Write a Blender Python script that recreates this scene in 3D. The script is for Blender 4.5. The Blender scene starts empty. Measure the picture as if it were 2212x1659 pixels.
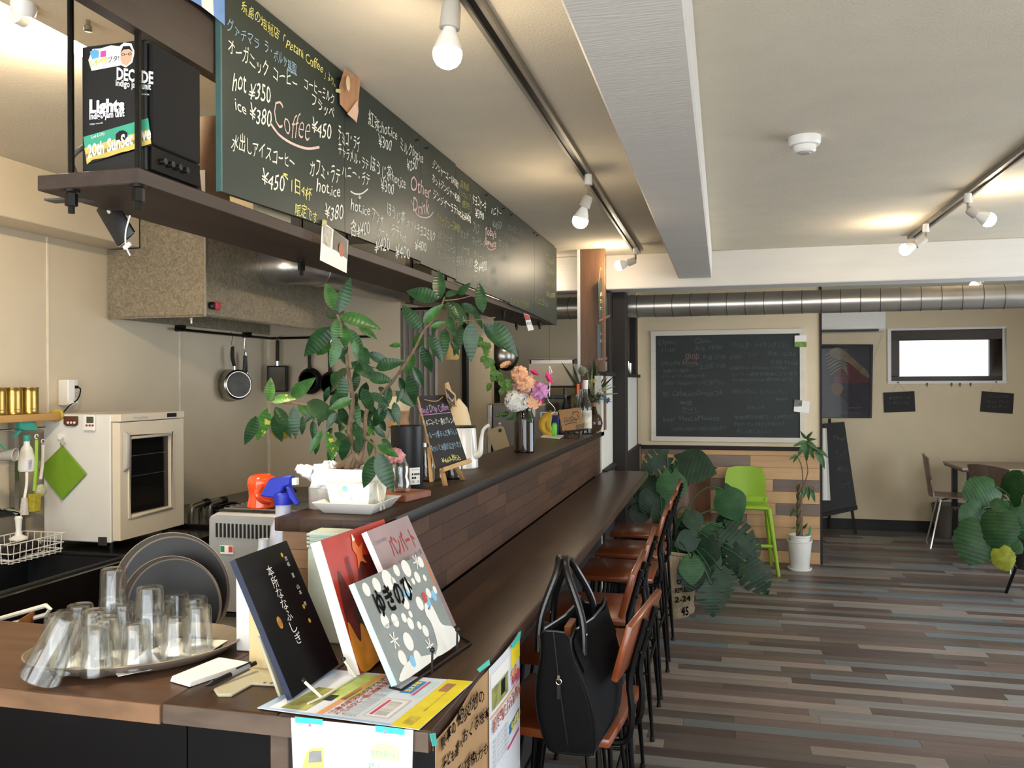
import bpy, bmesh, math, random
from mathutils import Vector, Matrix
random.seed(7)
S = bpy.context.scene
COL = S.collection
# ---------------------------------------------------------------- camera
FPX, CAMH, U0, V0 = 1790.0, 1.48, 1106.0, 827.0      # focal length and horizon, in pixels of the 2212 x 1659 frame
YAW, ROLL = math.atan(454 / 1790.0), 0.0045
SA, CA = math.sin(YAW), math.cos(YAW)
CR, SR = math.cos(ROLL), math.sin(ROLL)
cam_d = bpy.data.cameras.new('camera')
cam_d.sensor_width = 36.0
cam_d.lens = FPX / 2212 * 36.0
cam_d.shift_y = (827.0 - 829.5) / 2212
cam_d.clip_start = 0.05
cam = bpy.data.objects.new('camera', cam_d)
COL.objects.link(cam)
_r, _u, _f = Vector((CA, SA, 0)), Vector((0, 0, 1)), Vector((-SA, CA, 0))
_rc, _uc = _r * CR - _u * SR, _r * SR + _u * CR
_m = Matrix((_rc, _uc, -_f)).transposed().to_4x4()
_m.translation = (0, 0, CAMH)
cam.matrix_world = _m
S.camera = cam
# ---------------------------------------------------------------- world, daylight, exposure
W = bpy.data.worlds.new('sky'); S.world = W; W.use_nodes = True
_bg = W.node_tree.nodes['Background']
_bg.inputs[0].default_value = (0.86, 0.93, 1.0, 1); _bg.inputs[1].default_value = 2.2
def area(name, loc, rot, sx, sy, power, colr, spread=180):
    l = bpy.data.lights.new(name, 'AREA'); l.shape = 'RECTANGLE'; l.size = sx; l.size_y = sy
    l.energy = power; l.color = colr; l.spread = math.radians(spread)
    o = bpy.data.objects.new(name, l); COL.objects.link(o); o.location = loc; o.rotation_euler = rot
    return o
area('shopfront_daylight', (0.2, -0.72, 1.3), (math.radians(90), 0, 0), 4.4, 2.0, 92, (0.95, 0.98, 1.0))
area('side_window_daylight', (3.28, 4.6, 1.35), (math.radians(90), 0, math.radians(90)), 3.8, 1.7, 78, (0.80, 0.90, 1.0))
CY = S.cycles                                   # shorter light paths: the room is matt and evenly lit
CY.max_bounces = 6; CY.diffuse_bounces = 3; CY.glossy_bounces = 3; CY.transmission_bounces = 5; CY.transparent_max_bounces = 14; CY.caustics_reflective = False; CY.caustics_refractive = False
V = S.view_settings
V.view_transform = 'Standard'; V.look = 'None'; V.gamma = 1; V.use_curve_mapping = False; V.exposure = 0.12
# ---------------------------------------------------------------- points in the room from directions seen in the photograph
def ray(u, v):
    x, y = (u - U0) / FPX, -(v - V0) / FPX
    X, Z = x * CR + y * SR, -x * SR + y * CR
    return Vector((X * CA - SA, X * SA + CA, Z))
def _at(u, v, k, val):
    r = ray(u, v); o = CAMH if k == 2 else 0
    return Vector((0, 0, CAMH)) + r * ((val - o) / r[k])
def atX(u, v, X): return _at(u, v, 0, X)
def atY(u, v, Y): return _at(u, v, 1, Y)
def atZ(u, v, Z): return _at(u, v, 2, Z)
# ---------------------------------------------------------------- materials
def lin(h):
    if not isinstance(h, str): return tuple(h)[:3]
    h = h.lstrip('#'); c = [int(h[i:i + 2], 16) / 255 for i in (0, 2, 4)]
    return tuple(x / 12.92 if x <= .04045 else ((x + .055) / 1.055) ** 2.4 for x in c)
MATS = {}
def _new(name):
    m = bpy.data.materials.new(name); m.use_nodes = True
    nt = m.node_tree; return m, nt, nt.nodes['Principled BSDF'], nt.nodes.new, nt.links.new
def _coords(nt, new, link, scale):
    tc = new('ShaderNodeTexCoord'); mp = new('ShaderNodeMapping'); mp.inputs['Scale'].default_value = scale
    link(tc.outputs['Object'], mp.inputs['Vector']); return mp.outputs[0]
def _ramp(new, stops):
    r = new('ShaderNodeValToRGB'); e = r.color_ramp.elements
    while len(e) < len(stops): e.new(0.5)
    for el, (p, c) in zip(e, stops): el.position = p; el.color = (*lin(c), 1)
    return r
def pm(name, c, rough=.55, metal=0., var=.10, sc=18., bump=0., spec=.5, coat=0., trans=0., emit=0., alpha=1., bscale=None, ior=1.45, stretch=(1, 1, 1), sheen=0.):
    if name in MATS: return MATS[name]
    m, nt, b, new, link = _new(name); c = lin(c)
    vec = _coords(nt, new, link, stretch)
    n = new('ShaderNodeTexNoise'); n.inputs['Scale'].default_value = sc; n.inputs['Detail'].default_value = 4
    link(vec, n.inputs['Vector'])
    r = _ramp(new, [(.3, [x * (1 - var) for x in c]), (.7, [min(1, x * (1 + var)) for x in c])])
    link(n.outputs[0], r.inputs[0]); link(r.outputs[0], b.inputs['Base Color'])
    b.inputs['Roughness'].default_value = rough; b.inputs['Metallic'].default_value = metal
    b.inputs['Specular IOR Level'].default_value = spec; b.inputs['IOR'].default_value = ior
    b.inputs['Coat Weight'].default_value = coat; b.inputs['Transmission Weight'].default_value = trans
    b.inputs['Sheen Weight'].default_value = sheen
    b.inputs['Alpha'].default_value = alpha
    if emit:
        b.inputs['Emission Color'].default_value = (*c, 1); b.inputs['Emission Strength'].default_value = emit
    if bump:
        n2 = new('ShaderNodeTexNoise'); n2.inputs['Scale'].default_value = bscale or sc * 4; n2.inputs['Detail'].default_value = 3
        link(vec, n2.inputs['Vector'])
        bp = new('ShaderNodeBump'); bp.inputs['Strength'].default_value = bump; bp.inputs['Distance'].default_value = .004
        link(n2.outputs[0], bp.inputs['Height']); link(bp.outputs[0], b.inputs['Normal'])
    MATS[name] = m; return m
def wood(name, c1, c2, axis=1, rough=.45, sc=1., bump=.15, coat=0., rnd=.25):
    """grain runs along the axis; every object takes its own slight shade"""
    if name in MATS: return MATS[name]
    m, nt, b, new, link = _new(name)
    s = [26 * sc] * 3; s[axis] = 1.6 * sc
    vec = _coords(nt, new, link, s)
    oi = new('ShaderNodeObjectInfo'); ad = new('ShaderNodeVectorMath'); ad.operation = 'ADD'
    mu = new('ShaderNodeMath'); mu.operation = 'MULTIPLY'; mu.inputs[1].default_value = 50; link(oi.outputs['Random'], mu.inputs[0])
    link(vec, ad.inputs[0]); link(mu.outputs[0], ad.inputs[1])
    n = new('ShaderNodeTexNoise'); n.inputs['Scale'].default_value = 1.; n.inputs['Detail'].default_value = 6; n.inputs['Roughness'].default_value = .65
    link(ad.outputs[0], n.inputs['Vector'])
    r = _ramp(new, [(.3, c1), (.72, c2)]); link(n.outputs[0], r.inputs[0])
    hs = new('ShaderNodeHueSaturation'); mr = new('ShaderNodeMapRange'); mr.inputs[3].default_value = 1 - rnd; mr.inputs[4].default_value = 1 + rnd
    link(oi.outputs['Random'], mr.inputs[0]); link(mr.outputs[0], hs.inputs['Value']); link(r.outputs[0], hs.inputs['Color'])
    link(hs.outputs[0], b.inputs['Base Color']); b.inputs['Roughness'].default_value = rough; b.inputs['Coat Weight'].default_value = coat
    b.inputs['Coat Roughness'].default_value = .15
    bp = new('ShaderNodeBump'); bp.inputs['Strength'].default_value = bump; bp.inputs['Distance'].default_value = .002
    link(n.outputs[0], bp.inputs['Height']); link(bp.outputs[0], b.inputs['Normal'])
    MATS[name] = m; return m
def lamwood(name, c1, c2, c3, rough=.35, bw=.5, rh=.045, swap=True, coat=.0):
    """worktop glued up from long staves that run along y"""
    m, nt, b, new, link = _new(name)
    tc = new('ShaderNodeTexCoord'); mp = new('ShaderNodeMapping')
    if swap: mp.inputs['Rotation'].default_value = (0, 0, math.radians(90))
    link(tc.outputs['Object'], mp.inputs['Vector'])
    br = new('ShaderNodeTexBrick'); br.inputs['Scale'].default_value = 1; br.inputs['Brick Width'].default_value = bw; br.inputs['Row Height'].default_value = rh
    br.inputs['Mortar Size'].default_value = .0006; br.inputs['Color1'].default_value = (*lin(c1), 1); br.inputs['Color2'].default_value = (*lin(c2), 1)
    br.inputs['Mortar'].default_value = (*lin(c3), 1); br.inputs['Bias'].default_value = 0
    link(mp.outputs[0], br.inputs['Vector'])
    mp2 = new('ShaderNodeMapping'); mp2.inputs['Scale'].default_value = (30, 2, 30) if swap else (2, 30, 30); link(tc.outputs['Object'], mp2.inputs['Vector'])
    n = new('ShaderNodeTexNoise'); n.inputs['Scale'].default_value = 1.5; n.inputs['Detail'].default_value = 6; link(mp2.outputs[0], n.inputs['Vector'])
    r = _ramp(new, [(.25, (.62,) * 3), (.75, (1.25, 1.2, 1.15))]); link(n.outputs[0], r.inputs[0])
    mx = new('ShaderNodeMix'); mx.data_type = 'RGBA'; mx.blend_type = 'MULTIPLY'; mx.inputs[0].default_value = 1
    link(br.outputs[0], mx.inputs[6]); link(r.outputs[0], mx.inputs[7]); link(mx.outputs[2], b.inputs['Base Color'])
    b.inputs['Roughness'].default_value = rough; b.inputs['Specular IOR Level'].default_value = .28
    bp = new('ShaderNodeBump'); bp.inputs['Strength'].default_value = .12; bp.inputs['Distance'].default_value = .002
    link(n.outputs[0], bp.inputs['Height']); link(bp.outputs[0], b.inputs['Normal'])
    MATS[name] = m; return m
def glassm(name, c=(.97, .985, .98), rough=.02, ior=1.45):
    m, nt, b, new, link = _new(name)
    vec = _coords(nt, new, link, (1, 1, 1)); n = new('ShaderNodeTexNoise'); n.inputs['Scale'].default_value = 12; link(vec, n.inputs['Vector'])
    r = _ramp(new, [(.3, [x * .985 for x in lin(c)]), (.7, c)]); link(n.outputs[0], r.inputs[0]); link(r.outputs[0], b.inputs['Base Color'])
    b.inputs['Transmission Weight'].default_value = 1; b.inputs['Roughness'].default_value = rough; b.inputs['IOR'].default_value = ior
    MATS[name] = m; return m
def thinglass(name, c='#ffffff', fac=.85, rough=.05, body=None):
    """thin clear plastic or a pane: mostly see-through with a gloss"""
    m, nt, b, new, link = _new(name)
    vec = _coords(nt, new, link, (1, 1, 1)); n = new('ShaderNodeTexNoise'); n.inputs['Scale'].default_value = 9; link(vec, n.inputs['Vector'])
    mr = new('ShaderNodeMapRange'); mr.inputs[3].default_value = fac - .04; mr.inputs[4].default_value = fac + .04; link(n.outputs[0], mr.inputs[0])
    t = new('ShaderNodeBsdfTransparent'); t.inputs[0].default_value = (*lin(c), 1)
    b.inputs['Base Color'].default_value = (*lin(body or c), 1); b.inputs['Roughness'].default_value = rough
    mx = new('ShaderNodeMixShader'); link(mr.outputs[0], mx.inputs[0]); link(b.outputs[0], mx.inputs[1]); link(t.outputs[0], mx.inputs[2])
    link(mx.outputs[0], nt.nodes['Material Output'].inputs['Surface'])
    MATS[name] = m; return m
def rimglass(name, c=(.95, .97, .97), lo=.05, hi=.55, rough=.03):
    """thin clear drinking glass: see-through when looked at squarely, glossy towards its outline"""
    m, nt, b, new, link = _new(name)
    vec = _coords(nt, new, link, (1, 1, 1)); n = new('ShaderNodeTexNoise'); n.inputs['Scale'].default_value = 20; link(vec, n.inputs['Vector'])
    r = _ramp(new, [(.3, [q * .97 for q in c]), (.7, c)]); link(n.outputs[0], r.inputs[0])
    t = new('ShaderNodeBsdfTransparent'); link(r.outputs[0], t.inputs[0])
    b = new('ShaderNodeBsdfGlossy'); b.inputs['Color'].default_value = (1, 1, 1, 1); b.inputs['Roughness'].default_value = rough
    fr = new('ShaderNodeFresnel'); fr.inputs[0].default_value = 1.5; mr = new('ShaderNodeMapRange'); mr.inputs[1].default_value = .04; mr.inputs[2].default_value = .6; mr.inputs[3].default_value = lo; mr.inputs[4].default_value = hi
    link(fr.outputs[0], mr.inputs[0]); mx = new('ShaderNodeMixShader'); link(mr.outputs[0], mx.inputs[0]); link(t.outputs[0], mx.inputs[1]); link(b.outputs[0], mx.inputs[2])
    link(mx.outputs[0], nt.nodes['Material Output'].inputs['Surface']); MATS[name] = m; return m
# ---------------------------------------------------------------- mesh builder
class MB:
    def __init__(s): s.v = []; s.f = []; s.mi = []; s.cur = 0
    def add(s, vs, fs):
        o = len(s.v); s.v += [tuple(x) for x in vs]; s.f += [tuple(i + o for i in f) for f in fs]; s.mi += [s.cur] * len(fs); return s
    def box(s, x0, x1, y0, y1, z0, z1):
        v = [(x, y, z) for z in (z0, z1) for y in (y0, y1) for x in (x0, x1)]
        return s.add(v, [(0, 2, 3, 1), (4, 5, 7, 6), (0, 1, 5, 4), (2, 6, 7, 3), (0, 4, 6, 2), (1, 3, 7, 5)])
    def obox(s, c, ax, ay, az):
        """box from a centre and three half-axis vectors"""
        c, ax, ay, az = map(Vector, (c, ax, ay, az))
        v = [c + ax * i + ay * j + az * k for k in (-1, 1) for j in (-1, 1) for i in (-1, 1)]
        return s.add(v, [(0, 2, 3, 1), (4, 5, 7, 6), (0, 1, 5, 4), (2, 6, 7, 3), (0, 4, 6, 2), (1, 3, 7, 5)])
    def prism(s, pts, off):
        n = len(pts); off = Vector(off); p = [Vector(q) for q in pts]
        return s.add(p + [q + off for q in p], [tuple(reversed(range(n))), tuple(range(n, 2 * n))] + [(i, (i + 1) % n, n + (i + 1) % n, n + i) for i in range(n)])
    def poly(s, pts): return s.add(pts, [tuple(range(len(pts)))])
    def tube(s, path, r, n=8, closed=False, caps=True):
        p = [Vector(q) for q in path]; k = len(p); vs = []; fs = []
        t0 = (p[1] - p[0]).normalized(); a = t0.orthogonal().normalized()
        for i in range(k):
            if closed: t = (p[(i + 1) % k] - p[i - 1]).normalized()
            else: t = (p[min(i + 1, k - 1)] - p[max(i - 1, 0)]).normalized()
            a = (a - t * a.dot(t)); a = a.normalized() if a.length > 1e-6 else t.orthogonal().normalized()
            b = t.cross(a); rr = r[i] if isinstance(r, (list, tuple)) else r
            vs += [p[i] + (a * math.cos(w) + b * math.sin(w)) * rr for w in [2 * math.pi * j / n for j in range(n)]]
        for i in range(k if closed else k - 1):
            j = (i + 1) % k
            fs += [(i * n + q, i * n + (q + 1) % n, j * n + (q + 1) % n, j * n + q) for q in range(n)]
        if caps and not closed: fs += [tuple(reversed(range(n))), tuple(range((k - 1) * n, k * n))]
        return s.add(vs, fs)
    def cyl(s, p0, p1, r0, r1=None, n=16, caps=True): return s.tube([p0, p1], [r0, r0 if r1 is None else r1], n, caps=caps)
    def lathe(s, prof, c=(0, 0, 0), n=24, ax=None, sx=1., sy=1.):
        """profile of (radius, height) turned about an axis through c"""
        c = Vector(c); ax = Vector(ax or (0, 0, 1)).normalized()
        if abs(ax.z) > .999: a, b = Vector((1, 0, 0)), Vector((0, 1 if ax.z > 0 else -1, 0))
        else: a = Vector((0, 0, 1)).cross(ax).normalized(); b = ax.cross(a)
        vs = []; fs = []; k = len(prof)
        for r, h in prof: vs += [c + ax * h + a * (r * sx * math.cos(2 * math.pi * j / n)) + b * (r * sy * math.sin(2 * math.pi * j / n)) for j in range(n)]
        for i in range(k - 1): fs += [(i * n + q, i * n + (q + 1) % n, (i + 1) * n + (q + 1) % n, (i + 1) * n + q) for q in range(n)]
        if prof[0][0] > 1e-5: fs.append(tuple(reversed(range(n))))
        if prof[-1][0] > 1e-5: fs.append(tuple(range((k - 1) * n, k * n)))
        return s.add(vs, fs)
    def ball(s, c, r, nu=14, nv=9, sc=(1, 1, 1), M=None):
        vs = []; fs = []; c = Vector(c)
        for j in range(nv + 1):
            t = math.pi * j / nv
            for i in range(nu):
                a = 2 * math.pi * i / nu; q = Vector((math.sin(t) * math.cos(a) * sc[0], math.sin(t) * math.sin(a) * sc[1], math.cos(t) * sc[2])) * r
                vs.append(c + (M @ q if M else q))
        for j in range(nv): fs += [(j * nu + i, (j + 1) * nu + i, (j + 1) * nu + (i + 1) % nu, j * nu + (i + 1) % nu) for i in range(nu)]
        return s.add(vs, fs)
    def surf(s, fn, nu, nv, wrap=False):
        m = nu if wrap else nu + 1
        vs = [fn(i / nu, j / nv) for j in range(nv + 1) for i in range(m)]
        return s.add(vs, [(j * m + i, j * m + (i + 1) % m, (j + 1) * m + (i + 1) % m, (j + 1) * m + i) for j in range(nv) for i in range(nu)])
    def ribbon(s, pts, w, nrm):
        """flat stroke of a given width along points lying in a plane"""
        p = [Vector(q) for q in pts]; nrm = Vector(nrm); vs = []
        for i in range(len(p)):
            t = (p[min(i + 1, len(p) - 1)] - p[max(i - 1, 0)]).normalized(); d = nrm.cross(t).normalized() * (w / 2); vs += [p[i] - d, p[i] + d]
        return s.add(vs, [(2 * i, 2 * i + 2, 2 * i + 3, 2 * i + 1) for i in range(len(p) - 1)])
    def mesh(s, name, mats, bevel=0., seg=1, merge=True, smooth=True, ang=.6, solid=0.):
        me = bpy.data.meshes.new(name); me.from_pydata(s.v, [], s.f)
        for m in mats: me.materials.append(m)
        if any(s.mi): me.polygons.foreach_set('material_index', s.mi)
        bm = bmesh.new(); bm.from_mesh(me)
        if merge: bmesh.ops.remove_doubles(bm, verts=bm.verts, dist=1e-5)
        bmesh.ops.recalc_face_normals(bm, faces=bm.faces)
        if bevel:
            es = [e for e in bm.edges if len(e.link_faces) == 2 and e.calc_face_angle(0) > .5]
            bmesh.ops.bevel(bm, geom=es, offset=bevel, segments=seg, profile=.5, affect='EDGES', clamp_overlap=True)
        if solid: bmesh.ops.solidify(bm, geom=bm.faces[:], thickness=solid)
        bm.to_mesh(me); bm.free()
        if smooth: me.shade_smooth(); me.set_sharp_from_angle(angle=ang)
        return me
    def build(s, name, mat, parent=None, bevel=0., seg=1, **k):
        mats = mat if isinstance(mat, (list, tuple)) else [mat]
        return put(name, s.mesh(name, mats, bevel, seg, **k), parent)
def put(name, me, parent=None, loc=None, rot=None, scale=None, local=False):
    """links a mesh; with a parent its coordinates are world coordinates unless local is set"""
    o = bpy.data.objects.new(name, me); COL.objects.link(o)
    if loc is not None: o.location = loc
    if rot is not None: o.rotation_euler = rot
    if scale is not None: o.scale = scale
    if parent is not None:
        o.parent = parent
        if not local: o.matrix_parent_inverse = WM(parent).inverted()
    return o
def WM(o):
    m = Matrix.LocRotScale(o.location, o.rotation_euler, o.scale)
    return m if o.parent is None else WM(o.parent) @ o.matrix_parent_inverse @ m
def tag(o, label, cat, group=None, kind=None):
    if label: o['label'] = label
    if cat: o['category'] = cat
    if group: o['group'] = group
    if kind: o['kind'] = kind
    return o
def struct(o, label=None, cat=None): return tag(o, label, cat, kind='structure')
def thing(name, label, cat, loc=(0, 0, 0), rz=0., group=None, kind=None):
    o = bpy.data.objects.new(name, None); COL.objects.link(o); o.empty_display_size = .05
    o.location = loc; o.rotation_euler = (0, 0, rz); return tag(o, label, cat, group, kind)
def kids(o): return [c for c in COL.objects if c.parent == o]
def copy_tree(o, loc=None, rz=None, label=None, parent=None):
    c = o.copy(); COL.objects.link(c)
    if parent: c.parent = parent
    if loc is not None: c.location = loc
    if rz is not None: c.rotation_euler = (0, 0, rz)
    if label: c['label'] = label
    for ch in KID.get(o, None) or kids(o):
        copy_tree(ch, parent=c)
    return c
KID = {}
def arc(c, r, a0, a1, n, ax, ay):
    c, ax, ay = Vector(c), Vector(ax), Vector(ay)
    return [c + ax * (r * math.cos(a0 + (a1 - a0) * i / n)) + ay * (r * math.sin(a0 + (a1 - a0) * i / n)) for i in range(n + 1)]
def bez(p0, p1, p2, n=8):
    p0, p1, p2 = map(Vector, (p0, p1, p2))
    return [p0 * (1 - t) ** 2 + p1 * (2 * t * (1 - t)) + p2 * t * t for t in [i / n for i in range(n + 1)]]
def smoothpath(pts, n=5):
    p = [Vector(q) for q in pts]; out = []
    for i in range(len(p) - 1):
        a, b, c, d = p[max(i - 1, 0)], p[i], p[i + 1], p[min(i + 2, len(p) - 1)]
        for k in range(n):
            t = k / n; out.append(.5 * ((2 * b) + (c - a) * t + (2 * a - 5 * b + 4 * c - d) * t * t + (3 * b - a - 3 * c + d) * t ** 3))
    return out + [p[-1]]
# ---------------------------------------------------------------- lettering: lines are gathered here and turned into meshes at the end
TEXTS = {}
def write(parent, body, p0, p1, up, mat, name='writing', thin=0., italic=0., bold=0.):
    """text whose baseline runs from p0 to p1 and whose letters reach up by the vector up"""
    TEXTS.setdefault((parent.name, name, mat.name), []).append((body, Vector(p0), Vector(p1), Vector(up), thin - bold, italic))
def finish_texts():
    jobs = []
    for key, lines in TEXTS.items():
        for (body, p0, p1, up, thin, it) in lines:
            cu = bpy.data.curves.new('t', 'FONT'); cu.body = body; cu.resolution_u = 2; cu.offset = -thin; cu.shear = it
            o = bpy.data.objects.new('t', cu); COL.objects.link(o); jobs.append((key, o, p0, p1, up))
    dg = bpy.context.evaluated_depsgraph_get(); out = {}
    for key, o, p0, p1, up in jobs:
        me = bpy.data.meshes.new_from_object(o.evaluated_get(dg))
        if not len(me.vertices): continue
        if key[1] in ('chalk_writing', 'lettering'):            # written by hand: letters wander off the line
            ph = (len(me.vertices) * 1.7) % 6.28
            for v in me.vertices:
                x, y = v.co.x, v.co.y
                v.co.y = y * (1 + .10 * math.sin(2.3 * x + ph)) + .07 * math.sin(1.9 * x + ph) + .035 * math.sin(5.3 * x + 2 * ph)
                v.co.x = x + .05 * math.sin(4.1 * y + 1.3 * x + ph) + .10 * y * math.sin(1.1 * x + 3 * ph)
        xs = [v.co.x for v in me.vertices]; ys = [v.co.y for v in me.vertices]
        x0, x1, y1 = min(xs), max(xs), max(ys); d = (p1 - p0)
        mb = out.setdefault((key, o.name), MB())
        mb.add([p0 + d * ((v.co.x - x0) / max(x1 - x0, 1e-6)) + up * (v.co.y / max(y1, .3)) for v in me.vertices], [tuple(p.vertices) for p in me.polygons])
        bpy.data.meshes.remove(me)
    for _, o, *_r in jobs: cu = o.data; bpy.data.objects.remove(o); bpy.data.curves.remove(cu)
    for ((pn, name, mn), _n), mb in out.items():
        par = bpy.data.objects[pn]
        mb.build(name, bpy.data.materials[mn], par, smooth=False, merge=False)
# ================================================================ the setting
ZC, ZL, ZT = .945, 1.185, 2.295         # bar top, ledge top, ceiling
XL, XR, YR, YF, YP = -2.65, 3.3, -0.8, 8.88, 7.115
m_ceil = pm('ceiling_paper', '#d6ccb8', .9, var=.03, sc=6, bump=.35, bscale=160)
m_beam = pm('beam_paint', '#d6d1c8', .85, var=.03, sc=5, bump=.3, bscale=60, stretch=(.3, 3, 3))
m_wall = pm('plaster_cream', '#d6c5a6', .85, var=.035, sc=4, bump=.12, bscale=120)
m_kwall = pm('kitchen_panel', '#cfc0a6', .32, var=.05, sc=3, bump=.03, bscale=30)
m_wwall = pm('plaster_white', '#cfccc2', .85, var=.04, sc=5, bump=.15, bscale=90)
m_dark = wood('dark_stained_wood', '#120d0b', '#1f1713', 2, .72, rnd=.08)
m_darkY = wood('dark_stained_board', '#2a1e17', '#3d2d22', 1, .55, rnd=.06)
m_post = wood('brown_post_wood', '#5a3d28', '#7a573b', 2, .5, rnd=.03)
m_black = pm('black_rubber', '#191818', .6, var=.15)
m_white = pm('white_paint', '#e4e1da', .5, var=.03)
m_floorb = lamwood('floor_base', '#5d4d42', '#4a4440', '#2a2522', .5, .7, .08, swap=False)
m_dwood = lamwood('bar_wood', '#402b1c', '#322013', '#1c120b', .36, .62, .052)
m_dwood2 = lamwood('ledge_wood', '#3f2d22', '#33241b', '#1f150e', .42, .55, .05)
m_end = pm('worn_brown_edge', '#5a4a3d', .6, var=.28, sc=9, stretch=(1, 3, 3))
m_end2 = pm('worn_tan_edge', '#75563c', .6, var=.25, sc=8, stretch=(1, 3, 3))

fl = struct(MB().box(XL, XR, YR, YF + .1, -.08, -.004).build('floor', m_floorb, smooth=False), 'wood plank vinyl floor in mixed brown and blue grey', 'floor')
# planks of the floor that can be told apart
pal = [('#5a4a42', '#70605a'), ('#433834', '#574a45'), ('#6d6966', '#85817d'), ('#525c60', '#6a7578'), ('#776a60', '#90837a'), ('#4e4540', '#625850'), ('#5e6060', '#757878')]
pmat = [wood('floor_plank_%s' % n, a, b, 0, .42, .7, .1, 0, .10) for n, (a, b) in zip(('umber', 'walnut', 'ash', 'slate', 'sand', 'mocha', 'stone'), pal)]
pmesh = []
for m in pmat:
    pmesh.append(MB().box(0, 1, .0006, .0794, -.006, 0).mesh('plank', [m], smooth=False))
y = 3.0; row = 0
rr = random.Random(3)
while y < YF - .02:
    x = -.98 - rr.random() * .8
    xmax = .325 * y + .12
    while x < xmax:
        L = rr.choice((.5, .65, .8, .95))
        k = rr.choice((0, 1, 2, 3, 4, 5, 6, 0, 5, 2))
        if x + L > -1.0:
            put('plank', pmesh[k], fl, loc=(x, y, 0), scale=(min(L, XR - x) - .0012, 1, 1))
        x += L
    y += .08; row += 1

struct(MB().box(XL, XR, YR, YF + .1, ZT, ZT + .12).build('ceiling', m_ceil), 'textured off-white ceiling', 'ceiling')
struct(MB().box(-.264, -.058, YR, 5.28, 2.126, ZT).build('ceiling_beam', m_beam, bevel=.006), 'off-white ceiling beam running along the room towards the far chalkboard', 'beam')
struct(MB().box(-.72, XR, 5.28, 5.5, 2.073, ZT).build('ceiling_beam', m_beam, bevel=.006), 'cream cross beam in front of the metal duct', 'beam')
struct(MB().box(-1.9, -.72, 5.28, 5.5, 2.073, ZT).build('ceiling_beam', m_beam, bevel=.006), 'cream cross beam end behind the brown wooden post', 'beam')
struct(MB().box(-1.395, -1.0, YR, 4.4, 2.245, ZT).build('ceiling_beam', m_wall, bevel=.004), 'shallow tan ceiling casing above the hanging shelf', 'beam')
struct(MB().box(XL, -2.48, YR, 3.13, 2.082, ZT).build('ceiling_beam', m_kwall, bevel=.003), 'smooth tan beam along the kitchen wall', 'beam')

# kitchen walls with their panels
wl = struct(MB().box(XL - .1, XL - .008, YR, YF, 0, ZT).build('wall_left', m_kwall), 'tan panelled kitchen wall beside the white refrigerator', 'wall')
for a, b in ((YR, 1.95), (1.95, 2.793), (2.793, 3.636), (3.636, 4.48)):
    MB().box(XL - .008, XL, a + .002, b - .002, 0, ZT).build('panel', m_kwall, wl, bevel=.001)
m_joint = pm('panel_joint', '#e4d8c2', .4)
for a in (1.95, 2.793, 3.636): MB().box(XL - .004, XL + .003, a - .004, a + .004, 0, 2.08).build('joint_strip', m_joint, wl)
wb = struct(MB().box(XL, -1.80, 4.48, 4.56, 0, ZT).build('wall_kitchen', m_kwall), 'tan kitchen wall behind the hanging frying pans', 'wall')
MB().box(XL, XL + .012, 4.466, 4.48, 0, 2.08).build('corner_strip', m_joint, wb)
struct(MB().box(-1.95, -1.50, 5.35, 5.42, 0, ZT).build('wall_pantry', m_wall), 'tan wall behind the grey curtain', 'wall')
struct(MB().box(XL, -.70, 7.05, 7.12, 0, ZT).build('wall_back', m_wall), 'tan wall at the end of the kitchen behind the box', 'wall')
# side wall beyond the bar: half height, with a cap, wainscot and posts
ws = struct(MB().box(-.74, -.70, 4.93, YP, 0, 1.52).build('wall_side', m_wwall), 'white half wall beyond the end of the bar', 'wall')
MB().box(-.76, -.675, 5.0, YP, 1.52, 1.545).build('cap', m_dark, ws, bevel=.003)
MB().box(-.70, -.685, 4.95, YP, 0, .935).build('wainscot', m_dark, ws)
MB().box(-.70, -.672, 4.95, YP, .935, .955).build('wainscot_cap', m_dark, ws)
struct(MB().box(-.70, -.612, 5.45, 5.57, 0, 2.08).build('post', m_dark, bevel=.004), 'black wooden post in front of the white half wall', 'post')
struct(MB().box(-.80, -.70, 5.34, 5.45, 1.545, 2.08).build('post', m_dark, bevel=.004), 'short black post on the half wall cap beside the small chalkboards', 'post')
struct(MB().box(-.74, -.69, 6.88, 7.05, 1.545, 2.2).build('post', m_dark, bevel=.004), 'far dark jamb standing on the half wall cap', 'post')
bp = struct(MB().box(-.839, -.688, 5.02, 5.06, 1.19, ZT).build('post', m_post, bevel=.003), 'brown wooden post rising from the ledge to the ceiling', 'post')
MB().box(-.858, -.84, 5.02, 5.06, 1.19, ZT).build('edge_strip', m_white, bp)

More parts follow.
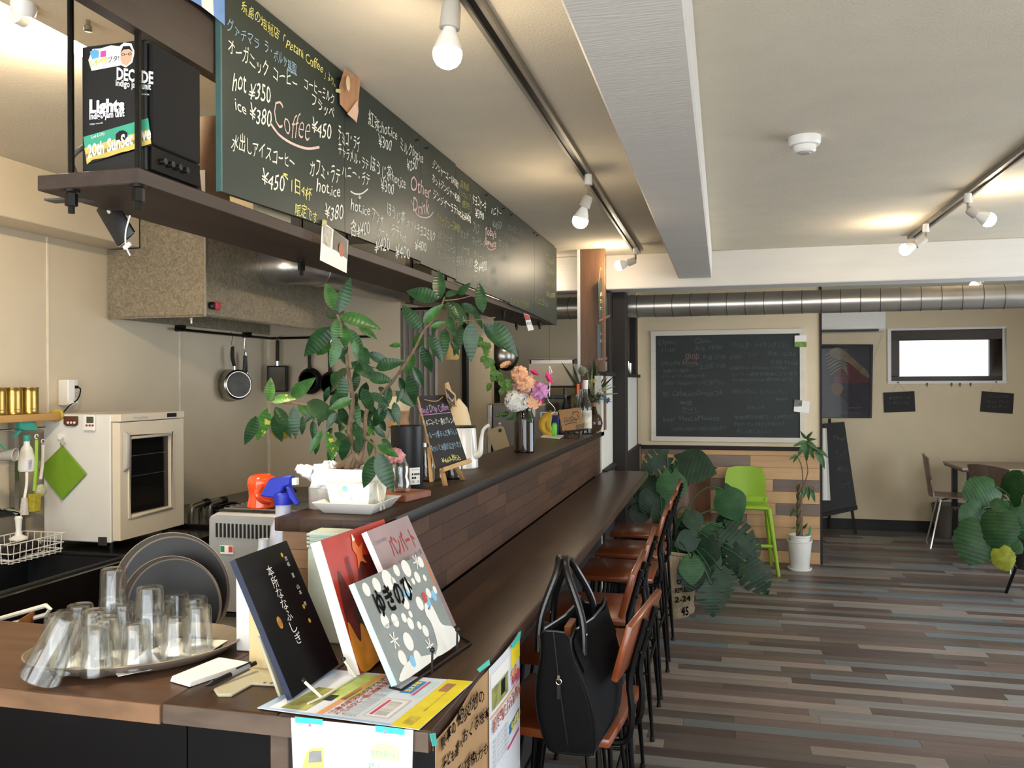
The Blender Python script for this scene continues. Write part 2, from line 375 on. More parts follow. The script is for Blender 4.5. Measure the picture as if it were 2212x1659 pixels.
# partition with planks
wp = struct(MB().box(-.70, .765, YP, YP + .08, 0, ZT).build('wall_partition', m_wall), 'cream partition wall carrying the big chalkboard', 'wall')
MB().box(-.67, .762, YP - .022, YP, .915, .948).build('wainscot_cap', m_dark, wp, bevel=.002)
MB().box(.765, .782, YP - .012, YP + .08, 0, ZT).build('edge_trim', m_dark, wp)
m_tan = wood('plank_maple', '#b98f60', '#cda476', 0, .5, .6, .05, 0, .07)
m_gry = wood('plank_grey_brown', '#6d5b4f', '#857264', 0, .5, .6, .06, 0, .10)
rows = [  # from the top: (limits in x, kinds)
    (.873, .915, [(-.67, -.19, 1), (-.19, .76, 0)]), (.776, .873, [(-.67, -.19, 0), (-.19, .22, 1), (.22, .76, 0)]),
    (.679, .776, [(-.67, -.58, 1), (-.58, -.1, 0), (-.1, .76, 0)]), (.582, .679, [(-.67, -.2, 0), (-.2, .04, 1), (.04, .40, 0), (.40, .76, 1)]),
    (.485, .582, [(-.67, -.3, 0), (-.3, .3, 0), (.3, .76, 0)]), (.388, .485, [(-.67, .1, 0), (.1, .42, 0), (.42, .76, 1)]),
    (.291, .388, [(-.67, -.25, 0), (-.25, .19, 1), (.19, .76, 0)]), (.194, .291, [(-.67, .0, 0), (0, .76, 0)]),
    (.097, .194, [(-.67, -.1, 0), (-.1, .17, 0), (.17, .76, 1)]), (0.0, .097, [(-.67, .2, 0), (.2, .76, 0)])]
for z0, z1, ps in rows:
    for a, b, k in ps:
        MB().box(a + .001, b - .001, YP - .012, YP, z0 + .001, z1 - .001).build('plank', (m_tan, m_gry)[k], wp, bevel=.0015)

# far wall with its window
a, b = atY(1924.5, 714.5, YF), atY(2165, 822, YF)
wx0, wx1, wz0, wz1 = a.x, b.x, b.z, a.z
mb = MB().box(-1.2, wx0, YF, YF + .1, 0, ZT).box(wx1, XR, YF, YF + .1, 0, ZT).box(wx0, wx1, YF, YF + .1, 0, wz0).box(wx0, wx1, YF, YF + .1, wz1, ZT)
struct(mb.build('wall_far', m_wall), 'cream far wall with the small bright window', 'wall')
struct(MB().box(.6, XR, YF - .012, YF, 0, .105).build('baseboard_far', m_black, bevel=.002), 'black baseboard along the far wall', 'baseboard')
w1 = struct(thing('window_1', 'small horizontal window with dark frame and white trim', 'window', ((wx0 + wx1) / 2, YF, wz0)))
m_wfr = pm('bronze_frame', '#3a322c', .45, .3, var=.1)
f = .035
mb = MB().box(wx0 - f, wx1 + f, YF - .012, YF, wz1, wz1 + .025).box(wx0 - f, wx1 + f, YF - .012, YF, wz0 - .03, wz0).box(wx0 - f, wx0, YF - .012, YF, wz0, wz1).box(wx1, wx1 + f, YF - .012, YF, wz0, wz1)
mb.build('trim', m_white, w1, bevel=.002)
a, b = atY(1943, 736, YF), atY(2138, 812, YF)
mb = MB().box(wx0, wx1, YF - .004, YF + .05, a.z, wz1).box(wx0, wx1, YF - .004, YF + .05, wz0, b.z).box(wx0, a.x, YF - .004, YF + .05, b.z, a.z).box(b.x, wx1, YF - .004, YF + .05, b.z, a.z)
mb.build('frame', m_wfr, w1, bevel=.004)
MB().box(a.x, b.x, YF + .02, YF + .026, b.z, a.z).build('pane', thinglass('window_glass', '#ffffff', .93, .05, '#000000'), w1)
# walls outside the view: glazed shopfront behind the camera and windows in the side wall
mb = MB().box(XR, XR + .1, YR, 2.6, 0, ZT).box(XR, XR + .1, 6.6, YF, 0, ZT).box(XR, XR + .1, 2.6, 6.6, 0, .45).box(XR, XR + .1, 2.6, 6.6, 2.25, ZT)
struct(mb.build('wall_right', m_wall), 'cream side wall with wide windows', 'wall')
w2 = struct(thing('window_2', 'wide side window letting in daylight', 'window', (XR, 4.6, .45)))
MB().box(XR + .04, XR + .045, 2.6, 6.6, .45, 2.25).build('pane', MATS['window_glass'], w2)
for yy in (2.6, 3.9, 5.27, 6.56): MB().box(XR + .02, XR + .07, yy, yy + .04, .45, 2.25).build('mullion', m_wfr, w2)
mb = MB().box(XL, -2.2, YR - .1, YR, 0, ZT).box(2.6, XR, YR - .1, YR, 0, ZT).box(-2.2, 2.6, YR - .1, YR, 0, .2).box(-2.2, 2.6, YR - .1, YR, 2.25, ZT)
struct(mb.build('wall_front', m_wall), 'shopfront wall with glazing', 'wall')
w3 = struct(thing('window_3', 'glazed shopfront', 'window', (0, YR, .2)))
MB().box(-2.2, 2.6, YR - .06, YR - .055, .2, 2.25).build('pane', MATS['window_glass'], w3)
for xx in (-2.2, -1.0, .2, 1.4, 2.56): MB().box(xx, xx + .04, YR - .08, YR - .03, .2, 2.25).build('mullion', m_wfr, w3)

# ================================================================ the bar
bar = thing('bar_counter', 'long dark wooden bar counter with a lower eating top', 'counter', (-.5, 1.2, 0))
MB().box(-.70, -.436, 1.205, 5.03, ZC - .034, ZC).build('bar_top', m_dwood, bar, bevel=.004, seg=2)
MB().box(-.912, -.70, 1.205, 1.66, ZC - .034, ZC).build('bar_top', m_dwood, bar, bevel=.003)
MB().box(-.911, -.44, 1.2015, 1.2055, ZC - .033, ZC - .002).build('edge_band', m_end, bar)
MB().box(-.438, -.434, 1.21, 5.025, ZC - .033, ZC - .002).build('edge_band', wood('bar_edge_wood', '#3a291f', '#513a2b', 1, .4, rnd=.02), bar)
MB().box(-.78, -.705, 1.75, 5.02, 0, ZC - .034).build('base_panel', m_dark, bar)
MB().box(-.74, -.705, 1.25, 1.285, 0, ZC - .034).build('leg', m_end, bar, bevel=.002)
MB().box(-.705, -.685, 1.25, 1.285, 0, ZC - .034).build('leg_face', m_dark, bar)
MB().box(-.912, -.74, 1.27, 1.285, 0, ZC - .036).build('front_panel', pm('black_pinstripe', '#0c0a0a', .6, spec=.2, var=.2, sc=40, stretch=(.05, 1, 1)), bar)
MB().box(-.685, -.47, 1.55, 1.565, 0, ZC - .036).build('back_panel', m_black, bar)
# raised ledge with a front of staves
led = thing('raised_ledge', 'raised dark wooden ledge running behind the bar top', 'ledge', (-.83, 1.65, 0))
MB().box(-.961, -.70, 1.645, 5.05, ZL - .03, ZL).build('ledge_top', m_dwood2, led, bevel=.003, seg=2)
MB().box(-.93, -.715, 1.67, 5.04, ZC, ZL - .03).build('core', m_dark, led)
m_st = [wood('stave_%s' % n, a, b, 1, .42, .8, .08, 0, .08) for n, a, b in (('umber', '#422a1a', '#553723'), ('walnut', '#3a2416', '#4a301f'), ('oak', '#4b3020', '#5e3f2a'))]
smesh = [MB().box(-.715, -.708, 0, 1, .0004, .0416).mesh('stave', [m], smooth=False) for m in m_st]
rr = random.Random(5)
for r in range(5):
    yy = 1.668 - rr.random() * .4
    while yy < 5.03:
        L = rr.choice((.24, .33, .42, .5)); a = max(yy, 1.668); b = min(yy + L, 5.04)
        if b - a > .02: put('stave', rr.choice(smesh), led, loc=(0, a, ZC + .0 + r * .042), scale=(1, b - a - .0012, 1))
        yy += L
# near end of the ledge: lighter staves
m_en = wood('stave_end_tan', '#7a5738', '#94704c', 0, .5, .7, .08, 0, .12)
for r in range(5): MB().box(-.95, -.716, 1.662, 1.67, ZC + r * .042 + .0005, ZC + r * .042 + .0415).build('stave', m_en, led)
# side table that turns the corner, where the glasses stand
st = thing('corner_table', 'brown table with worn tan edge holding the tray of glasses', 'table', (-1.4, 1.35, 0))
MB().box(-1.95, -.9125, 1.20, 1.545, ZC - .034, ZC - .001).build('table_top', lamwood('table_wood', '#5a4231', '#4c3627', '#33231a', .38, .9, .1, swap=False), st, bevel=.003)
MB().box(-1.95, -.9135, 1.1965, 1.2005, ZC - .033, ZC - .002).build('edge_band', m_end2, st)
MB().box(-1.95, -.915, 1.27, 1.285, 0, ZC - .036).build('front_panel', MATS['black_pinstripe'], st)
# ================================================================ ceiling things
m_zinc = pm('spiral_zinc', '#b0aca4', .28, .8, var=.12, sc=5, bump=.05)
m_wpl = pm('white_plastic', '#e9e6df', .35, var=.02)
m_gpl = pm('grey_plastic', '#b9b4aa', .45, var=.03)
m_chrome = pm('chrome', '#b9b6b0', .15, 1., var=.05)
m_steel = pm('brushed_steel', '#a8a49c', .3, 1., var=.1, sc=30, stretch=(1, 1, 8))
m_blk = pm('black_plastic', '#121212', .35, var=.1)
m_iron = pm('black_iron', '#141312', .38, .6, var=.15)
DY, DZ, DR = 5.72, 2.0, .076
dk = thing('spiral_duct', 'shiny metal spiral air duct crossing the room below the ceiling', 'duct', (0, DY, DZ))
MB().cyl((-1.9, DY, DZ), (XR, DY, DZ), DR, n=32).build('tube', m_zinc, dk)
sm = MB().tube(arc((0, 0, 0), DR + .001, 0, 2 * math.pi, 27, (0.12, 1, 0), (0, 0, 1))[:-1], .0022, 5, closed=True).mesh('seam', [pm('zinc_seam', '#5d5a55', .4, .9)])
x = -1.85
while x < 2.6: put('seam', sm, dk, loc=(x, DY, DZ)); x += .118

m_track = pm('track_grey', '#8b857b', .5, .2, var=.05)
def track(x, y0, y1, label):
    t = thing('lighting_track', label, 'light track', (x, y0, ZT))
    MB().box(x - .021, x - .010, y0, y1, ZT - .02, ZT).box(x + .010, x + .021, y0, y1, ZT - .02, ZT).box(x - .01, x + .01, y0, y1, ZT - .006, ZT).box(x - .021, x + .021, y1, y1 + .02, ZT - .02, ZT).build('rail', m_track, t)
    MB().box(x - .0098, x + .0098, y0, y1, ZT - .012, ZT - .0062).build('slot', m_blk, t)
track(-.505, .3, 5.13, 'grey lighting track above the bar')
track(1.03, 3.0, 5.03, 'grey lighting track over the floor near the cross beam')
def emitm(name, c, strength):
    m, nt, b, new, link = _new(name)
    vec = _coords(nt, new, link, (1, 1, 1)); n = new('ShaderNodeTexNoise'); n.inputs['Scale'].default_value = 4; link(vec, n.inputs['Vector'])
    r = _ramp(new, [(.2, [q * .97 for q in lin(c)]), (.8, c)]); link(n.outputs[0], r.inputs[0])
    link(r.outputs[0], b.inputs['Emission Color']); b.inputs['Emission Strength'].default_value = strength
    MATS[name] = m; return m
m_bulb = emitm('lit_bulb', (1.0, .82, .58), 190)
def lamp(ad, piv, s1, tip, label, ceil=ZT - .02, tr=True):
    """adapter point on the track, pivot, end of the socket and tip of the bulb"""
    ad, piv, s1, tip = map(Vector, (ad, piv, s1, tip))
    t = thing('spot_lamp', label, 'lamp', (ad.x, ad.y, ceil), group='white spot lamps with warm bulbs')
    MB().cyl((ad.x, ad.y, ceil), (ad.x, ad.y, ceil - .042), .014, .0165, 18).build('adapter', m_wpl, t, bevel=.002)
    MB().tube([(ad.x, ad.y, ceil - .042), (ad.x, ad.y, piv.z + .004), piv], .0055, 10).build('stem', m_chrome, t)
    d = (tip - s1).normalized(); L = (s1 - piv).length
    MB().lathe([(.002, -.004), (.017, 0), (.020, L * .25), (.0215, L)], piv, 22, ax=(s1 - piv)).build('socket', m_gpl, t)
    b = MB().lathe([(.0125, -.004), (.0145, .004), (.022, .02), (.0285, .038), (.030, .045)], s1, 24, ax=d).build('bulb', m_wpl, t)
    MB().lathe([(.0298, .0452), (.0305, .053), (.0285, .064), (.022, .074), (.012, .080), (.0, .082)], s1, 24, ax=d).build('glowing_dome', m_bulb, b)
    return t
def lp(y, adu, pvu, s1u, tipu, label, **k):
    a = atY(*adu, y); p = atY(*pvu, y); s = atY(*s1u, y); tp = atY(*tipu, y)
    lamp((p.x, p.y, 0), p, s, tp, label, **k)
lp(1.63, (975, -60), (976, 2), (971, 62), (966, 125), 'white spot lamp nearest the menu board, bulb pointing down')
lp(3.14, (1272, 395), (1271, 424), (1262, 448), (1255, 472), 'white spot lamp in the middle of the track above the bar')
lp(4.92, (1374, 545), (1373, 562), (1357, 568), (1326, 577), 'white spot lamp at the end of the bar track by the brown post')
lp(4.58, (2001, 495), (2000, 515), (1978, 529), (1938, 547), 'white spot lamp at the end of the side track, aimed across the beam')
lp(3.88, (2090, 428), (2091, 452), (2109, 463), (2143, 478), 'white spot lamp with bulb turned away from the beam')
q = atY(2106, 618, 5.95)
lamp((q.x + .045, q.y, 0), (q.x + .045, q.y, q.z + .05), (q.x + .03, q.y, q.z + .03), (q.x - .03, q.y - .03, q.z - .02), 'white spot lamp half hidden behind the cross beam and the duct', ceil=ZT)
sd = thing('smoke_detector', 'round white smoke detector on the ceiling', 'smoke detector', (.27, 2.922, ZT))
MB().lathe([(.052, 0), (.052, -.018), (.048, -.028), (.038, -.03)], (.27, 2.922, ZT), 32).build('base', m_wpl, sd)
MB().lathe([(.0375, -.0302), (.0365, -.046), (.031, -.052), (.0, -.053)], (.27, 2.922, ZT), 32).build('sensor_head', m_wpl, sd)
MB().lathe([(.020, -.0532), (.019, -.055), (0, -.0555)], (.27, 2.922, ZT), 20).build('vent', m_gpl, sd)
# kitchen lamp by the casing
kl = thing('kitchen_lamp', 'bright warm kitchen lamp tucked against the ceiling casing', 'lamp', (-1.45, 1.55, ZT))
p0, p1 = Vector((-1.44, 1.46, 2.262)), Vector((-1.44, 1.70, 2.262))
MB().cyl(p0, p1, .017, n=18).build('glowing_tube', emitm('lit_tube', (1.0, .82, .56), 650), kl)
MB().box(-1.465, -1.415, 1.40, 1.76, 2.283, ZT).build('mount', m_wpl, kl, bevel=.002)
a = atY(62, 8, 1.40)
MB().lathe([(.0, -.002), (.02, .0), (.024, .012), (.024, .06), (.016, .07), (0, .072)], atY(52, 34, 1.38), 18, ax=(.25, -.3, .9)).build('socket', m_wpl, kl)
MB().cyl((-1.44, 1.70, 2.262), (-1.44, 1.725, 2.262), .019, n=16).build('end_cap', m_wpl, kl)
MB().cyl((-1.44, 1.435, 2.262), (-1.44, 1.46, 2.262), .019, n=16).build('end_cap', m_wpl, kl)
hk = atZ(190, 54, 2.235)
tag(MB().lathe([(.004, .012), (.005, .0), (.008, -.003), (.008, -.012), (.0, -.014)], (hk.x, hk.y, hk.z), 12).build('ceiling_hook', m_steel), 'small metal ceiling hook beside the kitchen lamp', 'hook')

# ================================================================ hanging shelf with the menu board
sh = thing('hanging_shelf', 'long dark shelf hung from the ceiling on black threaded rods', 'shelf', (-1.07, 1.3, 1.824))
MB().box(-1.175, -.966, 1.216, 4.86, 1.824, 1.852).build('board', m_darkY, sh, bevel=.002)
MB().box(-.993, -.9665, .8, 4.86, 2.09, ZT).build('header_board', m_darkY, sh)
m_rod = pm('black_threaded_rod', '#17150f', .5, .7, var=.3, sc=120)
for i, yy in enumerate((1.229, 2.1, 2.95, 3.8, 4.6)):
    for xx in ((-1.138, -1.003) if i else (-1.114, -.976)):
        y2 = yy
        MB().cyl((xx, y2, 1.783), (xx, y2, ZT), .0055, n=10).build('rod', m_rod, sh)
        for zz in (1.812, 1.801): MB().cyl((xx, y2, zz - .005), (xx, y2, zz + .006), .0105, n=6).build('nut', m_iron, sh)
        MB().cyl((xx, y2, 1.8195), (xx, y2, 1.824), .014, n=16).build('washer', m_iron, sh)
XB = -.9545
m_slate = pm('chalkboard_green', '#2c352f', .42, var=.16, sc=3.5, bump=.02)
m_slate_e = pm('chalkboard_edge', '#4a6a66', .6, var=.1)
mbd = thing('menu_chalkboard', 'long green chalkboard with the handwritten drinks menu above the bar', 'chalkboard', (XB, 1.45, 1.85))
us = [475, 745, 908, 985, 1100, 1154, 1200]
ys = [1.445] + [atX(u, 480, XB).y for u in us[1:-1]] + [4.86]
zb = [(1.860, 1.876), (1.876, 1.880), (1.872, 1.865), (1.858, 1.852), (1.846, 1.838), (1.836, 1.822)]
zt = [2.292, 2.292, 2.292, 2.280, 2.283, 2.280]
for i in range(6):
    a, b = ys[i] + .0008, ys[i + 1] - .0008
    MB().prism([(XB - .011, a, zb[i][0]), (XB - .011, b, zb[i][1]), (XB - .011, b, zt[i]), (XB - .011, a, zt[i])], (.011, 0, 0)).build('board_panel', m_slate, mbd)
MB().box(XB - .011, XB + .0004, 1.4405, 1.4452, 1.86, 2.292).build('end_edge', m_slate_e, mbd)
m_cw = pm('chalk_white', '#dcdccf', .95, var=.15, sc=90); m_cy = pm('chalk_yellow', '#d8d27a', .95, var=.15, sc=90)
m_cp = pm('chalk_pink', '#cbb0aa', .95, var=.15, sc=90); m_cb = pm('chalk_blue', '#8fa9bd', .95, var=.15, sc=90)
m_cf = pm('chalk_faint', '#8d9088', .95, var=.2, sc=90); m_cfy = pm('chalk_faint_yellow', '#8f8c5c', .95, var=.2, sc=90)
XW = XB + .0009
def ck(m, body, u0, v0, u1, v1, h, thin=0.): 
    p = atX(u0, v0, XW); write(mbd, body, p, atX(u1, v1, XW), atX(u0, v0 - h, XW) - p, m, 'chalk_writing', .016 if body == 'Coffee' else thin, .12)
def cs(m, pts, w=.004):
    MB().ribbon(smoothpath([atX(u, v, XW) for u, v in pts], 4), w, (1, 0, 0)).build('chalk_stroke', m, mbd, smooth=False)
for a in [(m_cy, '糸島の焙煎店「', 521, 20, 617, 98, 26), (m_cy, 'Petani Coffee', 617, 100, 698, 160, 26), (m_cy, '」より。', 700, 166, 724, 186, 20), (m_cb, 'グァテマラ', 491, 66, 560, 108, 30), (m_cb, 'ラ・ボルサ農園', 572, 112, 640, 162, 26),
          (m_cw, 'オーガニック', 493, 112, 580, 168, 40), (m_cw, 'コーヒー', 590, 168, 642, 194, 32), (m_cw, 'hot', 501, 190, 532, 204, 40), (m_cw, '¥350', 537, 208, 585, 228, 42),
          (m_cw, 'ice', 507, 238, 532, 248, 26), (m_cw, '¥380', 540, 255, 587, 278, 40), (m_cw, '水出しアイスコーヒー', 499, 318, 636, 366, 40), (m_cw, '¥450', 566, 396, 615, 417, 38),
          (m_cp, 'Coffee', 592, 274, 670, 308, 62), (m_cw, 'コーヒーミルク', 657, 188, 722, 226, 28), (m_cw, 'フラッペ', 674, 228, 722, 258, 26), (m_cw, '¥450', 674, 284, 716, 304, 36),
          (m_cw, 'カフェ・ラテ', 669, 374, 735, 398, 38), (m_cw, 'hot,ice', 683, 416, 735, 424, 32), (m_cw, '¥380', 702, 470, 742, 476, 36), (m_cy, '1日4杯', 629, 414, 675, 432, 32), (m_cy, '限定です', 637, 460, 685, 482, 30),
          (m_cw, 'チョコ・ラテ', 731, 303, 777, 326, 34), (m_cw, 'キャラメル・ラテ', 731, 332, 796, 370, 30), (m_cw, 'ハニー・ラテ', 739, 378, 799, 402, 28), (m_cw, 'hot,ice', 757, 456, 799, 464, 28), (m_cw, '各¥400', 757, 507, 799, 510, 34),
          (m_cw, 'アフォ', 804, 478, 828, 486, 30), (m_cw, 'ガート', 815, 509, 838, 514, 24), (m_cw, '¥420', 809, 543, 842, 544, 32), (m_cw, '紅茶:hot,ice', 795, 270, 858, 303, 36), (m_cw, '¥300', 817, 320, 846, 323, 32),
          (m_cw, 'ミルクhot,ice', 865, 324, 914, 351, 28), (m_cw, '¥250', 879, 366, 902, 367, 28), (m_cw, 'ほうじ茶hot,ice', 800, 368, 876, 408, 36), (m_cw, '¥300', 822, 415, 851, 418, 32), (m_cp, 'Other', 887, 414, 931, 426, 36), (m_cp, 'Drink', 892, 456, 927, 464, 34),
          (m_cw, 'ほうじ茶', 836, 465, 875, 487, 32), (m_cw, 'ラテhot', 845, 509, 878, 524, 28), (m_cw, '¥400', 854, 559, 885, 560, 32), (m_cw, 'ホットチョコミルク', 878, 492, 940, 523, 26), (m_cw, '¥400', 896, 543, 921, 544, 26),
          (m_cw, 'ジンジャーエール¥380', 934, 360, 990, 407, 20), (m_cw, 'ホットジンジャー¥380', 934, 393, 994, 438, 20), (m_cw, 'ジンジャーラテhot,ice¥400', 936, 429, 1017, 483, 22), (m_cfy, '自家製', 995, 404, 1013, 412, 18), (m_cfy, 'シロップ', 995, 424, 1018, 433, 14), (m_cfy, '使用', 998, 446, 1014, 452, 16),
          (m_cfy, 'バナナジュース¥450', 942, 481, 994, 503, 24), (m_cf, 'ぶどうジュース', 945, 512, 976, 525, 18), (m_cf, 'りんごジュース', 945, 534, 983, 547, 18), (m_cf, 'オレンジジュース', 947, 556, 981, 568, 18), (m_cf, '各¥300', 985, 570, 1003, 577, 22), (m_cf, 'ミント', 996, 512, 1012, 516, 18), (m_cf, 'ソーダ', 997, 545, 1014, 551, 18), (m_cf, '¥380', 1005, 574, 1021, 579, 22),
          (m_cw, 'チョコケーキ', 1021, 438, 1050, 458, 24), (m_cw, '¥390', 1027, 472, 1045, 473, 22), (m_cw, 'ハニトー', 1061, 462, 1083, 468, 20), (m_cf, '¥450', 1064, 492, 1083, 495, 18), (m_cp, "Today's", 1048, 509, 1072, 513, 20), (m_cp, 'Sweets', 1048, 530, 1072, 533, 18),
          (m_cf, 'プリン', 1022, 500, 1036, 505, 22), (m_cf, 'ホットケーキ', 1021, 527, 1048, 536, 20), (m_cf, 'クリーム', 1024, 556, 1046, 562, 16), (m_cw, '各¥400', 1024, 585, 1052, 588, 26), (m_cf, 'アイス¥100', 1024, 617, 1055, 619, 22), (m_cf, 'ケーキ', 1056, 563, 1073, 567, 22), (m_cf, 'hot', 1060, 592, 1073, 594, 18), (m_cf, '¥400', 1062, 617, 1077, 618, 18), (m_cf, 'セット', 1077, 530, 1097, 538, 18), (m_cf, '¥600', 1082, 563, 1095, 565, 16),
          (m_cf, 'オーガニック', 1098, 498, 1128, 511, 18), (m_cf, '紅茶¥450', 1100, 520, 1122, 526, 14), (m_cfy, 'お持ち帰りできます', 1103, 657, 1144, 666, 16), (m_cfy, 'ください', 1155, 652, 1184, 664, 16), (m_cfy, 'Thank', 1180, 566, 1198, 572, 18), (m_cfy, 'You', 1181, 590, 1196, 594, 18), (m_cfy, 'ありがとう', 1180, 616, 1199, 622, 14), (m_cfy, 'cafe time', 1180, 640, 1199, 644, 14)]:
    ck(*a)
cs(m_cp, [(584, 266), (600, 288), (617, 302), (640, 314), (665, 321), (690, 318)], .006)
cs(m_cw, [(757, 413), (768, 419), (782, 418), (795, 408)]); cs(m_cw, [(776, 420), (777, 428), (774, 424), (777, 429), (780, 424)], .003)
cs(m_cp, [(888, 432), (900, 462), (915, 470), (928, 468), (936, 458)], .004); cs(m_cy, [(622, 388), (612, 376), (613, 386), (612, 376), (621, 378)], .004)
cs(m_cp, [(1048, 520), (1054, 536), (1062, 540), (1070, 536)], .003); cs(m_cb, [(620, 150), (641, 162)], .004); cs(m_cfy, [(994, 400), (992, 430), (996, 456), (1010, 462), (1018, 455), (1019, 430)], .003)
# nails along the top of the board
for u in (727, 896, 917, 1046, 1083, 1100, 1149, 1156):
    p = atX(u, 0, XB); MB().cyl((XB - .001, p.y, 2.262), (XB + .012, p.y, 2.264), .0022, n=6).build('nail', m_iron, mbd)

def card(name, pts, mats, parent=None, th=.0008, nrm=(1, 0, 0)):
    """a sheet of paper from its corner points"""
    return MB().prism(pts, Vector(nrm) * th).build(name, mats, parent)
# papers fixed to the board
m_paper = pm('paper_white', '#ece9e2', .75, var=.02); m_tape = pm('paper_tape', '#b9b37e', .7, var=.05)
fg = thing('paper_flag', 'small blue and white paper flag taped to the top of the menu board', 'flag', atX(448, 20, XB + .003))
P = lambda u, v: atX(u, v, XB + .004)
card('blue_stripe', [P(405, -40), P(432, -40), P(435, 14), P(408, -2)], pm('flag_blue', '#6e93c9', .7), fg)
card('white_stripe', [P(432, -40), P(458, -40), P(461, 34), P(435, 14)], m_paper, fg)
card('blue_stripe', [P(458, -40), P(484, -40), P(485, 55), P(461, 34)], MATS['flag_blue'], fg)
MB().ribbon(smoothpath([P(444, -8), P(446, 6), P(453, 8), P(457, -4)], 4), .002, (1, 0, 0)).build('emblem', pm('ink_grey', '#4c5358', .8), fg)
ph = thing('coffee_photo', 'curling photo of a cup on a table pinned at the top of the menu board', 'photo', atX(755, 200, XB + .004))
P = lambda u, v, d=.004: atX(u, v, XB + d)
card('print', [P(744, 148, .03), P(778, 172, .014), P(770, 266, .012), P(734, 225, .006), P(733, 185, .006)], wood('photo_brown', '#8a6444', '#b58a64', 2, .5), ph)
MB().prism(arc(P(752, 180, .026), .012, 0, 6.28, 14, (0, 1, 0), (0, 0, 1.6))[:-1], (.0004, 0, 0)).build('cup_print', pm('cream_print', '#dcc3a0', .5), ph)
card('napkin_print', [P(772, 216, .0165), P(774, 240, .016), P(770, 264, .0135), P(750, 246, .0135)], pm('napkin_pink', '#d8b39c', .6), ph)
card('tape', [P(725, 192, .003), P(735, 192, .0065), P(735, 201, .0065), P(725, 199, .003)], m_tape, ph)
ph2 = thing('cafe_photo_card', 'white photo card clipped to the lower edge of the menu board', 'photo', atX(722, 540, XB + .003))
P = lambda u, v, d=.004: atX(u, v, XB + d)
card('card', [P(696, 478), P(752, 520), P(748, 590, .012), P(691, 562, .012)], m_paper, ph2)
card('print', [P(721, 497, .006), P(751, 520, .006), P(749, 566, .009), P(717, 546, .009)], pm('photo_dark', '#34302b', .4, var=.5, sc=40), ph2)
card('print', [P(699, 484, .006), P(717, 496, .006), P(712, 543, .009), P(695, 536, .009)], pm('photo_grey', '#9a968c', .4, var=.5, sc=60), ph2)
MB().prism(arc(P(737, 540, .0095), .014, 0, 6.28, 10, (0, 1, 0), (0, 0, 1.3))[:-1], (.0004, 0, 0)).build('cup_print', pm('rust_print', '#a8603c', .5), ph2)
card('tape', [P(697, 474), P(706, 477), P(704, 492, .006), P(695, 488, .006)], m_tape, ph2)
pc = thing('price_tag', 'small red and white price tag hanging under the far end of the menu board', 'tag', atX(1141, 690, XB + .004))
card('tag', [P(1131, 677), P(1142, 680), P(1153, 712), P(1141, 715)], m_paper, pc)
card('heading', [P(1132, 678, .005), P(1142, 681, .005), P(1145, 691, .005), P(1135, 692, .005)], pm('red_print', '#b8433c', .6), pc)
write(pc, '¥390', P(1138, 702, .0052), P(1149, 702, .0052), Vector((0, 0, .016)), pm('ink_dark', '#2b2926', .8), 'print')

# things on the shelf
sp = thing('loudspeaker', 'black loudspeaker covered with stickers on the hanging shelf', 'loudspeaker', (-1.03, 1.31, 1.852))
MB().box(-1.104, -.970, 1.242, 1.393, 1.852, 2.082).build('cabinet', pm('black_vinyl', '#141414', .45, var=.08), sp, bevel=.003)
MB().box(-.9695, -.962, 1.248, 1.386, 1.90, 2.078).build('grille', pm('black_cloth', '#0d0d0d', .9, var=.2, sc=300), sp, bevel=.002)
MB().box(-.9695, -.963, 1.248, 1.386, 1.855, 1.897).build('control_panel', pm('black_gloss', '#0e0e0f', .2, var=.05), sp, bevel=.001)
for yy in (1.275, 1.296, 1.317, 1.338): MB().lathe([(.006, 0), (.0055, .008), (0, .0085)], (-.963, yy, 1.876), 12, ax=(1, 0, 0)).build('knob', m_blk, sp)
YS = 1.2415
P = lambda u, v, d=0.: atY(u, v, YS - d)
def st(body, u0, v0, u1, v1, h, m, **k): p = P(u0, v0, .0012); write(sp, body, p, P(u1, v1, .0012), P(u0, v0 - h, .0012) - p, m, 'sticker_print', **k)
m_sw = pm('sticker_white', '#e8e8e6', .6, var=.01)
def stk(pts, m, d=.0002, name='sticker'): MB().prism([P(u, v, d) for u, v in pts], (0, -.0002, 0)).build(name, m, sp)
stk([(191, 130), (200, 106), (216, 105), (240, 98), (258, 100), (268, 92), (284, 94), (291, 112), (286, 135), (272, 146), (262, 141), (198, 153)], m_sw)
stk([(194, 112), (204, 106), (214, 110), (213, 124), (199, 128)], pm('sticker_blue', '#5b9cc4', .6), .0005); stk([(217, 111), (229, 109), (229, 122), (217, 124)], pm('sticker_magenta', '#c04a93', .6), .0005)
st('しゃべり', 195, 143, 232, 135, 14, pm('sticker_yellow', '#d9c832', .6), bold=.03); st('ブタ!', 233, 135, 257, 130, 12, pm('ink_dark', '#2b2926', .8))
stk([(260, 128), (261, 112), (268, 101), (279, 101), (286, 112), (284, 130), (274, 142), (264, 138)], pm('face_skin', '#dba484', .6), .0005); stk([(260, 114), (266, 100), (280, 99), (287, 112), (279, 106), (267, 107)], m_blk, .0007)
st('o-o', 262, 121, 284, 119, 6, MATS['ink_dark'])
st('DECADE', 252, 171, 331, 181, 26, m_sw, bold=.035); st('indigo jam unit', 250, 185, 326, 194, 14, m_sw, bold=.02); st('basis records', 293, 203, 322, 206, 4, m_sw)
st('Lights', 193, 243, 269, 240, 28, m_sw, bold=.05); st('indigo jam unit', 193, 258, 269, 251, 14, m_sw, bold=.03); st('indigo records', 194, 270, 222, 267, 4, m_sw)
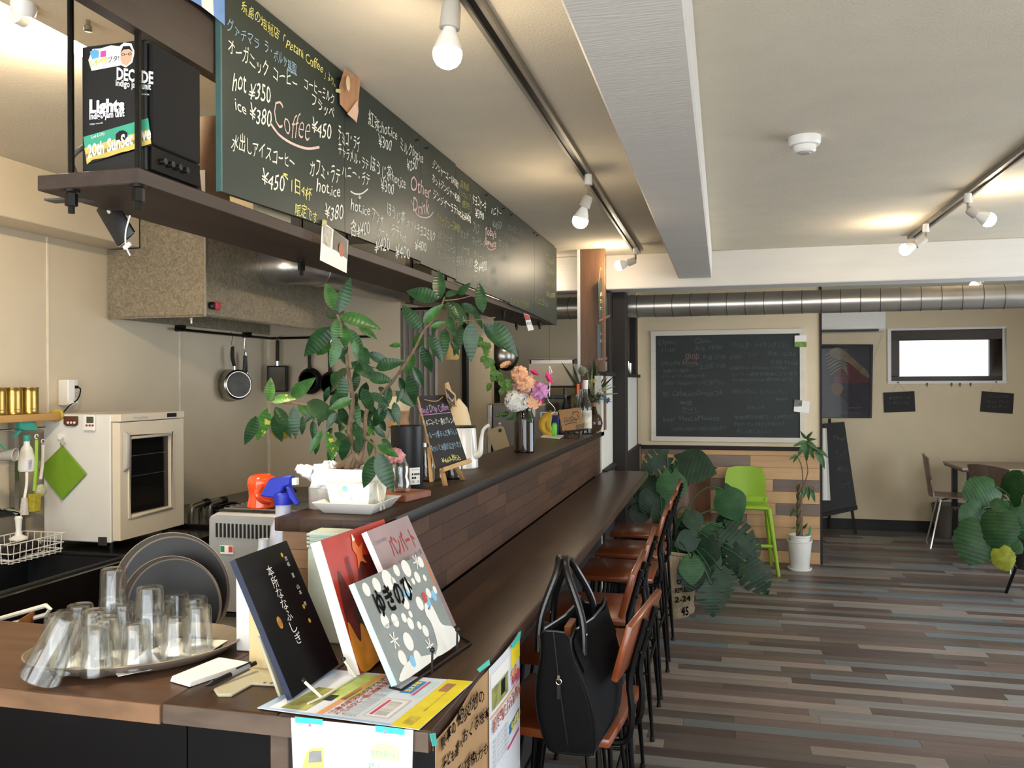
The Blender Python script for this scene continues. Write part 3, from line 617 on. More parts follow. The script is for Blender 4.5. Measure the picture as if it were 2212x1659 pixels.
stk([(180, 296), (320, 255), (327, 312), (188, 355)], pm('sunset_green', '#3d9c7c', .5, var=.1)); stk([(182.5, 320), (323, 279), (327, 312), (188, 355)], pm('sunset_yellow', '#c9b25a', .5, var=.15, sc=30), .0004)
stk([(184, 334), (325, 292), (325.5, 300), (186, 342)], pm('sunset_dusk', '#8f7a3e', .5, var=.4, sc=60), .0006)
stk([(250, 290), (258, 283), (266, 281), (275, 286), (276, 300), (250, 308)], m_blk, .0006); stk([(188, 355), (200, 345), (230, 340), (262, 329), (300, 322), (327, 310), (327, 314)], m_blk, .0007)
st('20th SunSet Live', 189, 341, 326, 299, 28, m_sw, bold=.03); st('Love & Unity', 198, 300, 226, 291, 8, m_sw)
cbl = MB().tube(smoothpath([(-1.10, 1.30, 1.93), (-1.118, 1.27, 1.915), (-1.128, 1.245, 1.885), (-1.13, 1.26, 1.856)], 5), .005, 8).build('cable', pm('braided_cable', '#8f8b84', .5, .6, var=.4, sc=200), sp)
for i, (yy, hh, c, nm, lb) in enumerate(((1.46, .16, '#6e4f37', 'coffee_bag', 'brown coffee bag on the shelf behind the menu board edge'), (1.56, .20, '#7c5e42', 'coffee_bag', 'taller brown coffee bag deeper on the hanging shelf'))):
    b = thing(nm, lb, 'bag', (-1.07, yy, 1.852))
    MB().surf(lambda s, t: (-1.07 + .055 * math.cos(6.283 * s) * (1 - .25 * t), yy + .035 * math.sin(6.283 * s) * (1 - .8 * t * t), 1.852 + hh * t), 16, 6, True).add([(-1.07 + .055 * math.cos(6.283 * s / 16), yy + .035 * math.sin(6.283 * s / 16), 1.8522) for s in range(16)], [tuple(range(16))]).build('pouch', pm('kraft_%d' % i, c, .7, var=.15), b)
    MB().box(-1.095, -1.05, yy - .0325, yy - .0315, 1.875, 1.93).build('label', m_paper, b)
bx_ = thing('storage_case', 'cream plastic case on the hanging shelf behind the speaker', 'case', (-1.06, 1.70, 1.852))
MB().box(-1.15, -1.0, 1.64, 1.80, 1.852, 1.93).build('body', pm('cream_plastic', '#c9b998', .5), bx_, bevel=.006)
MB().box(-1.155, -.995, 1.635, 1.805, 1.93, 1.945).build('lid', pm('cream_plastic', '#c9b998', .5), bx_, bevel=.004)
MB().tube([(-.997, 1.70, 1.90), (-.985, 1.70, 1.90), (-.985, 1.74, 1.90), (-.997, 1.74, 1.90)], .003, 6).build('handle', m_blk, bx_)
# phone hung under the shelf
pg = thing('smartphone', 'black smartphone hanging from a clip below the hanging shelf', 'phone', atY(250, 485, 1.40))
c = atY(250, 478, 1.40); ux = Vector((.055, 0, -.004)).normalized(); uz = (atY(222, 440, 1.40) - atY(272, 524, 1.40)).normalized(); uy = ux.cross(uz).normalized(); ux = uz.cross(uy).normalized() * -1
MB().obox(c, ux * .024, uy * .0035, uz * .046).build('body', m_blk, pg, bevel=.005, seg=2)
MB().obox(c - uy * .0005, ux * .0244, uy * .0022, uz * .0464).build('rim', m_chrome, pg, bevel=.002)
fr = -1 if (c - Vector((0, 0, CAMH))).dot(uy) > 0 else 1
fruit = [c + uy * (fr * .0037) + uz * .024 + ux * (.0042 * math.cos(t)) + uz * (.005 * math.sin(t) * (1 - .12 * math.sin(t))) for t in [6.283 * i / 14 for i in range(14)]]
fruit = [q for i, q in enumerate(fruit) if i not in (0,)] 
MB().poly(fruit).build('emblem', m_gpl, pg)
leaf_ = c + uy * (fr * .0037) + uz * .0305
MB().poly([leaf_, leaf_ + ux * .0015 + uz * .001, leaf_ + ux * .002 + uz * .0032, leaf_ + ux * .0003 + uz * .002]).build('emblem', m_gpl, pg)
ck_ = atY(275, 530, 1.40)
MB().tube(smoothpath([atY(281, 465, 1.395), atY(272, 500, 1.395), atY(272, 530, 1.395), atY(281, 552, 1.395)], 5), .0016, 6).build('charging_cable', m_wpl, pg)
MB().obox(atY(275, 531, 1.396), ux * .009, uy * .003, uz * .004).build('plug', m_wpl, pg, bevel=.001)
hd = tag(MB().obox(atY(150, 432, 1.30), Vector((.045, 0, -.001)), (0, .014, 0), (0, 0, .0025)).obox(atY(200, 436, 1.34), Vector((.012, .03, 0)), (-.006, .004, 0), (0, 0, .003)).obox(atY(150, 424, 1.30) + Vector((0, 0, .002)), (.012, 0, 0), (0, .012, 0), (0, 0, .005)).build('phone_clip', pm('dark_grey_plastic', '#4b4742', .5), bevel=.001), 'grey plastic phone clip screwed below the hanging shelf', 'clip')
# ================================================================ kitchen
m_galv = None
def galv():
    m, nt, b, new, link = _new('galvanised_sheet')
    vec = _coords(nt, new, link, (1, 1, 1)); v = new('ShaderNodeTexNoise'); v.inputs['Scale'].default_value = 42; v.inputs['Detail'].default_value = .6; v.inputs['Distortion'].default_value = 1.2; link(vec, v.inputs['Vector'])
    r = _ramp(new, [(.40, '#8f8674'), (.52, '#a89d88'), (.62, '#8a806e')]); link(v.outputs[0], r.inputs[0]); link(r.outputs[0], b.inputs['Base Color'])
    b.inputs['Metallic'].default_value = .55; b.inputs['Roughness'].default_value = .45
    MATS['galvanised_sheet'] = m; return m
m_galv = galv()
hood = thing('extractor_hood', 'large galvanised metal extractor hood in the kitchen corner', 'extractor hood', (-2.4, 3.8, 1.775))
MB().box(-2.645, -2.475, 3.128, 3.14, 1.775, 2.078).box(-2.475, -2.15, 3.128, 3.14, 1.775, ZT).build('front_panel', m_galv, hood)
MB().box(-2.162, -2.15, 3.14, 4.47, 1.775, ZT).build('side_panel', m_galv, hood)
MB().box(-2.645, -2.633, 3.14, 4.47, 1.775, 2.0).build('side_panel', m_galv, hood)
MB().box(-2.633, -2.162, 3.14, 4.47, 2.0, 2.012).build('inner_top', pm('dark_metal', '#2c2a27', .5, .5), hood)
MB().box(-2.152, -2.144, 3.122, 3.13, 1.772, ZT).build('corner_trim', m_steel, hood)
MB().tube([(-2.64, 3.125, 1.775), (-2.147, 3.125, 1.775), (-2.147, 4.46, 1.775)], .006, 6).build('lower_rim', m_galv, hood)
kn = atX(459, 660, -2.14); MB().lathe([(.016, -.004), (.018, .012), (.012, .016), (0, .017)], (-2.15, kn.y, kn.z), 14, ax=(1, 0, 0)).build('knob', m_blk, hood)
kn = atX(474, 661, -2.13); MB().lathe([(.004, -.02), (.017, .0), (.02, .01), (.012, .018), (0, .02)], (-2.148, kn.y, kn.z), 14, ax=(1, 0, 0)).build('knob', pm('red_knob', '#c9404a', .45), hood)
kv = atY(410, 690, 3.15); MB().lathe([(.008, .0), (.008, -.012), (.005, -.013), (.005, -.03), (0, -.031)], (kv.x, 3.16, 1.775), 10).build('drain_valve', m_chrome, hood)
hd2 = thing('hood_duct', 'silver flexible duct leaving the extractor hood', 'duct', (-1.9, 3.6, 2.0))
pth = smoothpath([(-2.16, 3.62, 2.05), (-2.02, 3.64, 2.05), (-1.92, 3.80, 2.05), (-1.90, 4.2, 2.04), (-1.72, 4.75, 2.03), (-1.4, 5.4, 2.0)], 5)
MB().tube(pth, .088, 20).build('tube', m_zinc, hd2)
for i in (1, 4, 9): MB().tube([pth[i] - (pth[i + 1] - pth[i]).normalized() * .012, pth[i] + (pth[i + 1] - pth[i]).normalized() * .012], .093, 20).build('collar', m_zinc, hd2)
# rails under the hood and the pans
rl = thing('pan_rail', 'dark metal rail under the extractor hood carrying the pans', 'rail', (-2.6, 4.2, 1.745))
MB().tube([(-2.61, 3.55, 1.752), (-2.61, 4.44, 1.752), (-1.95, 4.44, 1.752)], .007, 8).build('bar', m_iron, rl)
for yy in (3.6, 4.2): MB().box(-2.65, -2.60, yy, yy + .02, 1.745, 1.775).build('bracket', m_iron, rl)
def shook(parent, p, q):
    """S hook from the rail at p down to q"""
    p, q = Vector(p), Vector(q); s = Vector((.012, 0, 0)); k = Vector((0, 0, .01))
    MB().tube(smoothpath([p - s - k * .3, p + k, p + s * .6 - k, (p + q) / 2, q - s * .6 + k, q - k * .6, q + s + k * .3], 4), .0016, 6).build('hook', m_chrome, parent)
m_cast = pm('cast_iron', '#161412', .5, .2, var=.2, sc=40, bump=.1); m_handle = pm('bakelite', '#141110', .4, var=.1)
# saucepan on the side rail, its base turned to the room
c = Vector((-2.585, 4.02, 1.475))
sp_ = thing('saucepan', 'steel saucepan with black handle hanging beside the tongs', 'saucepan', (c.x, c.y, c.z))
ax = Vector((.85, -.5, .05)).normalized()
MB().lathe([(.0, .10), (.072, .10), (.082, .092), (.084, .01), (.088, .004), (.088, 0), (.080, .002), (.078, .09), (0, .094)], c - ax * .05, 32, ax=ax).build('pot', m_steel, sp_)
MB().lathe([(.068, .1005), (.066, .103), (.0, .1035)], c - ax * .05, 28, ax=ax).build('base_plate', pm('dark_steel', '#3a3733', .4, .8, var=.2), sp_)
hb = c + Vector((0, 0, .084))
MB().tube([hb - Vector((0, 0, .02)), hb + Vector((.0, -.002, .03))], .005, 8).build('shank', m_chrome, sp_)
MB().tube(smoothpath([hb + Vector((0, -.002, .02)), hb + Vector((-.005, -.012, .07)), hb + Vector((-.004, -.01, .125))], 4), [.009, .0095, .010, .011, .011, .011, .0105, .010, .009], 10).build('handle', m_handle, sp_)
shook(sp_, (-2.61, 4.03, 1.755), hb + Vector((-.004, -.01, .13)))
t_ = thing('kitchen_tongs', 'steel kitchen tongs with black handles hanging from a hook', 'tongs', (-2.60, 4.15, 1.43))
b0 = Vector((-2.60, 4.15, 1.66))
for s in (-1, 1):
    MB().tube(smoothpath([b0 + Vector((0, .003 * s, 0)), b0 + Vector((0, .013 * s, -.09)), b0 + Vector((0, .016 * s, -.18)), b0 + Vector((0, .008 * s, -.24))], 4), [.004] * 6 + [.006] * 4 + [.012] * 2 + [.006], 8).build('arm', m_chrome, t_)
    MB().tube([b0 + Vector((0, .005 * s, -.02)), b0 + Vector((0, .014 * s, -.115))], .008, 8).build('grip', m_handle, t_)
shook(t_, (-2.61, 4.15, 1.755), b0 + Vector((0, 0, .005)))
# square egg pan on the back rail
YW = 4.435
p = atY(605, 812, YW); sq = thing('square_pan', 'square omelette pan with black handle hanging on the kitchen wall', 'pan', (p.x, YW, p.z))
MB().box(p.x - .058, p.x + .062, YW - .03, YW - .022, p.z - .09, p.z + .055).build('floor', pm('worn_steel', '#8a857c', .35, .9, var=.15), sq)
MB().box(p.x - .062, p.x - .056, YW - .045, YW - .02, p.z - .09, p.z + .058).box(p.x + .058, p.x + .068, YW - .045, YW - .02, p.z - .09, p.z + .058).box(p.x - .062, p.x + .068, YW - .045, YW - .02, p.z + .052, p.z + .06).box(p.x - .062, p.x + .068, YW - .045, YW - .02, p.z - .094, p.z - .088).build('rim', m_blk, sq, bevel=.002)
MB().tube([(p.x, YW - .03, p.z + .058), (p.x, YW - .03, p.z + .09)], .009, 8).build('ferrule', m_chrome, sq)
MB().tube(smoothpath([(p.x, YW - .03, p.z + .088), (p.x + .003, YW - .034, p.z + .15), (p.x + .002, YW - .03, p.z + .208)], 4), .011, 10).build('handle', m_handle, sq)
shook(sq, (p.x, 4.44, 1.756), (p.x, YW - .03, p.z + .215))
for (u, v, r, lb) in ((672, 823, .078, 'black iron frying pan hanging next to the square pan'), (716, 828, .07, 'black iron frying pan half hidden behind the potted ficus')):
    p = atY(u, v, YW); fp = thing('frying_pan', lb, 'frying pan', (p.x, YW, p.z))
    MB().lathe([(.0, .028), (r * .74, .028), (r * .8, .024), (r, -.002), (r * .96, -.002), (r * .75, .018), (0, .02)], (p.x, YW - .012, p.z), 32, ax=(0, -1, 0)).build('bowl', m_cast, fp)
    MB().lathe([(r * .72, .0285), (r * .70, .03), (r * .68, .0285)], (p.x, YW - .012, p.z), 32, ax=(0, -1, 0)).build('base_ring', m_cast, fp)
    MB().tube(smoothpath([(p.x, YW - .015, p.z + r * .9), (p.x, YW - .02, p.z + r + .05), (p.x, YW - .016, 1.70)], 4), [.014, .012, .010, .010, .010, .011, .013, .014, .010], 10).build('handle', m_cast, fp)
    shook(fp, (p.x, 4.44, 1.756), (p.x, YW - .016, 1.70))
p = atY(605, 925, 4.46); yl = thing('yellow_lid', 'round yellow plastic lid hanging on the kitchen wall behind the ficus leaves', 'lid', (p.x, 4.46, p.z))
MB().lathe([(.0, .006), (.058, .006), (.066, .0), (.066, -.006), (.06, -.003), (0, 0)], (p.x, 4.47, p.z), 32, ax=(0, -1, 0)).build('disc', pm('yellow_plastic', '#b59a2c', .45), yl)
MB().tube(arc((p.x, 4.462, p.z + .075), .008, 0, 6.28, 10, (1, 0, 0), (0, 0, 1)), .0015, 5).build('hang_loop', m_chrome, yl)
# black run of units along the wall: sink, worktop, cooker
m_bgl = pm('black_gloss_panel', '#151312', .22, var=.1)
kc = thing('sink_unit', 'black sink unit along the kitchen wall', 'sink', (-2.36, 2.0, 0))
MB().box(-2.638, -2.07, -.4, 1.70, .0, .845).box(-2.638, -2.07, 1.70, 3.16, 0, .60).box(-2.10, -2.07, 1.70, 2.62, .60, .85).box(-2.638, -2.56, 1.70, 2.62, .60, .85).box(-2.638, -2.07, 2.60, 3.16, .60, .85).build('cabinet', m_bgl, kc)
MB().tube([(-2.11, 1.72, .851), (-2.11, 2.59, .851), (-2.55, 2.59, .851), (-2.55, 1.72, .851)], .008, 8, closed=True).build('rim', pm('sink_black', '#1b1c1e', .5, var=.1), kc)
MB().box(-2.56, -2.10, 1.71, 2.60, .655, .665).build('basin', MATS['sink_black'], kc)
MB().box(-2.108, -2.10, 1.71, 2.60, .66, .85).box(-2.56, -2.552, 1.71, 2.60, .66, .85).box(-2.56, -2.10, 2.59, 2.60, .66, .85).build('basin_wall', MATS['sink_black'], kc)
ba = atX(40, 1160, -2.638)
MB().box(-2.638, -2.632, 1.5, 2.66, .86, .98).build('backsplash', pm('dull_steel', '#8d867b', .4, .6, var=.1), kc)
MB().box(-2.640, -2.625, 1.5, 2.70, .985, 1.01).build('backsplash_cap', m_blk, kc)
fc = thing('faucet', 'chrome faucet with a white spray nozzle over the black sink', 'faucet', (-2.5, 2.2, .86))
a, b = atX(-40, 1100, -2.42), atX(30, 1104, -2.42); c_ = atX(40, 1114, -2.42); d_ = atX(45, 1168, -2.42)
MB().tube(smoothpath([a - Vector((.15, .15, 0)), a, b, c_], 4), .008, 10).build('spout', m_chrome, fc)
MB().lathe([(.009, 0), (.013, -.008), (.011, -.02), (.009, -.05), (.012, -.068), (.03, -.078), (.03, -.083), (0, -.085)], c_, 18).build('nozzle', m_wpl, fc)
MB().cyl((a.x - .15, a.y - .15, .86), a - Vector((.15, .15, 0)), .014, n=12).build('column', m_chrome, fc)
# wire basket
wbk = thing('wire_basket', 'white wire basket with black scouring pads hung inside the sink', 'basket', (-2.45, 2.45, .86))
x0, x1, y0, y1, z0, z1 = -2.55, -2.37, 2.335, 2.575, .862, .93
m_ww = pm('white_wire', '#e6e3dc', .4)
for zz, in_ in ((z1, 0), (z0 + .012, .006), (z0 + .035, .003)):
    MB().tube([(x0 + in_, y0 + in_, zz), (x1 - in_, y0 + in_, zz), (x1 - in_, y1 - in_, zz), (x0 + in_, y1 - in_, zz)], .0023, 6, closed=True).build('ring_wire', m_ww, wbk)
for i in range(9):
    y = y0 + (y1 - y0) * (i + .5) / 9; MB().tube([(x1, y, z1), (x1 - .005, y, z0), (x0 + .005, y, z0), (x0, y, z1)], .0016, 5).build('wire', m_ww, wbk)
for i in range(6):
    x = x0 + (x1 - x0) * (i + .5) / 6; MB().tube([(x, y0, z1), (x, y0 + .005, z0), (x, y1 - .005, z0), (x, y1, z1)], .0016, 5).build('wire', m_ww, wbk)
for k, (x, y) in enumerate(((-2.44, 2.41), (-2.47, 2.51))):
    tag(MB().surf(lambda s, t: (x + .042 * math.cos(6.283 * s) * math.sin(3.1416 * t) * (1 + .12 * math.sin(40 * s + 9 * t)), y + .04 * math.sin(6.283 * s) * math.sin(3.1416 * t), z0 + .026 - .022 * math.cos(3.1416 * t) * (1 + .15 * math.sin(50 * s))), 28, 10, True).build('scouring_pad', pm('black_scourer', '#1a1613', .8, var=.4, sc=150, bump=.8)), ('black scouring pad at the front of the wire basket', 'black scouring pad at the back of the wire basket')[k], 'scouring pad')
# wall shelf with gold cans, things hung below it
ws_ = thing('wall_shelf', 'pale wooden wall shelf holding gold cans', 'shelf', (-2.55, 2.2, 1.372))
MB().box(-2.645, -2.47, 1.3, 2.665, 1.345, 1.372).build('board', wood('shelf_pine', '#a97f45', '#c39a5c', 1, .5), ws_, bevel=.002)
MB().box(-2.646, -2.62, 2.60, 2.62, .98, 1.345).build('upright', m_steel, ws_)
MB().tube([(-2.50, 1.5, 1.318), (-2.50, 2.62, 1.318)], .004, 8).build('rail', m_chrome, ws_)
m_gold = pm('gold_tin', '#b99a55', .28, .9, var=.08)
for k, (u, lb) in enumerate(((-7, 'gold tin can cut by the picture edge on the wall shelf'), (28, 'gold ribbed tin can in the middle of the wall shelf'), (63, 'gold ribbed tin can at the end of the wall shelf'))):
    p = atX(u, 893, -2.535); cn = thing('tin_can', lb, 'can', (p.x, p.y, 1.372), group='gold tin cans')
    prof = [(.0325, 0), (.0335, .002), (.0325, .004)] + [(.032 + (.0008 if i % 2 else 0), .018 + i * .0035) for i in range(17)] + [(.0325, .094), (.0335, .096), (.0335, .098), (.031, .098), (.030, .092), (0, .092)]
    MB().lathe(prof, (p.x, p.y, 1.372), 28).build('body', m_gold, cn)
    MB().tube([(p.x + .0327 * math.cos(t), p.y + .0327 * math.sin(t), 1.4705) for t in [6.283 * i / 24 for i in range(24)]], .0012, 5, closed=True).build('rim', m_gold, cn)
def onx(u, v, X=-2.50): return atX(u, v, X)
sb = thing('spray_bottle', 'white cleaning spray bottle with teal trigger hanging under the wall shelf', 'spray bottle', onx(58, 1018))
a = onx(58, 1018); b = onx(50, 942)
MB().lathe([(.0, 0), (.025, .0), (.028, .006), (.027, .05), (.018, .085), (.010, .098), (.010, .115)], a, 20, sx=1.1).build('bottle', pm('white_bottle', '#dedbd4', .4), sb)
MB().lathe([(.012, .112), (.013, .135), (.0, .136)], a, 14).build('collar', pm('teal_plastic', '#2a8f82', .4), sb)
MB().prism([onx(36, 928), onx(32, 910), onx(60, 908), onx(74, 925), onx(72, 930), onx(48, 930)], (.02, 0, 0)).build('trigger_head', MATS['teal_plastic'], sb, bevel=.002)
MB().prism([onx(38, 929), onx(25, 943), onx(29, 943), onx(44, 931)], (.01, 0, 0)).build('trigger', MATS['teal_plastic'], sb)
MB().box(a.x + .0265, a.x + .029, a.y - .02, a.y + .02, a.z + .01, a.z + .045).build('label', pm('bottle_label', '#b4b0c4', .5, var=.4, sc=80), sb)
cp = thing('plastic_cup', 'clear plastic cup hanging sideways under the wall shelf', 'cup', onx(28, 982, -2.46))
c_ = onx(33, 982, -2.45)
MB().lathe([(.0, -.055), (.016, -.055), (.022, .0), (.0225, .0), (.0165, -.0565), (0, -.0565)], c_, 22, ax=(.9, .3, .1)).build('bowl', thinglass('clear_plastic', '#e8e6e0', .72, .08), cp)
MB().tube(arc(c_, .0225, 0, 6.283, 20, (-.3, .95, 0), (0, .1, 1)), .0015, 5).build('rim', pm('plastic_rim', '#cfcac0', .3), cp)
MB().tube([c_ + Vector((-.02, -.02, .02)), onx(-10, 950, -2.46)], .004, 6).build('handle', pm('mint_plastic', '#5aa68a', .4), cp)
for k, (u, c1, c2, lb, nm) in enumerate(((55, '#e9e6de', '#dcd8cf', 'white bottle brush hanging under the wall shelf', 'bottle_brush'), (76, '#8fbf2a', '#a89a2e', 'lime green scrubbing brush with yellow sponge head', 'scrubbing_brush'), (90, '#e9e6de', '#d8d6b8', 'round white dish brush behind the lime brush', 'dish_brush'))):
    X = (-2.485, -2.47, -2.52)[k]; br = thing(nm, lb, 'brush', onx(u, 1100, X))
    top = onx(u + 3, (1020, 950, 960)[k], X); mid = onx(u - 2, (1075, 1060, 1035)[k], X); bot = onx(u - 3, (1112, 1112, 1085)[k], X)
    MB().tube(smoothpath([top, (top + mid) / 2 + Vector((0, .004, 0)), mid], 4), .006 if k else .005, 8).build('handle', pm('brush_handle_%d' % k, c1, .4), br)
    if k == 1: MB().obox((mid + bot) / 2, (.016, 0, 0), (0, .018, 0), (0, .002, .034)).build('sponge', pm('sponge_yellow', c2, .9, var=.2, sc=80, bump=.5), br, bevel=.004)
    elif k == 0: MB().tube([mid, bot], [.010, .016], 10).build('bristles', pm('bristle_white', c2, .9, var=.15, sc=150, bump=.8), br)
    else: MB().ball((mid + bot) / 2, .026, 14, 9, (.6, 1, 1)).build('bristles', pm('bristle_cream', c2, .9, var=.15, sc=150, bump=.8), br)
    shk = top + Vector((0, 0, .012)); MB().tube(arc(shk, .008, 0, 5, 8, (0, 1, 0), (0, 0, 1)), .002, 6).build('hook', m_wpl, br)
ou = thing('wall_outlet', 'white wall outlet with a plugged black cord above the refrigerator', 'outlet', (-2.645, 2.9, 1.45))
MB().box(-2.65, -2.60, 2.846, 2.885, 1.395, 1.502).build('cover_box', m_wpl, ou, bevel=.003)
MB().box(-2.65, -2.64, 2.885, 2.946, 1.40, 1.502).build('plate', m_wpl, ou, bevel=.002)
a = atX(160, 836, -2.63); MB().obox(a, (.012, 0, 0), (0, .014, 0), (0, 0, .006)).build('plug', m_blk, ou, bevel=.002)
MB().tube(smoothpath([a + Vector((.01, .01, 0)), atX(174, 842, -2.60), atX(168, 862, -2.59), atX(150, 876, -2.58), atX(138, 890, -2.57)], 5), .003, 6).build('cord', m_blk, ou)
MB().obox(atX(152, 871, -2.585), (.004, 0, 0), (0, .011, .009), (0, -.005, .006)).build('cord_tag', m_wpl, ou)
MB().obox(atX(160, 853, -2.635), (.01, 0, 0), (0, .012, 0), (0, 0, .012)).build('adapter', m_gpl, ou, bevel=.002)
# white refrigerator with a glass door
m_fr = pm('fridge_white', '#dcd9d2', .35, var=.02); m_fr2 = pm('fridge_cream', '#ddd0ba', .35, var=.02)
rf = thing('glass_door_refrigerator', 'small white refrigerator with a dark glass door beside the sink', 'refrigerator', (-2.4, 2.9, .85))
MB().box(-2.57, -2.262, 2.685, 3.075, .875, 1.366).build('body', m_fr, rf, bevel=.004)
for yy in (2.72, 3.04): 
    for xx in (-2.54, -2.29): MB().cyl((xx, yy, .85), (xx, yy, .877), .012, n=10).build('foot', m_blk, rf)
dx0, dx1 = -2.256, -2.222
a, b = atX(272, 953, dx1), atX(368, 1108, dx1); wy0, wy1 = 2.742, 2.992
zt_, zb_ = 1.268, .975
dr = MB().box(dx0, dx1, 2.69, wy0, .885, 1.335).box(dx0, dx1, wy1, 3.073, .885, 1.335).box(dx0, dx1, wy0, wy1, zt_, 1.335).box(dx0, dx1, wy0, wy1, .885, zb_).build('door', m_fr2, rf)
fr_ = .014
MB().box(dx1, dx1 + .006, wy0 - fr_, wy0, zb_ - fr_, zt_ + fr_).box(dx1, dx1 + .006, wy1, wy1 + fr_, zb_ - fr_, zt_ + fr_).box(dx1, dx1 + .006, wy0, wy1, zt_, zt_ + fr_).box(dx1, dx1 + .006, wy0, wy1, zb_ - fr_, zb_).build('window_frame', m_fr2, dr, bevel=.003)
MB().box(dx0 + .012, dx0 + .018, wy0, wy1, zb_, zt_).build('glass_pane', pm('dark_glass', '#161514', .06, var=.2, sc=6, coat=.4), dr)
for zz in (1.12, 1.2): MB().box(dx0 + .0185, dx0 + .0195, wy0 + .02, wy1 - .02, zz, zz + .002).build('shelf_edge', m_steel, dr)
MB().prism([(dx1, 2.702, 1.145), (dx1 + .018, 2.702, 1.16), (dx1 + .02, 2.702, 1.29), (dx1, 2.702, 1.30)], (0, .022, 0)).build('handle', m_gpl, dr, bevel=.003)
MB().box(-2.262, -2.218, 2.687, 3.075, 1.338, 1.367).build('control_strip', m_fr2, rf, bevel=.002)
MB().box(-2.2178, -2.2165, 2.96, 3.02, 1.345, 1.361).build('display', m_blk, rf)
write(rf, 'FOODCABI', (-2.2165, 2.76, 1.346), (-2.2165, 2.84, 1.346), (0, 0, .009), m_gpl, 'lettering', bold=.02)
YFr = 2.6845
def fy(u, v, d=0.): return atY(u, v, YFr - d)
def magnet(nm, lb, pts, m, th=.012, extra=None, cat='timer'):
    t = thing(nm, lb, cat, fy(*pts[0])); MB().prism([fy(u, v) for u, v in pts], (0, -th, 0)).build('case', m, t, bevel=.003); return t
t1 = magnet('kitchen_timer', 'yellow kitchen timer magnet at the top of the refrigerator side', [(109, 890), (124, 882), (138, 888), (139, 903), (124, 913), (110, 906)], pm('timer_yellow', '#c7ac4a', .5))
MB().prism([fy(117, 895, .0125), fy(124, 892, .0125), fy(126, 898, .0125), fy(119, 901, .0125)], (0, -.001, 0)).build('screen', m_blk, t1)
t2 = magnet('kitchen_timer', 'brown kitchen timer magnet with three white buttons', [(141, 899), (170, 899), (170, 917), (164, 921), (147, 920), (141, 916)], pm('timer_brown', '#5a3522', .5))
for u in (147, 154, 161): MB().lathe([(.005, 0), (.004, .003), (0, .0035)], fy(u, 913, .012), 10, ax=(0, -1, 0)).build('button', m_wpl, t2)
t3 = magnet('kitchen_timer', 'white kitchen timer magnet with red buttons', [(184, 896), (208, 896), (208, 931), (184, 930)], m_wpl)
MB().prism([fy(187, 900, .0122), fy(202, 900, .0122), fy(202, 914, .0122), fy(187, 914, .0122)], (0, -.001, 0)).build('screen', pm('lcd_grey', '#4b4d42', .3), t3)
for u in (187.5, 194, 200.5): MB().lathe([(.0045, 0), (.004, .003), (0, .0035)], fy(u, 919, .012), 10, ax=(0, -1, 0)).build('button', pm('red_button', '#8e3a34', .5), t3)
hk = thing('magnet_hook', 'round white magnetic hook holding the green pot mat', 'hook', fy(134, 942))
MB().lathe([(.014, 0), (.013, .012), (0, .014)], fy(134, 942), 20, ax=(0, -1, 0)).build('magnet', m_wpl, hk)
MB().tube(smoothpath([fy(135, 944, .010), fy(134, 956, .012), fy(137, 962, .018), fy(141, 955, .02)], 4), .0022, 6).build('prong', m_gpl, hk)
pmh = thing('pot_mat', 'lime green square pot mat hanging by its corner on the refrigerator', 'pot mat', fy(132, 1081, .01))
sq_ = [fy(133, 962, .012), fy(186, 1024, .012), fy(133, 1081, .012), fy(80, 1015, .012)]
MB().prism(sq_, (0, .006, 0)).build('mat', pm('lime_silicone', '#6f9420', .6, var=.05), pmh, bevel=.003)
MB().tube(arc(fy(133, 960, .009), .006, 0, 6.28, 10, (1, 0, 0), (0, 0, 1)), .002, 5).build('loop', MATS['lime_silicone'], pmh)
MB().prism([fy(212, 1160, .0005), fy(231, 1160, .0005), fy(231, 1179, .0005), fy(212, 1178, .0005)], (0, -.0005, 0)).build('badge', pm('badge_dark', '#3a3733', .4, var=.4, sc=90), rf)
# cooker beyond the refrigerator
ck_ = thing('gas_cooker', 'black gas cooker top in the kitchen corner', 'cooker', (-2.35, 3.7, 0))
MB().box(-2.64, -2.06, 3.17, 4.455, 0, .87).build('body', m_bgl, ck_, bevel=.004)
for yy in (3.5, 4.05):
    MB().tube(arc((-2.32, yy, .90), .08, 0, 6.28, 16, (1, 0, 0), (0, 1, 0)), .007, 6).build('pan_support', m_iron, ck_)
    MB().lathe([(.045, .87), (.045, .885), (.03, .892), (0, .893)], (-2.32, yy, 0), 16).build('burner', m_iron, ck_)
    for t in range(4): MB().box(-2.325, -2.315, yy - .1, yy + .1, .895, .905).build('pan_support', m_iron, ck_) if t == 0 else None
for k, (u, v) in enumerate(((430, 1090), (468, 1085))):
    p = atX(u, v, -2.30); vv = thing('gas_valve', ('black gas valve on a steel pipe behind the cooker, nearer one', 'black gas valve on a steel pipe behind the cooker, farther one')[k], 'valve', (p.x, p.y, .87), group='gas valves')
    MB().tube(smoothpath([(p.x, p.y - .06, .87), (p.x, p.y - .055, p.z - .01), (p.x, p.y - .03, p.z), (p.x, p.y + .04, p.z + .004)], 4), .014, 10).build('pipe', m_steel, vv)
    MB().lathe([(.017, 0), (.019, .02), (.015, .035), (0, .037)], (p.x, p.y + .03, p.z + .003), 14, ax=(.2, 1, .05)).build('cap', m_blk, vv)
    MB().cyl((p.x, p.y + .01, p.z), (p.x, p.y + .01, .87), .01, n=10).build('stem', m_chrome, vv)
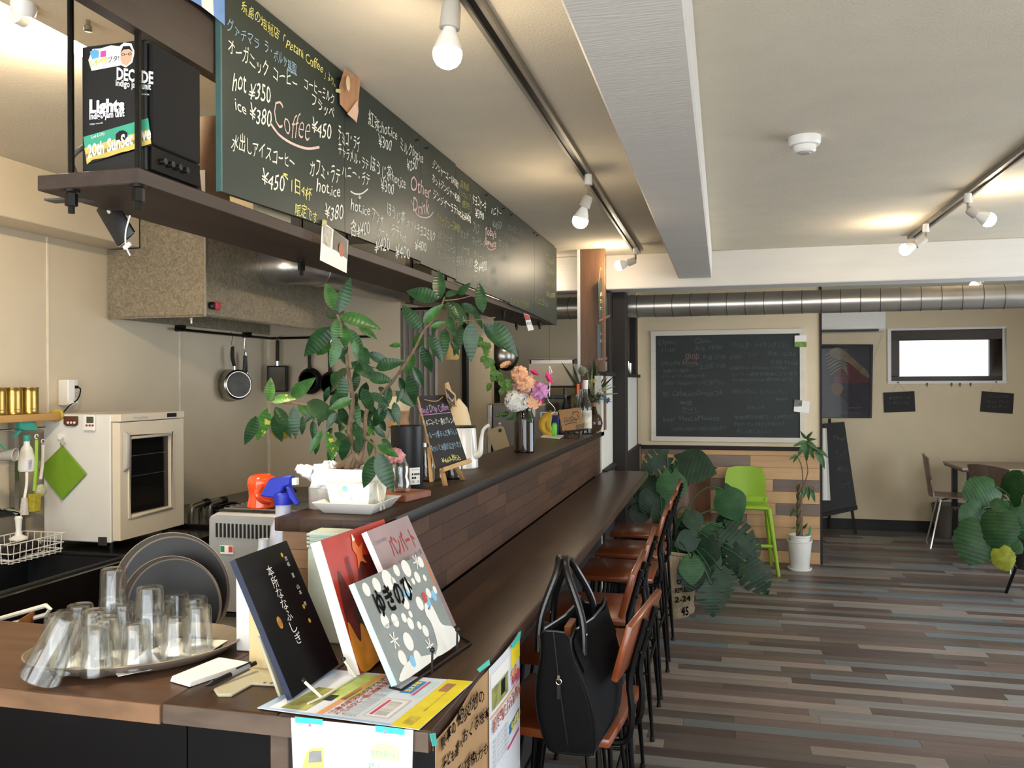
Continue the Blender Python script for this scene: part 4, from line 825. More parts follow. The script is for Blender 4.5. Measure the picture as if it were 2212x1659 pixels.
# worktop on the room side of the kitchen, below the ledge
kw = thing('prep_counter', 'steel topped prep counter behind the raised ledge', 'counter', (-1.2, 3, 0))
MB().box(-1.50, -.967, 1.72, 4.42, 0, .82).build('cabinet', m_bgl, kw)
MB().box(-1.51, -.965, 1.71, 4.43, .82, .845).build('worktop', pm('worktop_steel', '#77736b', .35, .8, var=.1), kw)
cm = thing('espresso_machine', 'silver espresso machine with side vents and small flag sticker', 'coffee machine', (-1.2, 2.1, .845))
m_sil = pm('silver_paint', '#a9abac', .38, .45, var=.03)
MB().prism([(-1.375, 2.0, .85), (-1.06, 2.0, .85), (-1.06, 2.0, 1.128), (-1.345, 2.0, 1.128), (-1.37, 2.0, 1.115)], (0, .30, 0)).build('housing', m_sil, cm, bevel=.006)
MB().box(-1.35, -1.07, 2.02, 2.28, 1.128, 1.134).build('cup_tray', pm('dark_grid', '#2a2826', .5, .4), cm)
for i in range(9): MB().box(-1.34, -1.08, 2.03 + i * .028, 2.036 + i * .028, 1.134, 1.138).build('tray_bar', m_steel, cm)
for i in range(16): MB().box(-1.345 + i * .0122, -1.3395 + i * .0122, 1.9975, 1.9998, 1.062, 1.10).build('vent_slot', m_blk, cm)
p = atY(477, 1190, 1.9995)
for i, c in enumerate(('#2f7d4a', '#e8e6e0', '#c43c38')): MB().box(p.x + i * .0125, p.x + .0125 * (i + 1), 1.9975, 1.9998, p.z - .002, p.z + .014).build('flag_sticker', pm('flag_%d' % i, c, .5), cm)
MB().box(p.x - .001, p.x + .039, 1.998, 1.9999, p.z - .007, p.z + .015).build('sticker', m_sw, cm)
MB().box(-1.36, -1.07, 2.0, 2.3, .845, .86).build('base', m_blk, cm)
mg = thing('orange_mug', 'glossy orange mug turned upside down on the espresso machine', 'mug', (-1.235, 2.06, 1.138))
p = atY(566, 1112, 2.06)
MB().lathe([(.038, 0), (.040, .004), (.035, .03), (.036, .05), (.0395, .066), (.038, .078), (.033, .086), (.024, .09), (.023, .087), (0, .086)], (p.x, 2.06, 1.138), 32).build('cup', pm('orange_glaze', '#e0491e', .15, var=.12, sc=6, coat=.5), mg)
MB().tube(smoothpath([(p.x + .034, 2.04, 1.155), (p.x + .03, 2.005, 1.165), (p.x + .022, 1.998, 1.185), (p.x + .02, 2.02, 1.20)], 5), .007, 10).build('handle', MATS['orange_glaze'], mg)
sv = thing('trigger_spray', 'spray bottle with bright blue trigger head behind the ledge end', 'spray bottle', (-1.0, 1.74, .845))
X0, Y0 = -.998, 1.75
MB().lathe([(.0, 0), (.036, 0), (.038, .006), (.037, .24), (.028, .30), (.018, .325), (.018, .36)], (X0, Y0, .845), 24).build('bottle', thinglass('frosted_bottle', '#d8dbe8', .45, .25), sv)
m_blue = pm('blue_plastic', '#1f2ea3', .4, var=.06)
MB().lathe([(.0205, 1.198), (.021, 1.2), (.021, 1.222), (.016, 1.226), (0, 1.226)], (X0, Y0, 0), 26).build('collar', m_blue, sv)
P = lambda u, v: atY(u, v, Y0 - .011)
MB().prism([P(560, 1072), P(581, 1034), P(629, 1027), P(626, 1048), P(612, 1052), P(603, 1070), P(603, 1078), P(584, 1075)], (0, .022, 0)).build('trigger_head', m_blue, sv, bevel=.003)
MB().prism([P(616, 1052), P(624, 1050), P(633, 1070), P(644, 1090), P(638, 1092), P(624, 1076)], (0, .016, 0)).build('trigger', m_blue, sv, bevel=.002)
MB().obox(P(633, 1041) + Vector((0, .011, 0)), (.006, 0, 0), (0, .007, 0), (0, 0, .008)).build('nozzle', m_wpl, sv, bevel=.001)
pb = thing('labelled_bottle', 'small clear bottle with white label beside the ledge end', 'bottle', (-1.06, 1.76, .845))
MB().lathe([(.0, 0), (.024, 0), (.026, .004), (.026, .20), (.02, .24), (.012, .26), (.012, .28), (0, .28)], (-1.02, 1.70, .845), 20).build('bottle', thinglass('clear_plastic2', '#dfe3e6', .5, .1), pb)
MB().lathe([(.0263, .12), (.0263, .20)], (-1.02, 1.70, .845), 20).build('label', m_paper, pb)
# far corner of the kitchen: curtain, fridge, boxes
cu = thing('curtain', 'sheer grey curtain hanging in the kitchen doorway', 'curtain', (-1.7, 4.52, 0))
m_cur = pm('grey_gauze', '#8f8880', .85, var=.08)
MB().surf(lambda s, t: (-1.80 + s * .22, 4.50 + .016 * math.sin(s * 44) + .006 * math.sin(s * 90 + t * 3), .3 + t * 1.6), 44, 6).build('cloth', m_cur, cu, solid=.002)
MB().tube([(-1.82, 4.50, 1.91), (-1.56, 4.50, 1.91)], .008, 8).build('rod', m_iron, cu)
tag(MB().box(-1.69, -1.655, 5.30, 5.345, .3, 1.95).build('black_pole', m_blk, bevel=.002), 'black vertical pole at the end of the pantry wall', 'pole')
YG = 5.05
a, b = atY(1052, 872, YG), atY(1178, 940, YG)
gf = thing('grey_refrigerator', 'grey refrigerator behind the flower vase', 'refrigerator', ((a.x + b.x) / 2, YG + .2, 0))
m_gf = pm('fridge_grey', '#6d6963', .4, .3, var=.03)
MB().box(a.x, b.x, YG + .03, YG + .45, .02, a.z).build('body', m_gf, gf, bevel=.006)
MB().box(a.x + .035, b.x, YG, YG + .028, .04, a.z - .006).build('door', m_gf, gf, bevel=.006)
MB().box(a.x, a.x + .03, YG - .004, YG + .028, .04, a.z - .004).build('edge_trim', m_steel, gf, bevel=.004)
MB().box(a.x - .02, a.x + .0, YG, YG + .1, 0.0, .02).box(a.x, b.x, YG + .05, YG + .43, 0, .02).build('plinth', m_blk, gf)
cb = thing('cutting_board', 'cream cutting board hanging askew on the grey refrigerator', 'cutting board', atY(1078, 972, YG - .006))
P = lambda u, v, d=.006: atY(u, v, YG - d)
MB().prism([P(1052, 936), P(1056, 928), P(1082, 919), P(1089, 923), P(1102, 964), P(1068, 975)], (0, -.008, 0)).build('board', pm('cream_board', '#cdb893', .55, var=.04), cb, bevel=.002)
MB().lathe([(.012, 0), (.0, .0002)], P(1080, 930, .0145), 16, ax=(0, -1, 0)).build('hang_hole', pm('hole_dark', '#4a4237', .7), cb)
MB().lathe([(.008, 0), (.006, .014), (0, .015)], P(1080, 915, 0), 10, ax=(0, -1, 0)).build('suction_hook', m_wpl, cb)
nt_ = tag(MB().prism([P(1144, 884, .001), P(1157, 884, .001), P(1157, 900, .001), P(1144, 900, .001)], (0, -.008, 0)).build('kitchen_timer', m_wpl, bevel=.002), 'white square timer stuck on the grey refrigerator', 'timer')
cl = thing('calendar_card', 'small printed calendar card on the grey refrigerator', 'card', P(1185, 905, .001))
MB().prism([P(1167, 890, .001), P(1205, 889, .001), P(1205, 912, .001), P(1168, 926, .001)], (0, -.0006, 0)).build('sheet', m_paper, cl)
MB().prism([P(1170, 892, .002), P(1178, 892, .002), P(1178, 899, .002), P(1170, 899, .002)], (0, -.0003, 0)).build('print', pm('print_blue', '#6b8fb8', .6), cl)
MB().prism([P(1188, 893, .002), P(1203, 892, .002), P(1203, 904, .002), P(1188, 904, .002)], (0, -.0003, 0)).build('print', pm('print_beige', '#c5b48f', .6), cl)
YH = 5.62
def crate(nm, lb, u0, v0, u1, v1, d, m, cat='box'):
    a, b = atY(u0, v0, YH), atY(u1, v1, YH); t = thing(nm, lb, cat, ((a.x + b.x) / 2, YH + d / 2, b.z))
    return t, a, b
rk = thing('metal_rack', 'dark storage rack at the back of the kitchen', 'rack', (-1.3, YH + .2, 0))
za = atY(1150, 892, YH).z; zb2 = atY(1150, 833, YH).z
xl, xr = atY(1036, 800, YH).x, atY(1236, 800, YH).x
for zz in (za, .6): MB().box(xl, xr, YH - .02, YH + .42, zz - .02, zz).build('shelf', m_dark, rk)
for xx in (xl, xr - .03):
    for yy in (YH + .39,): MB().box(xx, xx + .03, yy, yy + .03, 0, atY(1150, 760, YH).z).build('upright', m_iron, rk)
zc_ = atY(1150, 834, YH).z
MB().box(xl, xr, YH - .02, YH + .42, zc_ - .012, zc_).build('shelf', m_dark, rk)
t, a, b = crate('cardboard_box', 'large pale grey box under the metal tray at the back of the kitchen', 1142, 786, 1239, 833, .3, None)
bd = MB().box(a.x, b.x - .005, YH, YH + .3, zc_, a.z).build('body', pm('pale_box', '#b7b0a3', .8, var=.04), t, bevel=.003)
MB().box(a.x + .1, a.x + .22, YH - .0012, YH - .0002, zc_ + .01, zc_ + .035).build('label', pm('box_label', '#c0a79c', .7, var=.2, sc=60), t)
t = thing('metal_tray', 'shallow metal tray on top of the pale grey box', 'tray', (a.x + .15, YH + .15, a.z))
MB().box(a.x + .02, b.x - .01, YH + .01, YH + .29, a.z, a.z + .004).build('floor', m_steel, t)
MB().box(a.x + .01, b.x, YH, YH + .008, a.z, a.z + .028).box(a.x + .01, b.x, YH + .292, YH + .3, a.z, a.z + .028).box(a.x + .01, a.x + .018, YH, YH + .3, a.z, a.z + .028).box(b.x - .008, b.x, YH, YH + .3, a.z, a.z + .028).build('wall', m_steel, t)
MB().tube([(a.x + .005, YH - .004, a.z + .03), (b.x + .004, YH - .004, a.z + .03), (b.x + .004, YH + .304, a.z + .03), (a.x + .005, YH + .304, a.z + .03)], .005, 6, closed=True).build('rim', m_steel, t)
t, a, b = crate('food_container', 'clear food container with dark blue lid on the back rack', 1178, 838, 1222, 890, .2, None, 'container')
MB().box(a.x, b.x, YH, YH + .2, za, za + .10).build('tub', thinglass('tub_plastic', '#8a9088', .5, .15), t, bevel=.006)
MB().box(a.x - .004, b.x + .004, YH - .004, YH + .204, za + .10, za + .118).build('lid', pm('slate_lid', '#3c4455', .5), t, bevel=.004)
MB().box(a.x - .002, b.x + .002, YH - .003, YH + .2, za + .048, za + .056).build('seal', pm('green_seal', '#3c7a55', .5), t)
t, a, b = crate('brown_bin', 'dark brown storage bin with a paper note beside the pole', 1037, 800, 1072, 872, .25, None, 'bin')
MB().box(a.x, b.x, YH - .12, YH + .1, za + .0, a.z).build('body', pm('dark_brown_bin', '#2d211b', .6), t, bevel=.004)
MB().prism([(a.x + .045, YH - .1212, a.z - .06), (a.x + .075, YH - .1212, a.z - .055), (a.x + .085, YH - .1212, a.z - .15), (a.x + .06, YH - .1212, a.z - .16)], (0, -.0005, 0)).build('note', m_gpl, t)
bw = thing('steel_bowl', 'round steel bowl resting on its side at the back of the kitchen', 'bowl', atY(1085, 790, YH - .05))
c_ = atY(1090, 768, YH - .02)
MB().lathe([(.0, .085), (.045, .08), (.085, .055), (.105, .015), (.11, 0), (.106, .002), (.08, .05), (0, .078)], c_, 32, ax=(.75, -.6, .15)).build('shell', m_steel, bw)
MB().tube([c_ + Vector((0, .05, .0)), c_ + Vector((0, .05, .2))], .004, 6).build('hanger', m_iron, bw)
lamp((-1.15, 5.1, 0), (-1.15, 5.1, 2.215), (-1.165, 5.13, 2.165), (-1.20, 5.2, 2.09), 'white spot lamp over the back of the kitchen behind the menu board', ceil=ZT)
# ================================================================ things on the bar top
m_tray = pm('tray_beige', '#83776a', .4, .2, var=.05); m_tray_in = pm('tray_grey', '#201f1e', .5, var=.08)
def oval(cx, cy, a, b, z, n=48, d=(.85, .53)):
    d = Vector((d[0], d[1], 0)).normalized(); e = Vector((-d.y, d.x, 0)); return [Vector((cx, cy, z)) + d * (a * math.cos(t)) + e * (b * math.sin(t)) for t in [6.28319 * i / n for i in range(n)]]
tr = thing('serving_tray', 'oval beige tray full of upturned glasses on the corner table', 'tray', (-1.12, 1.40, ZC))
mb = MB(); rings = [(.165, .108, .0), (.172, .115, .003), (.195, .137, .020), (.199, .141, .024), (.196, .138, .025), (.168, .111, .006), (.001, .001, .005)]
vs = []; n = 48
for a, b, h in rings: vs += oval(-1.12, 1.40, a, b, ZC + h)
mb.add(vs, [(i * n + q, i * n + (q + 1) % n, (i + 1) * n + (q + 1) % n, (i + 1) * n + q) for i in range(len(rings) - 1) for q in range(n)] + [tuple(reversed(range(n)))])
mb.build('pan', m_tray, tr)
MB().add(oval(-1.12, 1.40, .160, .103, ZC + .0062) , [tuple(range(48))]).build('liner', m_tray_in, tr)
nap = thing('paper_napkin', 'folded white napkins under the glasses on the tray', 'napkin', (-1.1, 1.36, ZC + .007))
for (x, y, a, h) in ((-1.16, 1.34, .3, .0075), (-1.07, 1.36, .9, .008), (-1.04, 1.44, .1, .0085)):
    q = Vector((math.cos(a), math.sin(a), 0)) * .06; w = Vector((-q.y, q.x, 0))
    MB().obox((x, y, ZC + h), q, w, (0, 0, .0006)).build('sheet', m_paper, nap)
p = [atZ(262, 1452, ZC + .009), atZ(350, 1436, ZC + .009), atY(320, 1401, 1.325)]
MB().prism(p, (0, .0008, .0004)).build('folded_corner', m_paper, nap)
m_glass = rimglass('tumbler_glass', (.975, .985, .985), lo=.05, hi=.42)
GR, GT, GH = .0290, .0245, .086
gprof = [(GR, 0), (GR + .0003, .002), (GR - .0012, .024), (GR - .0022, .026), (GT + .001, GH - .008), (GT - .001, GH - .001), (GT - .003, GH), (0, GH), (0, GH - .007), (GT - .006, GH - .007), (GT - .0025, GH - .012), (GR - .0042, .026), (GR - .0032, .024), (GR - .0018, .001), (GR, 0)]
gme = MB().lathe([(r, h) for r, h in gprof], (0, 0, 0), 28).mesh('tumbler', [m_glass], merge=True)
spots = [(-1.248, 1.395), (-1.187, 1.368), (-1.235, 1.326), (-1.164, 1.271), (-1.13, 1.329), (-1.107, 1.276), (-1.055, 1.318), (-1.18, 1.429), (-1.115, 1.516), (-1.058, 1.498), (-1.019, 1.374), (-1.108, 1.46), (-1.205, 1.445), (-1.064, 1.375), (-1.01, 1.44)]
sp3 = [list(q) for q in spots]
for it in range(60):
    for i in range(len(sp3)):
        for j in range(i):
            dx, dy = sp3[i][0] - sp3[j][0], sp3[i][1] - sp3[j][1]; L = math.hypot(dx, dy) + 1e-9
            if L < .0596:
                k = (.0596 - L) / 2 / L; sp3[i][0] += dx * k; sp3[i][1] += dy * k; sp3[j][0] -= dx * k; sp3[j][1] -= dy * k
names = ['at the back corner near the picture edge', 'in the middle left of the tray', 'at the outer side near the tilted one', 'in the front row beside the tilted one', 'in the centre of the tray', 'in the middle of the front row', 'behind the folded napkin corner', 'standing under the higher stacked glass', 'at the very back of the tray', 'at the back by the tray rim', 'at the front end beside the pad', 'in the back row by the round trays', 'carrying the highest stacked glass', 'carrying the second stacked glass', 'closest to the tray rim by the round trays']
for i, (x, y) in enumerate(sp3):
    g = put('tumbler', gme, loc=(x, y, ZC + .0095)); tag(g, 'upturned clear tumbler ' + names[i], 'glass', 'upturned tumblers on the tray')
for i, k in enumerate((12, 13)):
    g = put('tumbler', gme, loc=(sp3[k][0], sp3[k][1], ZC + .0095 + (.061, .050)[i])); tag(g, ('clear tumbler stacked highest on the tray', 'clear tumbler stacked second highest on the tray')[i], 'glass', 'upturned tumblers on the tray')
tg = MB().lathe([(.036, 0), (.036, .003), (.031, .05), (.0255, .115), (.0235, .118), (0, .118), (0, .112), (.021, .112), (.029, .05), (.0345, .001), (.036, 0)], (0, 0, 0), 28).mesh('tall_tumbler', [m_glass])
g = put('tall_tumbler', tg, loc=atZ(88, 1462, ZC + .022), rot=(math.radians(-8), math.radians(24), 0)); tag(g, 'tall clear tumbler leaning over the edge of the tray', 'glass', 'upturned tumblers on the tray')
# two round trays leaning behind
for (cu, top, rr_, yy, lb) in ((375, 1150, .135, 1.64, 'large round grey tray with beige rim leaning behind the glasses'), (375, 1200, .112, 1.60, 'smaller round grey tray leaning in front of the large one')):
    p = atY(cu, top, yy); c_ = Vector((p.x, yy, p.z - rr_)); t = thing('round_tray', lb, 'tray', (p.x, yy, p.z - 2 * rr_), group='round trays')
    ax = Vector((.25, -1, .10)).normalized()
    MB().lathe([(.0, 0), (rr_ * .90, 0), (rr_ * .93, .002), (rr_ * .99, .018), (rr_, .018), (rr_ * .95, -.003), (rr_ * .9, -.005), (0, -.005)], c_, 56, ax=ax).build('rim', m_tray, t)
    MB().lathe([(rr_ * .90, .0012), (0, .0014)], c_, 56, ax=ax).build('liner', m_tray_in, t)
sup = tag(MB().box(-1.5, -.965, 1.56, 1.70, 0, .862).build('side_cabinet', m_bgl, bevel=.003), 'low black cabinet between the corner table and the prep counter', 'cabinet')
wr = thing('towel_rail', 'white rail with a wooden paddle by the sink', 'rail', atY(50, 1330, 1.75))
MB().tube([atY(-30, 1345, 1.75), atY(100, 1308, 1.75), atY(108, 1316, 1.75), atY(100, 1328, 1.75), atY(-30, 1362, 1.75)], .006, 8).build('loop', m_wpl, wr)
MB().prism([atY(38, 1340, 1.74), atY(70, 1320, 1.74), atY(66, 1362, 1.74), atY(34, 1362, 1.74)], (0, .012, 0)).build('paddle', wood('amber_wood', '#8a5520', '#a96f30', 2, .5), wr, bevel=.003)
MB().box(-1.5, -1.47, 1.745, 1.755, .845, 1.02).build('bracket', m_blk, wr)
npd = thing('note_pad', 'white note pad lying on the corner table', 'note pad', atZ(440, 1460, ZC))
q = [atZ(368, 1472, ZC + .001), atZ(410, 1484, ZC + .001), atZ(537, 1441, ZC + .001), atZ(470, 1430, ZC + .001)]
for k in range(3): MB().prism([v + Vector((.001 * k, .0006 * k, .0031 * k)) for v in q], (0, 0, .0028)).build('sheets', m_paper, npd)
pe = thing('ballpoint_pen', 'black and clear ballpoint pen on the note pad', 'pen', atZ(490, 1458, ZC + .01))
a, b = atZ(445, 1482, ZC + .012), atZ(552, 1432, ZC + .02)
MB().tube([a + (b - a) * .12, a + (b - a) * .48], .0048, 12).build('grip', m_blk, pe); MB().tube([a, a + (b - a) * .12], [.0015, .0048], 12).build('tip', m_blk, pe)
MB().tube([a + (b - a) * .48, a + (b - a) * .86], .0044, 12).build('barrel', thinglass('pen_clear', '#b9bcc0', .5, .05), pe); MB().tube([a + (b - a) * .86, b], .0042, 12).build('end', m_blk, pe)
MB().tube([a + (b - a) * .6 + Vector((0, 0, .006)), a + (b - a) * .9 + Vector((0, 0, .006))], .0014, 6).build('clip', m_blk, pe)
# flyer on the bar top
fly = thing('flyer_sheet', 'colourful charity flyer lying on the bar under the books', 'flyer', atZ(780, 1510, ZC))
F = lambda s, t: (atZ(556, 1531, ZC + .0015) * (1 - s) + atZ(905, 1578, ZC + .0015) * s) * (1 - t) + (atZ(720, 1448, ZC + .0015) * (1 - s) + atZ(1021, 1474, ZC + .0015) * s) * t
def fp(s, t, h=0.): return F(s, t) + Vector((0, 0, .0006 + h))
m_fl = pm('flyer_paper', '#dfe4ec', .45, var=.03, sc=8)
MB().prism([fp(0, 0), fp(1, 0), fp(1, 1), fp(0, 1)], (0, 0, .0008)).build('sheet', m_fl, fly)
def fq(s0, t0, s1, t1, m, h=.0012, nm='print'): MB().prism([fp(s0, t0, h), fp(s1, t0, h), fp(s1, t1, h), fp(s0, t1, h)], (0, 0, .0002)).build(nm, m, fly)
fq(.83, 0, 1, 1, pm('flyer_yellow', '#f0d92a', .45)); fq(.0, 0, .05, 1, pm('flyer_blue', '#a9c4e2', .45)); fq(.05, 0, .83, .03, MATS['flyer_blue'])
fq(.25, .35, .42, .95, pm('flyer_green', '#b9cc6a', .5, var=.4, sc=30)); fq(.12, .06, .28, .55, pm('flyer_meadow', '#9a9a56', .5, var=.5, sc=40)); fq(.27, .30, .33, .42, m_blk, .0016)
fq(.36, .04, .40, .98, pm('flyer_orange', '#e9a36a', .5)); fq(.62, .1, .78, .48, pm('flyer_greybox', '#c9c6c2', .5)); fq(.63, .12, .77, .46, m_paper, .0016); fq(.645, .14, .665, .44, pm('flyer_pink', '#d0487c', .5), .002)
fq(.64, .62, .72, .9, pm('flyer_bluebox', '#3b83c4', .5)); fq(.73, .55, .80, .92, pm('flyer_pale', '#c8e0e4', .5)); fq(.735, .58, .75, .9, MATS['flyer_pink'], .002); fq(.86, .72, .92, .9, pm('flyer_skin', '#b07a58', .5, var=.3, sc=50), .0018); fq(.88, .05, .94, .2, pm('flyer_logo', '#c9b23a', .5, var=.3, sc=60), .0018)
def fw(body, s, t0, t1, ds, m, **k): write(fly, body, fp(s, t0, .0022), fp(s, t1, .0022), fp(s - ds, t0, .0022) - fp(s, t0, .0022), m, 'print_text', **k)
m_rdp = pm('print_redbrown', '#b2502a', .6); m_gi = pm('print_grey', '#6a6a70', .7)
fw('熊本の被災地の子ども達に', .455, .06, .96, .04, m_rdp, bold=.03); fw('笑顔のひと一冊に絵本を届けます', .505, .06, .98, .04, m_rdp, bold=.03)
for i, s in enumerate((.53, .55, .57, .59)): fw('被災した子どもたちに絵本を届ける活動にご協力ください', s, .06, .75, .012, m_gi)
for i, s in enumerate((.685, .70, .715, .73, .745)): fw('募集期間 平成二十八年 受付場所', s, .14, .42, .01, m_gi)
fw('絵本募集', .70, .64, .88, .04, pm('print_yellow', '#f2e04a', .6), bold=.02); fw('事務局 カフェライオンダンス', .925, .3, .7, .012, m_gi)
# books
m_ink = pm('brush_ink', '#12100f', .9, spec=.1)
def book(nm, lb, b0, b1, up, th, m_cover, m_page, m_spine, cat='book'):
    """cover rectangle from the bottom corners b0, b1 and the vector up; thickness goes behind"""
    b0, b1, up = Vector(b0), Vector(b1), Vector(up); nrm = (b1 - b0).cross(up).normalized()
    if nrm.x < 0: nrm = -nrm
    t = thing(nm, lb, cat, b0); e = (b1 - b0).normalized(); un = up.normalized()
    bk = -nrm * th; in_ = .003
    MB().prism([b0, b1, b1 + up, b0 + up], -nrm * .0022).build('front_cover', m_cover, t)
    MB().prism([b0 + bk, b1 + bk, b1 + up + bk, b0 + up + bk], nrm * .0022).build('back_cover', m_cover, t)
    MB().prism([b0 - nrm * .0022 + un * in_ + e * .002, b1 - nrm * .0022 + un * in_ - e * in_, b1 - nrm * .0022 + up - un * in_ - e * in_, b0 - nrm * .0022 + up - un * in_ + e * .002], bk + nrm * .0044).build('pages', m_page, t)
    MB().prism([b0, b0 + up, b0 + up + bk, b0 + bk], -e * .0015).build('spine', m_spine, t)
    W = (b1 - b0); 
    def pt(s, q, h=.0006): return b0 + W * s + up * q + nrm * h
    return t, pt, nrm, W, up
m_pg = pm('book_pages', '#e6e2d8', .8, var=.04, sc=200)
t, pt, nn, Wd, upv = book('picture_book', 'glossy black picture book with white calligraphy standing on a wire stand', (-.700, 1.256, ZC + .008), (-.700, 1.428, ZC + .008), (-.108, 0, .228), .011, pm('gloss_black_cover', '#08090b', .45, var=.2, spec=.2), m_pg, pm('navy_spine', '#121b36', .3))
m_ti = pm('title_white', '#dedcd6', .6); m_gd = pm('gold_print', '#c9a23c', .5)
for i, ch in enumerate('本所ななふしぎ'):
    q = .80 - i * .085; write(t, ch, pt(.42, q), pt(.53, q), upv * .075, m_ti, 'title')
for i, ch in enumerate('京極 夏 山本 孝'): 
    if ch != ' ': write(t, ch, pt(.82, .86 - i * .045), pt(.87, .86 - i * .045), upv * .032, m_ti, 'author')
MB().prism([pt(.28 + .04 * math.cos(a), .48 + .045 * math.sin(a), .0003) for a in [6.28 * i / 12 for i in range(12)]], nn * .0002).build('moon_print', pm('moon_gold', '#c9892c', .4, var=.4, sc=60), t)
for a in ((.80, .96), (.80, .55), (.80, .44)): MB().prism([pt(a[0] + .02 * math.cos(w), a[1] - .05 + .018 * math.sin(w), .0003) for w in [6.28 * i / 10 for i in range(10)]], nn * .0002).build('gold_mark', m_gd, t)
m_rc = pm('red_cover', '#b8331f', .3, var=.25, sc=9)
t, pt, nn, Wd, upv = book('picture_book', 'red picture book with flames and small figures behind the black book', (-.640, 1.392, ZC + .006), (-.622, 1.645, ZC + .006), (-.078, 0, .240), .022, m_rc, m_pg, pm('white_spine', '#ddd5cc', .4))
def blob(pts, m, h=.0004, nm='cover_print'): MB().prism([pt(s, q, h) for s, q in smooth2(pts)], nn * .0002).build(nm, m, t)
def smooth2(pts, n=4):
    out = []; k = len(pts)
    for i in range(k):
        a, b, c, d = pts[i - 1], pts[i], pts[(i + 1) % k], pts[(i + 2) % k]
        for j in range(n):
            w = j / n; out.append(tuple(.5 * (2 * b[x] + (c[x] - a[x]) * w + (2 * a[x] - 5 * b[x] + 4 * c[x] - d[x]) * w * w + (3 * b[x] - a[x] - 3 * c[x] + d[x]) * w ** 3) for x in (0, 1)))
    return out
blob([(.02, .35), (.1, .75), (.2, .55), (.32, .6), (.45, .78), (.7, .7), (.72, .3), (.5, .25), (.3, .3), (.15, .2)], pm('maroon_print', '#5d1d1a', .35, var=.5, sc=30))
blob([(.02, .02), (.03, .38), (.12, .2), (.2, .33), (.3, .15), (.4, .3), (.5, .1), (.6, .05), (.3, .01)], pm('flame_print', '#d98a2a', .35, var=.3, sc=20), .0008)
blob([(.26, .28), (.3, .38), (.36, .3), (.4, .15), (.33, .12), (.28, .2)], pm('teal_print', '#2f7a66', .4), .0012); blob([(.14, .40), (.22, .48), (.3, .42), (.3, .33), (.2, .32)], pm('umber_print', '#3d241b', .4), .0012)
blob([(.38, .86), (.42, .94), (.47, .86), (.54, .88), (.49, .78), (.52, .72), (.44, .75), (.38, .70), (.41, .8)], pm('figure_orange', '#d06a36', .4), .0012); blob([(.41, .92), (.425, .97), (.445, .92)], m_ti, .0014)
for a in ((.22, .62, .24, .82), (.245, .60, .265, .83), (.27, .6, .285, .82)): MB().ribbon([pt(a[0], a[1], .0014), pt(a[2], a[3], .0014)], .002, nn).build('cover_print', m_blk, t)
MB().ribbon([pt(.25, .62, .0014), pt(.28, .42, .0014)], .003, nn).build('cover_print', pm('indigo_print', '#2c2c55', .4), t)
t, pt, nn, Wd, upv = book('picture_book', 'mauve paperback with red title standing behind the snow book', (-.572, 1.52, ZC + .006), (-.566, 1.725, ZC + .006), (-.112, 0, .236), .012, pm('mauve_cover', '#a08a8c', .35, var=.15, sc=8), m_pg, m_paper)
write(t, 'バンバート', pt(.32, .74), pt(.92, .74), upv * .16, pm('title_red', '#a5282a', .5), 'title', bold=.02); write(t, 'たかどのほうこ・絵 土屋', pt(.36, .66), pt(.95, .66), upv * .04, m_gi, 'author'); write(t, 'こどものとも年中向き', pt(.05, .88), pt(.32, .88), upv * .03, m_gi, 'print_text')
blob([(.78, .42), (.80, .58), (.88, .66), (.95, .58), (.96, .42), (.86, .36)], pm('peach_print', '#d07c4e', .5)); write(t, '福音館', pt(.3, .38), pt(.5, .38), upv * .03, m_gi, 'print_text')
t, pt, nn, Wd, upv = book('picture_book', 'grey picture book with white snow dots and snowman on a black stand', (-.549, 1.345, ZC + .012), (-.519, 1.600, ZC + .012), (-.080, 0, .172), .012, pm('snow_cover', '#7d837e', .4, var=.08, sc=20), m_pg, pm('mint_spine', '#b8d8d6', .4))
m_sn = pm('snow_white', '#e4e2da', .5, var=.02); m_sb = pm('snow_blue', '#7fb4d8', .5)
for s, q, r in ((.10, .90, .055), (.24, .90, .06), (.40, .90, .085), (.56, .95, .05), (.70, .93, .075), (.80, .80, .05), (.90, .76, .03), (.94, .93, .05), (.16, .56, .06), (.28, .52, .055), (.40, .50, .04), (.50, .62, .055), (.62, .75, .06), (.68, .55, .06), (.86, .60, .045), (.33, .28, .075), (.45, .42, .05), (.55, .36, .035), (.60, .28, .05), (.18, .18, .06), (.36, .10, .06), (.50, .50, .03), (.46, .86, .04), (.97, .60, .035), (.72, .78, .03)):
    MB().prism([pt(s + r * .75 * math.cos(a), q + r * 1.25 * math.sin(a), .0003) for a in [6.28 * i / 16 for i in range(16)]], nn * .0002).build('snow_dot', m_sn, t)
for s, q in ((.56, .70), (.80, .52), (.28, .10), (.92, .55)): MB().prism([pt(s + .035 * math.cos(a), q + .06 * math.sin(a), .0006) for a in [6.28 * i / 14 for i in range(14)]], nn * .0002).build('snow_dot', m_sb, t)
blob([(0.05, 0), (.2, .12), (.45, .08), (.62, .0)], m_sn, .0005); blob([(.6, 0), (.68, .10), (.72, .3), (.70, .42), (.74, .52), (.82, .50), (.84, .40), (.86, .25), (1, .16), (1, 0)], m_sn, .0005)
blob([(.76, .53), (.755, .62), (.80, .63), (.80, .54)], pm('cap_red', '#c0392b', .5), .0008)
for s in (.765, .785): MB().prism([pt(s + .006 * math.cos(a), .46 + .016 * math.sin(a), .0009) for a in [6.28 * i / 8 for i in range(8)]], nn * .0002).build('eye_print', m_blk, t)
